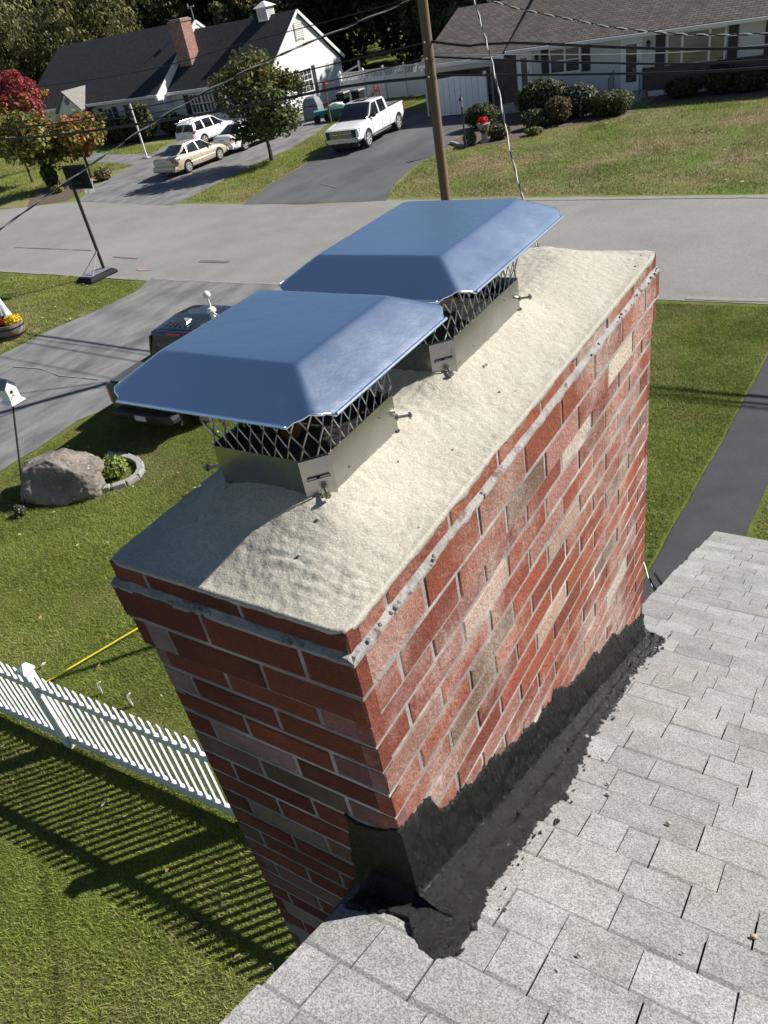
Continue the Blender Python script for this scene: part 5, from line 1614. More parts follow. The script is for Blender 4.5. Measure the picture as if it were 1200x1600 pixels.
sed = vehicle('sedan', (-31.35, 30.85, .012), R(.8), 'champagne gold four door sedan parked tail to the road in the left driveway', 'car', 'gold_paint', sed_st, sed_cab, (-1.05, .42), (-1.32, 1.42), .325,
              doors=(-1.0, -.12, .95), dz=(.34, .93), handles=((-.72, .86), (.18, .83)), pillars=((1.30, .42, .05, .04), (-.12, -.16, .045, .04), (-1.05, -.92, .05, .05), (-1.78, -1.0, .16, .10)), spokes=9, scale=SED_S)
sedan_details(sed, 'gold_paint')

suv_st = [(-2.20, .62, .50, .95), (-2.17, .80, .36, 1.05), (-2.0, .89, .30, 1.08), (-1.2, .915, .27, 1.06), (0, .92, .26, 1.03), (.9, .92, .26, 1.02), (1.5, .90, .27, .97), (2.0, .84, .30, .86), (2.2, .66, .36, .74), (2.25, .48, .42, .66)]
suv_cab = [(-2.14, .76, 1.03, .66, 1.08), (-2.02, .78, 1.03, .60, 1.50), (-1.75, .80, 1.03, .60, 1.63), (-.6, .82, 1.03, .62, 1.67), (.2, .81, 1.02, .62, 1.62), (.65, .79, 1.02, .64, 1.42), (1.22, .74, 1.01, .70, 1.04)]
suv = vehicle('suv', (-36.5, 37.7, .012), R(.5), 'white compact suv parked ahead of the gold sedan in the left driveway', 'car', 'white_paint', suv_st, suv_cab, (-2.03, .25), (-1.3, 1.35), .345,
              doors=(-.95, -.05, 1.0), dz=(.40, 1.0), handles=((-.68, .95), (.2, .93)), pillars=((1.22, .25, .05, .04), (-.05, -.08, .05, .045), (-.95, -.95, .06, .06), (-1.85, -1.70, .15, .12)), spokes=5, rail=True, scale=.89)
suv.scale = (.89, .89, .83)
for s_ in (-1, 1):
    a = MB(); a.loft([[(s_ * .45, -2.20, .92), (s_ * .45, -2.19, 1.02), (s_ * .45, -2.1, 1.02), (s_ * .45, -2.1, .92)], [(s_ * .80, -2.165, .90), (s_ * .80, -2.155, 1.06), (s_ * .7, -2.08, 1.06), (s_ * .7, -2.08, .90)], [(s_ * .905, -1.98, .92), (s_ * .90, -1.90, 1.07), (s_ * .8, -1.88, 1.06), (s_ * .8, -1.9, .92)]]); a.build('tail_light', [M['tail_red']], suv, smooth=True)
a = MB(); a.loft([body_ring(-2.26, .76, .40, .62, True), body_ring(-2.2, .86, .36, .66, True), body_ring(-2.0, .905, .34, .66, True)]); a.build('rear_bumper', [M['white_paint']], suv, smooth=True)
a = MB(); a.box(-.5, .5, -2.275, -2.24, .40, .50); a.build('bumper_trim', [M['trim_dark']], suv)
a = MB(); a.box(-.17, .17, -2.225, -2.19, .74, .86); a.build('licence_plate', [M['plate']], suv)
a = MB(); a.box(-.55, .55, -2.2, -1.98, 1.63, 1.67); a.build('spoiler', [M['white_paint']], suv, bevel=.012)
mirror(suv, .72, 1.08, .82, 'white_paint')
sed2 = vehicle('sedan', (-31.2, 35.3, .012), R(-3), 'white sedan mostly hidden behind the roundish tree at the driveway', 'car', 'white_paint', sed_st, sed_cab, (-1.05, .42), (-1.32, 1.42), .325,
               doors=(-1.0, -.12, .95), dz=(.34, .93), handles=((-.72, .86), (.18, .83)), pillars=((1.30, .42, .05, .04), (-.12, -.16, .045, .04), (-1.05, -.92, .05, .05), (-1.78, -1.0, .16, .10)), spokes=9, scale=SED_S)
sedan_details(sed2, 'white_paint')

pk_st = [(-2.93, .90, .62, 1.26), (-2.90, .985, .56, 1.30), (-2.6, 1.01, .48, 1.31), (-1.05, 1.015, .44, 1.31), (-.95, 1.015, .44, 1.28), (.9, 1.015, .44, 1.25), (1.35, 1.01, .44, 1.24), (1.9, 1.0, .46, 1.20), (2.6, .98, .48, 1.13), (2.82, .95, .52, 1.08), (2.90, .86, .60, 1.00)]
pk_cab = [(-1.02, .88, 1.25, .84, 1.30), (-.95, .89, 1.25, .76, 1.80), (-.80, .90, 1.25, .745, 1.87), (0, .91, 1.25, .755, 1.92), (.62, .90, 1.24, .75, 1.88), (.85, .885, 1.235, .76, 1.76), (1.48, .84, 1.22, .80, 1.27)]


def pickup(loc, rz, label, paint, scale, cover, short=0.0):
    t = vehicle('pickup_truck', loc, rz, label, 'pickup truck', paint, pk_st, pk_cab, (-.98, .66), (-1.98, 1.86), .41, boxy=True,
                doors=(-.93, .08, 1.22), dz=(.52, 1.23), handles=((-.62, 1.12), (.36, 1.11)), pillars=((1.48, .62, .06, .05), (.08, .04, .06, .05), (-.93, -.90, .12, .10)), spokes=6, scale=scale,
                bed=(-.80, .80, -2.82, -1.14, .82, 2.0))
    # rear wall of the cab is body colour with a window in it
    a = MB(); a.loft([[(-.88, -1.045, 1.24), (.88, -1.045, 1.24), (.88, -1.01, 1.24), (-.88, -1.01, 1.24)], [(-.87, -1.035, 1.34), (.87, -1.035, 1.34), (.87, -.99, 1.34), (-.87, -.99, 1.34)]])
    a.loft([[(-.74, -.965, 1.78), (.74, -.965, 1.78), (.74, -.9, 1.78), (-.74, -.9, 1.78)], [(-.71, -.93, 1.87), (.71, -.93, 1.87), (.71, -.8, 1.88), (-.71, -.8, 1.88)]])
    for s_ in (-1, 1): a.loft([[(s_ * .87, -1.035, 1.3), (s_ * .66, -1.035, 1.3), (s_ * .66, -.99, 1.3), (s_ * .87, -.99, 1.3)], [(s_ * .75, -.955, 1.80), (s_ * .60, -.955, 1.80), (s_ * .60, -.9, 1.80), (s_ * .75, -.9, 1.80)]])
    a.build('cab_rear', [M[paint]], t, bevel=.01)
    a = MB(); a.box(-.22, .22, -.972, -.955, 1.805, 1.845); a.build('brake_light', [M['tail_red']], t)
    a = MB(); a.box(-.93, .93, -2.95, -2.905, .68, 1.27); o = a.build('tailgate', [M[paint]], t, bevel=.015)
    a = MB(); a.tube([(-.14, -2.965, 1.12), (.14, -2.965, 1.12)], .03, 8); a.build('handle', [M['trim_dark']], o, smooth=True)
    a = MB(); a.loft([body_ring(-3.10, .80, .50, .66, True), body_ring(-3.06, .97, .46, .68, True), body_ring(-2.86, 1.005, .44, .70, True)]); a.build('rear_bumper', [M['chrome'] if paint != 'black_paint' else M['trim_dark']], t, smooth=True)
    a = MB(); a.box(-.16, .16, -3.125, -3.10, .52, .645); a.build('licence_plate', [M['plate']], t)
    for s_ in (-1, 1):
        a = MB(); a.loft([[(s_ * .90, -2.955, .80), (s_ * 1.0, -2.93, .80), (s_ * 1.015, -2.78, .80), (s_ * .9, -2.78, .80)], [(s_ * .90, -2.955, 1.24), (s_ * .995, -2.93, 1.24), (s_ * 1.01, -2.78, 1.24), (s_ * .9, -2.78, 1.24)]]); a.build('tail_light', [M['tail_red']], t, bevel=.01)
        a = MB(); a.loft([[(s_ * .60, 2.915, .90), (s_ * .60, 2.90, 1.045), (s_ * .60, 2.78, 1.045), (s_ * .6, 2.78, .90)], [(s_ * .90, 2.87, .90), (s_ * .89, 2.85, 1.06), (s_ * .8, 2.75, 1.06), (s_ * .8, 2.75, .9)], [(s_ * .985, 2.70, .93), (s_ * .98, 2.62, 1.07), (s_ * .85, 2.6, 1.07), (s_ * .85, 2.6, .93)]]); a.build('headlight', [M['lamp_clear']], t, smooth=True)
        a = MB(); a.box(s_ * 1.02, s_ * .84, -.98, 1.26, .40, .45) if s_ < 0 else a.box(.84, 1.06, -.98, 1.26, .40, .45); a.build('running_board', [M['chrome'] if paint == 'white_paint' else M['trim_dark']], t, bevel=.012)
        a = MB()
        for wy in (-1.98, 1.86):
            pts = [(s_ * 1.017, wy + .49 * math.cos(q), .42 + .49 * math.sin(q)) for q in np.linspace(0.05, math.pi - .05, 14)]
            a.tube(pts, .018, 5)
        a.build('arch_moulding', [M[paint]], t, smooth=True)
    a = MB(); a.box(-.84, .84, 2.86, 2.925, .70, 1.05); g_ = a.build('grille', [M['trim_dark']], t, bevel=.015)
    b = MB()
    b.box(-.62, .62, 2.90, 2.955, .88, .925)
    for z_ in (.745, .79, .835, .965, 1.0): b.box(-.60, .60, 2.90, 2.938, z_ - .008, z_ + .008)
    b.tube([(-.62, 2.93, .73), (.62, 2.93, .73), (.64, 2.93, 1.03), (-.64, 2.93, 1.03), (-.62, 2.93, .73)], .014, 6)
    b.build('grille_bars', [M['chrome']], g_)
    b = MB(); b.box(-.115, .115, 2.955, 2.965, .885, .925); b.box(-.05, .05, 2.955, 2.966, .868, .94); b.build('emblem', [M['emblem']], g_)
    a = MB(); a.loft([body_ring(2.70, 1.0, .44, .74, True), body_ring(2.93, .97, .46, .72, True), body_ring(3.02, .82, .50, .70, True)]); a.build('front_bumper', [M['chrome'] if paint == 'white_paint' else M['trim_dark']], t, smooth=True)
    a = MB(); a.box(-.42, .42, 2.985, 3.03, .40, .49); a.build('lower_intake', [M['trim_dark']], t)
    a = MB(); a.box(-.16, .16, 3.022, 3.035, .52, .63); a.build('front_plate', [M['plate']], t)
    mirror(t, 1.12, 1.34, .93, paint if paint == 'black_paint' else 'trim_dark', 1.25)
    a = MB()
    if cover: a.box(-.86, .86, -2.86, -1.10, 1.30, 1.335); a.build('bed_cover', [M['bed_liner']], t, bevel=.01)
    else:
        a.box(-.79, .79, -2.81, -1.15, .80, .84); a.build('bed_floor', [M['bed_liner']], t)
        for s_ in (-1, 1):
            a = MB(); a.box(s_ * .80 if s_ > 0 else -.93, .93 if s_ > 0 else -.80, -2.85, -1.10, 1.31, 1.33)
            a.build('bed_rail_cap', [M['trim_dark']], t, bevel=.006)
    if paint == 'black_paint':
        a = MB(); a.loft([[(-.02, -.45, 1.93), (.02, -.45, 1.93), (.02, -.25, 1.93), (-.02, -.25, 1.93)], [(-.01, -.48, 2.03), (.01, -.48, 2.03), (.01, -.42, 2.03), (-.01, -.42, 2.03)]]); a.build('antenna_fin', [M['chrome']], t, smooth=True)
        a = MB()
        for k in range(-3, 4):
            a.box(k * .16 - .018, k * .16 + .018, -.7, .45, 1.915, 1.935)
        a.build('roof_ribs', [M['black_paint']], t, bevel=.008)
    else:
        a = MB(); a.box(-.36, .36, -.30, .42, 1.925, 1.947); a.build('sunroof', [M['auto_glass']], t, bevel=.008)
    if short:          # the short-bed body: everything behind the cab moves forward
        todo = list(children(t))
        for c in list(todo): todo += children(c)
        for c in todo:
            for v in c.data.vertices:
                y = v.co.y
                if y < -1.56: v.co.y = y + short
                elif y < -1.10: v.co.y = -1.10 + (y + 1.10) * (0.46 - short) / 0.46
    return t


pickup((-22.69, 34.13, .012), R(186.7), 'white four door pickup truck parked nose to the road in the middle driveway', 'white_paint', .916, False)
pickup((-11.45, 10.22, .0), R(2.5), 'black pickup truck with a covered bed on the near lawn behind the chimney caps', 'black_paint', .825, True, .42)


# ------------------------------------------------------------------ houses across the road
def siding(mb, p0, p1, z0, z1, out, step=0.115, clip=None, mi=0):
    """lapped boards between plan points p0,p1; clip(z)->(t0,t1) limits the run of a board"""
    p0 = Vector((*p0, 0)); p1 = Vector((*p1, 0)); out = Vector((*out, 0))
    z = z0
    while z < z1 - 0.005:
        zt_ = min(z + step, z1)
        t0, t1 = clip((z + zt_) / 2) if clip else (0, 1)
        if t1 > t0 + 0.004:
            a = p0 + (p1 - p0) * t0; b = p0 + (p1 - p0) * t1
            lo_, hi_ = out * 0.020, out * 0.006
            mb.poly([tuple(a + lo_ + Vector((0, 0, z))), tuple(b + lo_ + Vector((0, 0, z))), tuple(b + hi_ + Vector((0, 0, zt_))), tuple(a + hi_ + Vector((0, 0, zt_)))], mi)
            mb.poly([tuple(a + hi_ + Vector((0, 0, z))), tuple(b + hi_ + Vector((0, 0, z))), tuple(b + lo_ + Vector((0, 0, z))), tuple(a + lo_ + Vector((0, 0, z)))], mi)
        z += step


def win_front(root, x0, x1, z0, z1, y, cols, rows_=1, glass='glass', off=(0, 0, 0), nm='window', muntin=0.02):
    """window in a wall facing -Y"""
    f = MB(); fw = 0.075
    for (a, b, c, d) in ((x0 - fw, x1 + fw, z0 - fw, z0), (x0 - fw, x1 + fw, z1, z1 + fw), (x0 - fw, x0, z0, z1), (x1, x1 + fw, z0, z1)):
        f.box(a, b, y - .05, y + .03, c, d)
    ws = (x1 - x0)
    acc = x0
    for k in range(1, len(cols)):
        acc += ws * cols[k - 1] / sum(cols)
        f.box(acc - .045, acc + .045, y - .045, y + .03, z0, z1)
    for k in range(1, rows_):
        zz = z0 + (z1 - z0) * k / rows_
        f.box(x0, x1, y - .035, y + .03, zz - .025, zz + .025)
    fr = f.build(nm, [M['white_trim']], root)
    g_ = MB(); g_.box(x0, x1, y - .012, y - .004, z0, z1); g_.build('pane', [M[glass]], fr)
    return fr


rhx, rhy = -10.0, 39.0
rh = empty('ranch_house', (0, 0, 0), 'low ranch house with brown roof, dark brick base and pale siding across the road', 'house')
EY, EZ, RY, RZ = 38.55, 2.38, 43.6, 4.30
sl2 = (RZ - EZ) / (RY - EY)


def roof_slab(root, name, m, x0, x1, ye, ze, yr, zr, th=0.10, back=True):
    a = MB()
    pr = [(ye, ze), (yr, zr), (2 * yr - ye, ze), (2 * yr - ye, ze - th), (yr, zr - th), (ye, ze - th)]
    a.loft([[(x0, p[0], p[1]) for p in pr], [(x1, p[0], p[1]) for p in pr]])
    return a.build(name, [m], root)


roof_slab(rh, 'roof', M['brown_roof'], -22.0, -17.30, EY, EZ + .02, RY, RZ + .0)
roof_slab(rh, 'main_roof', M['brown_roof'], -17.32, 7.0, EY + .15, EZ + .16, RY + .3, RZ + .42)
a = MB(); a.box(-17.34, -17.30, EY + .2, RY, EZ + .0, EZ + .02)
a = MB(); a.box(-21.95, -17.3, EY - .06, EY - .005, EZ - .13, EZ + .01); a.box(-17.3, 7.0, EY + .06, EY + .145, EZ + .00, EZ + .14); a.build('gutter', [M['white_trim']], rh, bevel=.01)
a = MB(); a.box(-21.9, -17.4, EY + .0, 39.0, EZ - .16, EZ - .135); a.box(-17.2, 6.9, EY + .16, 39.0, EZ + .0, EZ + .02); a.build('soffit', [M['white_trim']], rh)
# walls
a = MB(); siding(a, (-16.15, 39.0), (-10.95, 39.0), 0.12, 2.38, (0, -1)); siding(a, (-10.95, 39.0), (6.8, 39.0), 1.12, 2.38, (0, -1)); siding(a, (-21.8, 39.02), (-18.15, 39.02), 1.95, 2.30, (0, -1))
a.build('siding', [M['gray_siding']], rh)
a = MB(); a.box(-16.2, 6.8, 39.001, 48.4, 0, 2.40); a.build('wall', [M['gray_siding']], rh)
a = MB(); a.box(-22.0, -21.88, 39.0, 48, 0, 2.3); a.box(-21.88, -18.3, 44.0, 44.1, 0, 2.3); a.box(-18.3, -18.16, 39.04, 44, 0, 2.3); a.build('carport_walls', [M['gray_siding']], rh)
a = MB(); a.box(-18.15, -16.9, 38.96, 39.2, 0.0, 2.36); a.build('brick_panel', [M['dark_brick']], rh)
a = MB(); a.box(-10.92, 6.8, 38.93, 39.0, 0.0, 1.10); a.build('brick_base', [M['dark_brick']], rh)
a = MB(); a.box(-10.92, 6.8, 38.90, 39.0, 1.10, 1.14); a.build('brick_sill', [M['dark_brick']], rh)
for x0, x1 in ((-10.7, -9.75), (-8.6, -7.95), (-7.75, -7.05), (-6.5, -3.0)):
    a = MB(); a.box(x0, x1, 38.915, 38.928, -0.02, .22); a.build('foundation_panel', [M['white_trim']], rh)


def shutter(root, x0, x1, z0, z1, y, m='shutter'):
    a = MB(); a.box(x0, x1, y - .045, y - .012, z0, z1)
    for k in range(int((z1 - z0) / .09)):
        z_ = z0 + .06 + k * .09
        if z_ < z1 - .06: a.obox(((x0 + x1) / 2, y - .047, z_), ((x1 - x0) / 2 - .05, 0, 0), (0, .006, .01), (0, -.004, .028))
    a.build('shutter', [M[m]], root)


win_front(rh, -15.17, -13.82, 1.36, 2.28, 38.98, (1, 1), 2)
shutter(rh, -15.63, -15.28, 1.28, 2.36, 38.98); shutter(rh, -13.70, -13.32, 1.28, 2.36, 38.98)
win_front(rh, -9.88, -7.62, 1.16, 2.30, 38.98, (1, 1.9, 1), 1, 'glass_warm')
shutter(rh, -10.42, -10.02, 1.14, 2.38, 38.98); shutter(rh, -7.48, -7.10, 1.14, 2.38, 38.98); shutter(rh, -6.08, -5.70, 1.14, 2.38, 38.98)
win_front(rh, -5.6, -3.9, 1.36, 2.28, 38.98, (1, 1), 2)


def storm_door(root, x0, x1, z0, z1, y):
    a = MB()
    for (p, q, c, d) in ((x0, x1, z0, z0 + .34), (x0, x1, z1 - .12, z1), (x0, x0 + .13, z0 + .34, z1 - .12), (x1 - .13, x1, z0 + .34, z1 - .12)): a.box(p, q, y - .05, y, c, d)
    a.box(x0 - .1, x0 - .005, y - .03, y + .02, z0, z1 + .1); a.box(x1 + .005, x1 + .1, y - .03, y + .02, z0, z1 + .1); a.box(x0 - .005, x1 + .005, y - .03, y + .02, z1 + .005, z1 + .1)
    o = a.build('door', [M['white_trim']], root)
    b = MB(); b.box(x0 + .13, x1 - .13, y - .03, y - .02, z0 + .34, z1 - .12); b.build('glass', [M['glass']], o)
    b = MB(); b.tube([(x1 - .06, y - .05, z0 + 1.0), (x1 - .06, y - .09, z0 + 1.0), (x1 - .06, y - .09, z0 + 1.14), (x1 - .06, y - .05, z0 + 1.14)], .012, 6); b.build('handle', [M['black_metal']], o)


storm_door(rh, -16.78, -16.22, 0.40, 2.24, 38.99)
storm_door(rh, -11.82, -11.08, 0.30, 2.24, 38.98)
for x_ in (-15.85, -10.72):
    a = MB(); a.box(x_ - .06, x_ + .06, 38.84, 38.975, 1.92, 2.1); a.loft([[(x_ - .09, 38.82, 2.1), (x_ + .09, 38.82, 2.1), (x_ + .09, 38.97, 2.1), (x_ - .09, 38.97, 2.1)], [(x_ - .01, 38.9, 2.2), (x_ + .01, 38.9, 2.2), (x_ + .01, 38.95, 2.2), (x_ - .01, 38.95, 2.2)]]); a.build('wall_lamp', [M['black_metal']], rh)
for (x0, x1, n_, y1) in ((-17.6, -15.6, 2, 38.95), (-12.3, -10.75, 2, 38.92)):
    a = MB()
    for k in range(n_):
        a.box(x0, x1, y1 - .35 * (n_ - k) - .35, y1 - .002 if k == n_ - 1 else y1 - .35 * (n_ - k - 1) - .35 + .001, 0, .15 * (k + 1))
    a.box(x0, x1, y1 - .348, y1, 0.301, .302)
    a.build('front_steps', [M['concrete']], rh, bevel=.012)
for x_ in (-12.2, -10.85, -15.75):
    a = MB(); a.tube([(x_, 38.1, .15), (x_, 38.1, .98), (x_, 38.85, 1.18), (x_, 38.85, .3)], .018, 6)
    for k in range(4): a.tube([(x_, 38.22 + k * .16, .25), (x_, 38.22 + k * .16, 1.0 + k * .045)], .009, 5)
    a.build('handrail', [M['black_metal']], rh, smooth=True)
# white panel gate closing the carport
gt = empty('carport_gate', (-19.7, 38.5, 0), 'tall plain white vinyl gate panel standing at the carport of the ranch house', 'gate')
a = MB()
n_ = 16
topc = [(-1.28 + 2.56 * k / n_, 1.72 + 0.05 * math.sin(k / n_ * 3.1) - (0.16 if k == n_ else 0)) for k in range(n_ + 1)]
a.loft([[(-1.28, -.03, .06), (1.28, -.03, .06)] + [(x, -.03, z) for x, z in topc[::-1]], [(-1.28, .03, .06), (1.28, .03, .06)] + [(x, .03, z) for x, z in topc[::-1]]])
o = a.build('panel', [M['white_vinyl']], gt)
a = MB()
for k in range(1, 8): a.box(-1.28 + .32 * k - .006, -1.28 + .32 * k + .006, -.036, -.0305, .08, 1.68)
a.build('panel_joints', [M['gray_plastic']], o)
for x_ in (-1.36, 1.36):
    a = MB(); a.box(x_ - .07, x_ + .07, -.07, .07, 0, 1.85); a.build('post', [M['white_vinyl']], gt, bevel=.008)
gt.rotation_euler = (0, 0, R(0))

# white cape house
wh = empty('cape_house', (0, 0, 0), 'white clapboard cape house with black roof, porch gable and brick chimney at upper left', 'house')
a = MB()


def gable_roof(root, name, m, x0, x1, ye, ze, yr, zr, th=0.14, yb=None, zb=None):
    yb = yb if yb is not None else 2 * yr - ye; zb = zb if zb is not None else ze
    a = MB(); pr = [(ye, ze), (yr, zr), (yb, zb), (yb, zb - th), (yr, zr - th * 1.3), (ye, ze - th)]
    a.loft([[(x0, p[0], p[1]) for p in pr], [(x1, p[0], p[1]) for p in pr]])
    return a.build(name, [m], root)


gable_roof(wh, 'roof', M['black_roof'], -43.26, -34.42, 41.85, 2.42, 46.2, 5.55)
gable_roof(wh, 'main_roof', M['black_roof'], -57.9, -43.24, 40.95, 2.48, 46.4, 6.10)
a = MB(); a.box(-43.9, -34.6, 42.3, 50.2, 0, 2.34); a.box(-57.7, -43.32, 41.45, 51, 0, 2.38); a.build('wall', [M['white_siding']], wh)
# gable end facing +X with clapboards
a = MB()
y0g, y1g, yr_, zr_g, ze_ = 42.3, 50.2, 46.2, 5.50, 2.32


def clip_g(z):
    if z <= ze_: return (0, 1)
    k = (zr_g - z) / (zr_g - ze_)
    return ((yr_ - (yr_ - y0g) * k - y0g) / (y1g - y0g), (yr_ + (y1g - yr_) * k - y0g) / (y1g - y0g))


siding(a, (-34.595, y0g), (-34.595, y1g), 0.25, 5.44, (1, 0), 0.125, clip_g)
siding(a, (-43.3, 42.295), (-34.6, 42.295), 0.25, 2.34, (0, -1), 0.125)
siding(a, (-57.7, 41.445), (-43.3, 41.445), 0.25, 2.36, (0, -1), 0.125)


def clip_l(z):
    ya, yb, yr__, zr__, ze__ = 41.1, 51.7, 46.4, 5.98, 2.3
    if z <= ze__: return (0.03, 1)
    k = (zr__ - z) / (zr__ - ze__)
    return ((yr__ - (yr__ - ya) * k - ya) / (yb - ya), (yr__ + (yb - yr__) * k - ya) / (yb - ya))


siding(a, (-43.24, 41.1), (-43.24, 51.7), 0.2, 5.94, (1, 0), 0.125, clip_l)
a.build('siding', [M['white_siding']], wh)
a = MB()
a.poly([(-34.6, 42.3, 2.3), (-34.6, 50.2, 2.3), (-34.6, 46.2, 5.48)]); a.poly([(-43.25, 41.1, 2.3), (-43.25, 51.7, 2.3), (-43.25, 46.4, 5.96)])
a.build('gable_wall', [M['white_siding']], wh)
a = MB()
for (x_, ya, za, yb, zb) in ((-34.43, 41.85, 2.30, 46.2, 5.49), (-34.43, 50.55, 2.30, 46.2, 5.49), (-43.20, 40.95, 2.36, 46.4, 5.98), (-43.20, 51.85, 2.36, 46.4, 5.98)):
    d = Vector((0, yb - ya, zb - za)); l_ = d.length
    a.obox(Vector((x_, (ya + yb) / 2, (za + zb) / 2)), (.03, 0, 0), d / 2, Vector((0, -d.z, d.y)).normalized() * .09 * (1 if d.y > 0 else -1))
a.box(-43.16, -34.45, 41.78, 41.845, 2.27, 2.43); a.box(-57.85, -43.2, 40.88, 40.945, 2.33, 2.49); a.box(-34.60, -34.56, 42.28, 42.42, .2, 2.3); a.box(-34.60, -34.56, 50.05, 50.2, .2, 2.3); a.box(-43.34, -43.19, 41.38, 41.5, 0.2, 2.4)
a.box(-43.4, -43.1, 40.86, 41.44, 2.14, 2.32)
a.build('trim', [M['white_trim']], wh)
# gable windows
f = MB()
for (ya, yb, za, zb) in ((45.35, 46.55, 1.02, 2.28),):
    f.box(-34.60, -34.53, ya - .1, ya, za - .1, zb + .1); f.box(-34.60, -34.53, yb, yb + .1, za - .1, zb + .1); f.box(-34.60, -34.53, ya, yb, za - .1, za); f.box(-34.60, -34.53, ya, yb, zb, zb + .1)
    f.box(-34.60, -34.54, ya, yb, (za + zb) / 2 - .035, (za + zb) / 2 + .035)
    for k in (1, 2): f.box(-34.60, -34.548, ya + (yb - ya) * k / 3 - .014, ya + (yb - ya) * k / 3 + .014, za, zb)
    for k in (.25, .75): f.box(-34.60, -34.549, ya, yb, za + (zb - za) * k - .014, za + (zb - za) * k + .014)
fo = f.build('window', [M['white_trim']], wh)
g_ = MB(); g_.box(-34.585, -34.565, 45.35, 46.55, 1.02, 2.28); g_.build('pane', [M['glass']], fo)
for ya, yb in ((44.80, 45.22), (46.68, 47.10)):
    s_ = MB(); s_.box(-34.60, -34.545, ya, yb, .92, 2.38); s_.build('shutter', [M['black_shutter']], wh)
v_ = MB(); v_.box(-34.60, -34.54, 45.75, 46.5, 3.95, 4.95)
v_.box(-34.60, -34.535, 45.68, 45.75, 3.88, 5.02); v_.box(-34.60, -34.535, 46.5, 46.57, 3.88, 5.02)
o = v_.build('attic_vent', [M['concrete']], wh)
l_ = MB()
for k in range(9): l_.obox((-34.535, 46.125, 4.03 + k * .105), (0.004, 0, -.012), (0, .36, 0), (.012, 0, .03))
l_.build('slats', [M['white_trim']], o)
# front windows of the cape
for x0, x1 in ((-41.55, -40.65), (-40.5, -39.6)):
    win_front(wh, x0, x1, 1.02, 2.05, 42.27, (1, 1, 1), 2)
shutter(wh, -42.15, -41.72, .95, 2.12, 42.27, 'black_shutter'); shutter(wh, -39.46, -39.05, .95, 2.12, 42.27, 'black_shutter')
for x0 in (-49.3, -46.6):
    win_front(wh, x0, x0 + .8, 1.0, 2.0, 41.42, (1, 1), 2)
    shutter(wh, x0 - .55, x0 - .14, .95, 2.08, 41.42, 'black_shutter'); shutter(wh, x0 + .94, x0 + 1.35, .95, 2.08, 41.42, 'black_shutter')
# brick chimney at the step of the roofs
a = MB(); a.box(-42.95, -41.85, 43.55, 44.5, 3.0, 6.25); a.box(-43.0, -41.80, 43.50, 44.55, 6.12, 6.25); o = a.build('chimney', [M['red_brick']], wh)
a = MB(); a.box(-42.9, -41.9, 43.6, 44.45, 6.251, 6.31); a.build('chimney_cap_slab', [M['concrete']], o, bevel=.02)
# weather vane, cupola
a = MB(); a.tube([(-43.3, 46.4, 6.0), (-43.3, 46.4, 6.85)], .03, 6); a.obox((-43.3, 46.4, 6.80), (.30, 0, .04), (0, .02, 0), (0, 0, .05)); a.obox((-43.55, 46.4, 6.90), (.05, 0, 0), (0, .02, 0), (0, 0, .11)); a.build('weather_vane', [M['copper']], wh)
cu = MB(); cu.box(-37.3, -36.5, 45.8, 46.6, 5.25, 6.0); cu.loft([[(-37.45, 45.65, 6.0), (-36.35, 45.65, 6.0), (-36.35, 46.75, 6.0), (-37.45, 46.75, 6.0)], [(-36.95, 46.15, 6.32), (-36.85, 46.15, 6.32), (-36.85, 46.25, 6.32), (-36.95, 46.25, 6.32)]])
o = cu.build('cupola', [M['white_trim']], wh)
a = MB()
for k in range(6): a.box(-37.2, -36.6, 45.785, 45.798, 5.42 + k * .09, 5.46 + k * .09); a.box(-36.498, -36.485, 45.9, 46.5, 5.42 + k * .09, 5.46 + k * .09)
a.build('louvres', [M['concrete']], o)
# porch gable with its own grey roof
a = MB(); pr = [(-53.15, 2.30), (-51.7, 3.55), (-50.25, 2.30), (-50.25, 2.18), (-51.7, 3.40), (-53.15, 2.18)]
a.loft([[(p[0], 40.3, p[1]) for p in pr], [(p[0], 43.6, p[1]) for p in pr]]); a.build('porch_roof', [M['gray_roof']], wh)
a = MB(); a.poly([(-53.0, 40.5, 2.25), (-50.4, 40.5, 2.25), (-51.7, 3.4 * 0 + 40.5, 3.4)]); a.box(-53.0, -50.4, 40.5, 40.6, 2.0, 2.25); a.box(-53.0, -51.9, 40.5, 40.6, 0.3, 2.0); a.build('porch_wall', [M['white_siding']], wh)
a = MB(); a.box(-52.75, -52.15, 40.46, 40.5, 1.1, 1.8); a.build('porch_window', [M['glass']], wh)
a = MB(); a.lathe([(.02, 40.44), (.22, 40.44), (.22, 40.5)], 10, (-51.7, 0, 2.85), 'y'); a.build('round_vent', [M['gray_tarp']], wh)
for x_ in (-50.5,):
    a = MB(); a.box(x_ - .09, x_ + .09, 40.45, 40.62, 0.2, 2.2); a.build('porch_column', [M['white_trim']], wh, bevel=.01)
a = MB(); a.box(-53.2, -50.2, 40.3, 42.3, 0, .2); a.build('porch_floor', [M['concrete']], wh)
a = MB(); a.box(-51.5, -50.6, 41.30, 41.42, .2, 2.15); a.build('front_door', [M['black_shutter']], wh)
# back deck railing
dr = empty('deck_railing', (-33.6, 50.0, 0), 'white stair railing at the back corner of the white cape house', 'railing')
a = MB(); a.box(.55, .68, -.06, .06, 0, 2.0); a.box(-.9, -.78, -.06, .06, 0, 1.6); a.obox((-.1, 0, 1.55), (.72, 0, .20), (0, .04, 0), (-.012, 0, .05)); a.obox((-.1, 0, .95), (.72, 0, .20), (0, .04, 0), (-.012, 0, .05)); a.build('rail', [M['white_trim']], dr)

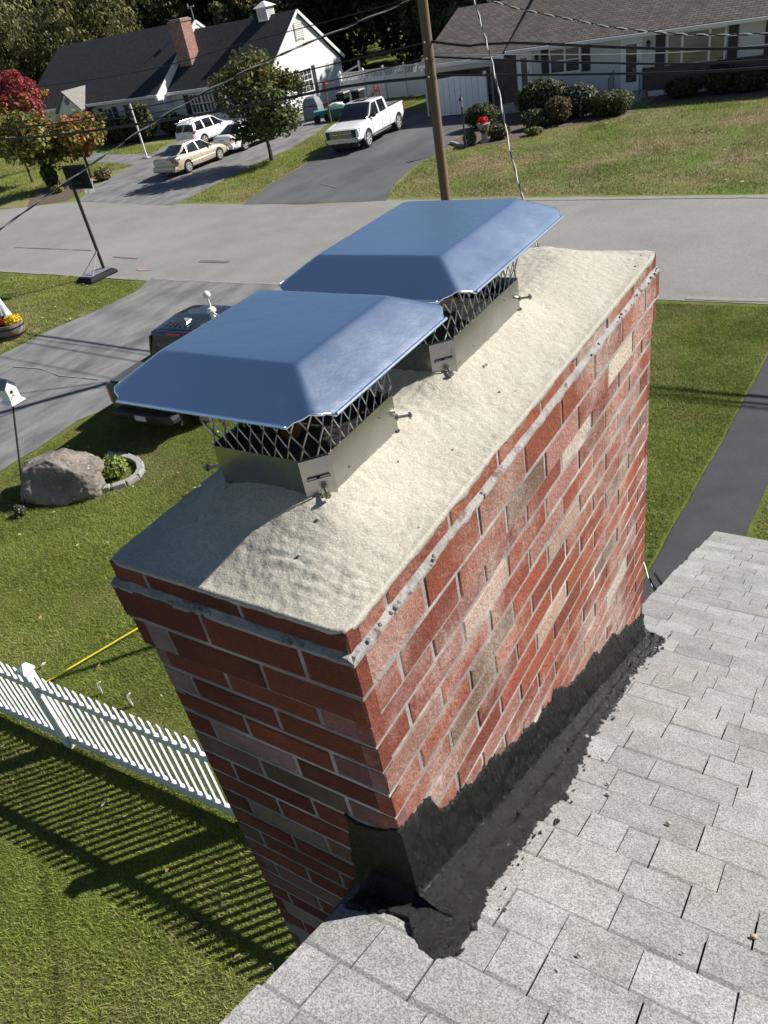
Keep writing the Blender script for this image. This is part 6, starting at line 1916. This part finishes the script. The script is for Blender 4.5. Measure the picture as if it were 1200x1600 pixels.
# white privacy fence behind the white pickup
pf = empty('privacy_fence', (-32.2, 46.4, 0), 'white vinyl privacy fence with open lattice top behind the white pickup truck', 'fence')
px_ = [0.0, 1.75, 3.25, 4.75, 6.4, 8.1]
for x_ in px_:
    a = MB(); a.box(x_ - .07, x_ + .07, -.07, .07, 0, 1.80); o = a.build('post', [M['white_vinyl']], pf, bevel=.008)
    a = MB(); a.loft([[(x_ - .09, -.09, 1.80), (x_ + .09, -.09, 1.80), (x_ + .09, .09, 1.80), (x_ - .09, .09, 1.80)], [(x_ - .01, -.01, 1.90), (x_ + .01, -.01, 1.90), (x_ + .01, .01, 1.90), (x_ - .01, .01, 1.90)]]); a.build('post_cap', [M['white_vinyl']], o)
for x0, x1 in zip(px_[:-1], px_[1:]):
    a = MB(); a.box(x0 + .08, x1 - .08, -.022, .022, .06, 1.22); a.box(x0 + .08, x1 - .08, -.032, .032, 1.22, 1.32); a.box(x0 + .08, x1 - .08, -.032, .032, 1.66, 1.74)
    k = x0 + .14
    while k < x1 - .12:
        a.box(k, k + .045, -.014, .014, 1.32, 1.66); k += .105
    a.build('panel', [M['white_vinyl']], pf)

# yard things between the two houses
ho = empty('basketball_hoop', (-28.42, 39.3, 0), 'thin pole with small red hoop by the side yard of the cape house', 'basketball hoop')
a = MB(); a.tube([(0, 0, 0), (0, 0, 2.0)], .045, 8); a.build('pole', [M['wood_pole']], ho, smooth=True)
a = MB(); a.box(-.10, .10, -.03, .03, 1.85, 2.2); a.build('bracket', [M['toy_red']], ho, bevel=.01)
a = MB()
for k in range(16):
    a0, a1 = 2 * math.pi * k / 16, 2 * math.pi * (k + 1) / 16
    a.tube([(.38 + .22 * math.cos(a0), .22 * math.sin(a0), 2.05), (.38 + .22 * math.cos(a1), .22 * math.sin(a1), 2.05)], .014, 5, cap=False)
a.tube([(.1, 0, 2.05), (.17, 0, 2.05)], .02, 6); a.build('rim', [M['toy_red']], ho)


def junk(name, loc, label, cat, rz=0.0): return empty(name, loc, label, cat, rz)


j = junk('storage_bin', (-28.75, 40.7, 0), 'dark green open storage bin beside the front of the white pickup', 'bin', .3)
a = MB(); a.loft([[(-.55, -.32, 0), (.55, -.32, 0), (.55, .32, 0), (-.55, .32, 0)], [(-.66, -.40, .62), (.66, -.40, .62), (.66, .40, .62), (-.66, .40, .62)]]); a.build('tub', [M['green_bin']], j, bevel=.03)
a = MB(); a.loft([[(-.70, -.44, .60), (.70, -.44, .60), (.70, .44, .60), (-.70, .44, .60)], [(-.70, -.44, .66), (.70, -.44, .66), (.70, .44, .66), (-.70, .44, .66)]]); a.build('lip', [M['teal']], j, bevel=.015)
a = MB(); a.blob((-.1, 0, .74), (.50, .30, .17), 3, .35, 2); a.build('contents', [M['cloth']], j, smooth='all')
j = junk('wheeled_cart', (-29.9, 40.6, 0), 'teal wheeled cart left of the green storage bin by the cape house', 'cart', .5)
a = MB(); a.loft([[(-.35, -.25, .22), (.35, -.25, .22), (.35, .25, .22), (-.35, .25, .22)], [(-.48, -.34, .60), (.48, -.34, .60), (.48, .34, .60), (-.48, .34, .60)]]); a.build('tray', [M['teal']], j, bevel=.03)
for sx in (-.3, .3):
    a = MB(); a.lathe([(.08, -.04), (.20, -.04), (.20, .04), (.08, .04)], 18, (sx, -.34, .20), 'y'); a.build('wheel', [M['tyre']], j, smooth=True)
a = MB(); a.tube([(.4, -.2, .55), (.95, -.2, .85), (.95, .2, .85), (.4, .2, .55)], .02, 6); a.build('handle', [M['black_metal']], j, smooth=True)
j = junk('covered_grill', (-31.3, 41.7, 0), 'grey tarp covered barbecue against the white gable wall', 'grill')
a = MB(); a.loft([[(-.60, -.34, 0), (.60, -.34, 0), (.60, .34, 0), (-.60, .34, 0)], [(-.56, -.32, .8), (.56, -.32, .8), (.56, .32, .8), (-.56, .32, .8)], [(-.42, -.28, 1.12), (.42, -.28, 1.12), (.42, .28, 1.12), (-.42, .28, 1.12)], [(-.30, -.12, 1.24), (.30, -.12, 1.24), (.30, .12, 1.24), (-.30, .12, 1.24)]]); a.build('cover', [M['gray_tarp']], j, bevel=.05, smooth=True)
a = MB(); a.tube([(-.62, -.36, .75), (.62, -.36, .75)], .02, 6); a.build('cord', [M['black_metal']], j)
for k, (x, y, lab) in enumerate(((-30.3, 43.6, 'dark wheeled trash barrel nearest the gable wall behind the toys'), (-29.4, 43.9, 'dark wheeled trash barrel beside the white privacy fence'))):
    j = junk('trash_barrel', (x, y, 0), lab, 'trash bin')
    a = MB(); a.loft([[(-.24, -.28, .05), (.24, -.28, .05), (.24, .28, .05), (-.24, .28, .05)], [(-.30, -.34, .98), (.30, -.34, .98), (.30, .34, .98), (-.30, .34, .98)]]); a.build('bin', [M['black_plastic']], j, bevel=.03)
    a = MB(); a.loft([[(-.33, -.38, .98), (.33, -.38, .98), (.33, .38, .98), (-.33, .38, .98)], [(-.28, -.34, 1.07), (.28, -.34, 1.07), (.28, .34, 1.07), (-.28, .34, 1.07)]]); a.build('lid', [M['gray_plastic']], j, bevel=.02)
    for sx in (-.26, .26):
        a = MB(); a.lathe([(.03, -.03), (.11, -.03), (.11, .03), (.03, .03)], 14, (sx, .30, .11), 'x'); a.build('wheel', [M['tyre']], j, smooth=True)
j = junk('toy_slide', (-27.55, 42.3, 0), 'small teal and red plastic toy slide in front of the privacy fence', 'toy', -.5)
a = MB(); a.loft([[(-.22, -.7, .10), (.22, -.7, .10), (.22, -.7, .16), (-.22, -.7, .16)], [(-.22, -.2, .30), (.22, -.2, .30), (.22, -.2, .36), (-.22, -.2, .36)], [(-.22, .5, 1.05), (.22, .5, 1.05), (.22, .5, 1.11), (-.22, .5, 1.11)]]); a.build('chute', [M['teal']], j, bevel=.02)
a = MB()
for sx in (-.24, .24): a.tube([(sx, .5, 1.35), (sx, .8, 0)], .035, 8); a.tube([(sx, -.7, .2), (sx, -.2, .42), (sx, .5, 1.2)], .03, 6)
for k in range(3): a.tube([(-.24, .58 + .06 * k * 1.0, .95 - .28 * k), (.24, .58 + .06 * k, .95 - .28 * k)], .025, 6)
a.build('ladder', [M['toy_red']], j, smooth=True)
j = junk('storage_box', (-28.0, 41.3, 0), 'small tan box beside the green bin near the truck windshield', 'box', .2)
a = MB(); a.box(-.3, .3, -.25, .25, 0, .66); a.build('carton', [M['cardboard']], j, bevel=.01)
a = MB(); a.obox((-.02, -.36, .70), (.3, 0, 0), (0, .12, .04), (0, -.002, .005)); a.build('flap', [M['cardboard']], j)

# white marker pole on the left lawn
wp = empty('marker_pole', (-38.27, 34.1, 0), 'slim white pole standing at the edge of the gold sedan driveway', 'pole')
a = MB(); a.tube([(0, 0, 0), (.02, -.02, 2.88)], [.055, .045], 10); a.build('shaft', [M['white_trim']], wp, smooth=True)
a = MB(); a.box(-.22, .22, -.16, .16, 0, .07); a.build('foot', [M['concrete']], wp, bevel=.015)

# lamp post, urn and small planting of the ranch house
lp = empty('lamp_post', (-15.88, 30.97, 0), 'black lantern lamp post at the driveway corner of the ranch house', 'lamp post')
a = MB(); a.lathe([(.07, 0), (.06, .3), (.035, .34), (.03, 1.5), (.05, 1.52), (.03, 1.56)], 14); a.build('post', [M['black_metal']], lp, smooth=True)
a = MB(); a.lathe([(.06, 1.57), (.095, 1.80), (.09, 1.81)], 6); a.build('lantern', [M['lamp_clear']], lp)
a = MB(); a.lathe([(.12, 1.81), (.06, 1.90), (.015, 1.94), (.02, 1.97), (.004, 2.0)], 6); a.build('lantern_cap', [M['black_metal']], lp)
ur = empty('urn_planter', (-15.45, 31.9, 0), 'stone pedestal urn of red flowers beside the black lamp post', 'planter')
a = MB(); a.lathe([(.20, 0), (.20, .08), (.12, .14), (.11, .38), (.16, .44), (.24, .62), (.29, .72), (.27, .74), (.22, .70)], 20); a.build('urn', [M['stone_urn']], ur, smooth=True)
leaf_cloud('flowers', [((0, 0, .84), (.22, .22, .12), 1)], 260, .05, [((.55, .025, .03), 5), ((.42, .02, .03), 2), ((.05, .08, .02), 2)], 8, ur)
leaf_cloud('foliage', [((.05, -.12, .55), (.20, .15, .20), 1)], 160, .06, [((.10, .12, .05), 2), ((.16, .18, .10), 1)], 9, ur)
for k, (x, y, an) in enumerate(((-17.0, 31.95, 0), (-16.75, 31.75, 0), (-16.5, 31.5, 0), (-16.25, 31.3, 0))):
    pv = MB(); pv.box(-.16, .16, -.06, .06, 0, .10); o = pv.build('border_stone', [M['paver']], None, bevel=.02); o.location = (x, y, 0.016); o.rotation_euler = (0, 0, R(-42))
    tag(o, 'pale border stone edging the flower bed at the dark driveway', 'edging stone', 'border stones of the flower bed')
OLIVE = [((.075, .085, .025), 4), ((.11, .115, .035), 2), ((.045, .055, .018), 2)]
bush('flowering_shrub', (-15.0, 32.35, 0), (.50, .40, .55), 700, .06, [((.08, .10, .03), 4), ((.22, .11, .07), 2), ((.28, .16, .08), 1)], 15, 'low shrub with rusty blossoms to the right of the urn planter')
bush('round_shrub', (-17.0, 35.0, 0), (.80, .70, 1.0), 1500, .06, OLIVE, 16, 'clipped round dark shrub against the white gate behind the urn')
bush('ornamental_grass', (-15.95, 31.55, 0), (.28, .25, .50), 300, .07, [((.16, .18, .10), 2), ((.10, .13, .06), 2)], 17, 'grey green tuft at the foot of the black lamp post', 'plant')
bush('yellow_tuft', (-13.55, 32.6, 0), (.40, .28, .30), 260, .06, [((.22, .22, .05), 3), ((.10, .12, .03), 2)], 18, 'low yellow green tuft at the front tip of the flower bed', 'plant')
RHODO = [((.060, .080, .028), 4), ((.12, .14, .055), 2), ((.20, .21, .10), 1), ((.035, .05, .018), 3)]
bush('rhododendron', (-14.75, 36.6, 0), (1.10, .85, 1.45), 2600, .085, RHODO, 19, 'big glossy rounded shrub, the leftmost tall one before the ranch house siding', amp=.25)
bush('small_shrub', (-14.05, 34.0, 0), (.55, .45, .70), 700, .075, [((.10, .15, .05), 3), ((.30, .34, .20), 1), ((.05, .08, .03), 2)], 20, 'small pale tipped shrub lowest in the bed before the ranch house', amp=.25)
bush('bronze_shrub', (-13.2, 34.45, 0), (.58, .52, 1.05), 1600, .055, [((.17, .125, .060), 4), ((.12, .10, .045), 3), ((.09, .10, .03), 2)], 21, 'bronze brown egg shaped shrub in front of the big glossy shrub', amp=.18)
bush('white_flowered_shrub', (-12.75, 35.6, 0), (.80, .65, 1.25), 2000, .075, RHODO + [((.45, .46, .36), 1.2)], 22, 'glossy shrub with pale clusters right of the bronze shrub', amp=.25)
bush('clipped_shrub', (-11.35, 35.55, 0), (.98, .70, .88), 2600, .055, [((.085, .100, .028), 4), ((.13, .14, .04), 2), ((.06, .075, .02), 2)], 23, 'flat topped clipped olive shrub left of the front door steps', boxy=.35, amp=.08)
DK = [((.040, .055, .018), 3), ((.060, .075, .025), 2), ((.025, .036, .012), 2)]
bush('dark_shrub', (-8.95, 37.9, 0), (.75, .55, .75), 1400, .06, DK, 24, 'low dark shrub under the big window, nearest to the front door')
bush('dark_shrub', (-7.5, 37.9, 0), (.62, .52, 1.15), 1500, .07, DK, 25, 'tallest loose dark shrub before the brick base under the big window', amp=.3)
bush('dark_shrub', (-6.3, 37.9, 0), (.80, .55, .85), 1500, .06, DK, 26, 'wide dark shrub before the brick base at the right edge')
for k, (x, y, r_, h_, lab) in enumerate(((-50.1, 40.2, 1.0, 1.7, 'dark shrub nearest the porch of the cape house'), (-48.2, 39.8, 1.1, 2.0, 'tall yellowish shrub left of the slim white pole'), (-46.0, 39.7, 1.0, 1.6, 'dark low shrub directly behind the slim white pole'), (-44.1, 39.7, 1.05, 2.2, 'tall yellowish shrub right of the slim white pole'), (-42.3, 40.8, .85, 1.3, 'low dark shrub below the twin front windows of the cape house'))):
    yl = k in (1, 3)
    bush('foundation_shrub', (x, y, 0), (r_, r_ * .8, h_), 1700, .11, ([((.15, .15, .035), 3), ((.08, .10, .03), 3)] if yl else []) + [((.045, .060, .020), 3), ((.07, .08, .026), 2)], 30 + k, lab, group='shrubs along the cape house', amp=.3)
bush('dry_grass', (-36.6, 29.3, 0), (.55, .45, .60), 420, .09, [((.30, .22, .10), 3), ((.20, .17, .07), 2)], 37, 'tan dried ornamental grass at the mulch bed by the walk', 'plant')
bush('yellow_tuft', (-37.7, 27.0, 0), (.35, .3, .35), 220, .08, [((.28, .27, .05), 3), ((.14, .16, .04), 2)], 38, 'small yellow green plant in the mulch bed under the maples', 'plant')

# ------------------------------------------------------------------ trees
YG = [((.155, .155, .030), 4), ((.11, .125, .028), 4), ((.21, .18, .035), 2), ((.075, .095, .022), 3)]
OR = [((.30, .13, .045), 3), ((.26, .17, .045), 3), ((.19, .165, .035), 3), ((.34, .10, .05), 1)]
RD = [((.25, .030, .040), 4), ((.33, .06, .06), 3), ((.17, .022, .03), 2), ((.28, .15, .05), 1)]
tree('maple_tree', (-43.3, 29.6, 0), 4.2, 1.9, 1.2, .07, 3000, .11, YG, 51, 'yellow green young maple farthest left, standing in the lawn', 'small maples at the left', top_palette=YG + OR[1:3], base=.9)
tree('maple_tree', (-39.2, 28.0, 0), 3.8, 1.7, .9, .08, 3000, .11, YG, 52, 'yellow green maple with leafy trunk in the mulch bed behind the road hoop', 'small maples at the left', top_palette=YG + OR, base=.8)
tree('maple_tree', (-38.0, 29.6, 0), 3.4, 1.75, 1.1, .08, 2800, .11, YG + OR, 53, 'orange tinted young maple overlapping the porch of the cape house', 'small maples at the left', top_palette=YG[:1] + OR, base=.9)
bush('trunk_ivy', (-39.15, 27.9, 0), (.42, .36, 1.25), 700, .09, GREEN, 54, 'dark ivy mound wrapped round the foot of the mulch bed maple', 'plant', amp=.3)
tree('red_maple', (-47.5, 33.6, 0), 6.0, 1.75, 1.6, .11, 2800, .12, RD + OR, 55, 'crimson red maple at the left edge of the picture', top_palette=RD, base=1.6)
tree('shade_tree', (-26.45, 31.15, 0), 4.7, 2.25, 1.0, .09, 9500, .10, [((.085, .105, .030), 5), ((.12, .135, .045), 3), ((.05, .068, .02), 3)], 56, 'roundish green tree between the two driveways with bronze top', None, base=.7,
     top_palette=[((.13, .12, .035), 4), ((.19, .12, .04), 2), ((.08, .095, .025), 3)], nclump=34)
# woods behind the houses
WD = [((.050, .066, .020), 4), ((.075, .088, .026), 3), ((.10, .105, .032), 2), ((.032, .044, .014), 3)]
LT = [((.12, .125, .045), 4), ((.16, .155, .055), 3), ((.08, .09, .03), 3), ((.20, .155, .07), 1)]
wa = tree('woodland_tree', (-66.0, 62.0, 0), 15, 5.2, 2.0, .28, 12000, .25, WD, 60, 'tall dense green tree of the wood, behind the left end of the cape house', 'woodland trees behind the houses', nclump=52, base=-1.2)
wb_ = tree('drooping_tree', (-60.5, 52.5, 0), 11.5, 4.4, 1.6, .24, 11000, .21, LT, 61, 'sunlit olive tree with drooping leaves rising behind the black roof at left', 'drooping olive trees at upper left', nclump=44, drop=.45, base=.8)
wc = tree('woodland_tree', (-36.0, 63.0, 0), 13.5, 4.8, 2.2, .26, 11000, .26, WD[::-1] + [((.16, .12, .03), .4)], 62, 'dark tree of the wood in line with the white gable', 'woodland trees behind the houses', nclump=46, base=-1.2)
SPOT = ['behind the red brick chimney', 'above the ridge left of the cupola', 'between the gable and the pole', 'over the white privacy fence', 'beside the brown roof end', 'just left of the wooden pole top']
for k, (x, y, sc_, proto, lab) in enumerate([
    (-72.5, 56.0, 1.0, wb_, 'sunlit olive drooping tree at the far upper left corner'),
    (-66.5, 49.5, .86, wb_, 'lower olive drooping tree beside the left end of the black roof'),
    (-77.0, 62.0, 1.05, wa, 'tall dark tree of the wood at the extreme left edge'),
    (-57.0, 65.0, 1.0, wc, 'dark woodland tree rising above the middle of the long black ridge'),
    (-50.0, 66.0, 1.0, wa, 'dark woodland tree directly behind the red brick chimney'),
    (-43.5, 64.0, .95, wc, 'dark woodland tree between the weather vane and the cupola'),
    (-39.5, 69.0, 1.1, wa, 'tall dark woodland tree behind the white cupola'),
    (-31.0, 60.0, .92, wa, 'dark woodland tree right of the white gable peak'),
    (-27.0, 64.0, 1.0, wc, 'dark woodland tree above the deck railing'),
    (-29.8, 70.0, 1.1, wa, 'second row woodland tree above the privacy fence'),
    (-23.3, 60.0, .9, wa, 'dark woodland tree left of the wooden pole above the fence end'),
    (-20.8, 66.0, 1.0, wc, 'dark woodland tree right behind the wooden pole'),
    (-25.2, 53.0, .55, wc, 'small dark tree touching the left end of the brown roof'),
    (-29.0, 56.0, .46, wa, 'broad dark tree filling the gap above the white privacy fence'),
    (-15.5, 62.0, 1.0, wa, 'dark woodland tree over the brown roof ridge'),
    (-46.5, 57.5, .72, wc, 'shorter dark tree close behind the step of the black roofs')]):
    o = copy_tree(proto)
    o.location = (x, y, 0); o.rotation_euler = (0, 0, k * 1.9 + .4); o.scale = (sc_, sc_, sc_ * (0.95 + .1 * (k % 3)))
    o['label'] = lab
rsw = np.random.RandomState(77)
cl = []
for k in range(170):
    x = rsw.uniform(-120, 25); cl.append(((x, 80 + rsw.uniform(-5, 6) - 0.05 * x, rsw.uniform(0.5, 12)), (4.5, 3, 3.4), 1))
o = leaf_cloud('far_woods', cl, 26000, .55, WD, 78)
tag(o, 'deep dark woods closing the view behind all the houses', 'woods', kind='stuff')

# fallen leaves on the near lawn and beyond
rsl = np.random.RandomState(31)
n = 420
fx_ = np.concatenate([rsl.uniform(-13, -3, 130), rsl.uniform(-28, -19, 110), rsl.uniform(-16, 2, 180)])
fy_ = np.concatenate([rsl.uniform(-1, 9, 130), rsl.uniform(12, 15.5, 110), rsl.uniform(24, 36, 180)])
sz = np.concatenate([rsl.uniform(.018, .045, 130), rsl.uniform(.025, .05, 110), rsl.uniform(.03, .07, 180)])
v = np.zeros((n, 4, 3)); an = rsl.uniform(0, 6.28, n)
ca, sa = np.cos(an), np.sin(an)
for k, (u_, w_) in enumerate(((-1, 0), (0, -.6), (1, .1), (0, .6))):
    v[:, k, 0] = fx_ + sz * (u_ * ca - w_ * sa); v[:, k, 1] = fy_ + sz * (u_ * sa + w_ * ca); v[:, k, 2] = .055 + rsl.uniform(0, .02, n)
cc = np.array([(.42, .26, .12), (.50, .40, .22), (.30, .14, .07), (.55, .48, .34)])[rsl.choice(4, n)]
tag(np_mesh('fallen_leaves', v.reshape(-1, 3), np.arange(4 * n).reshape(n, 4), M['dead_leaf'], np.repeat(cc, 4, 0)), 'scattered dry fallen leaves lying on the lawns', 'leaves', kind='stuff')
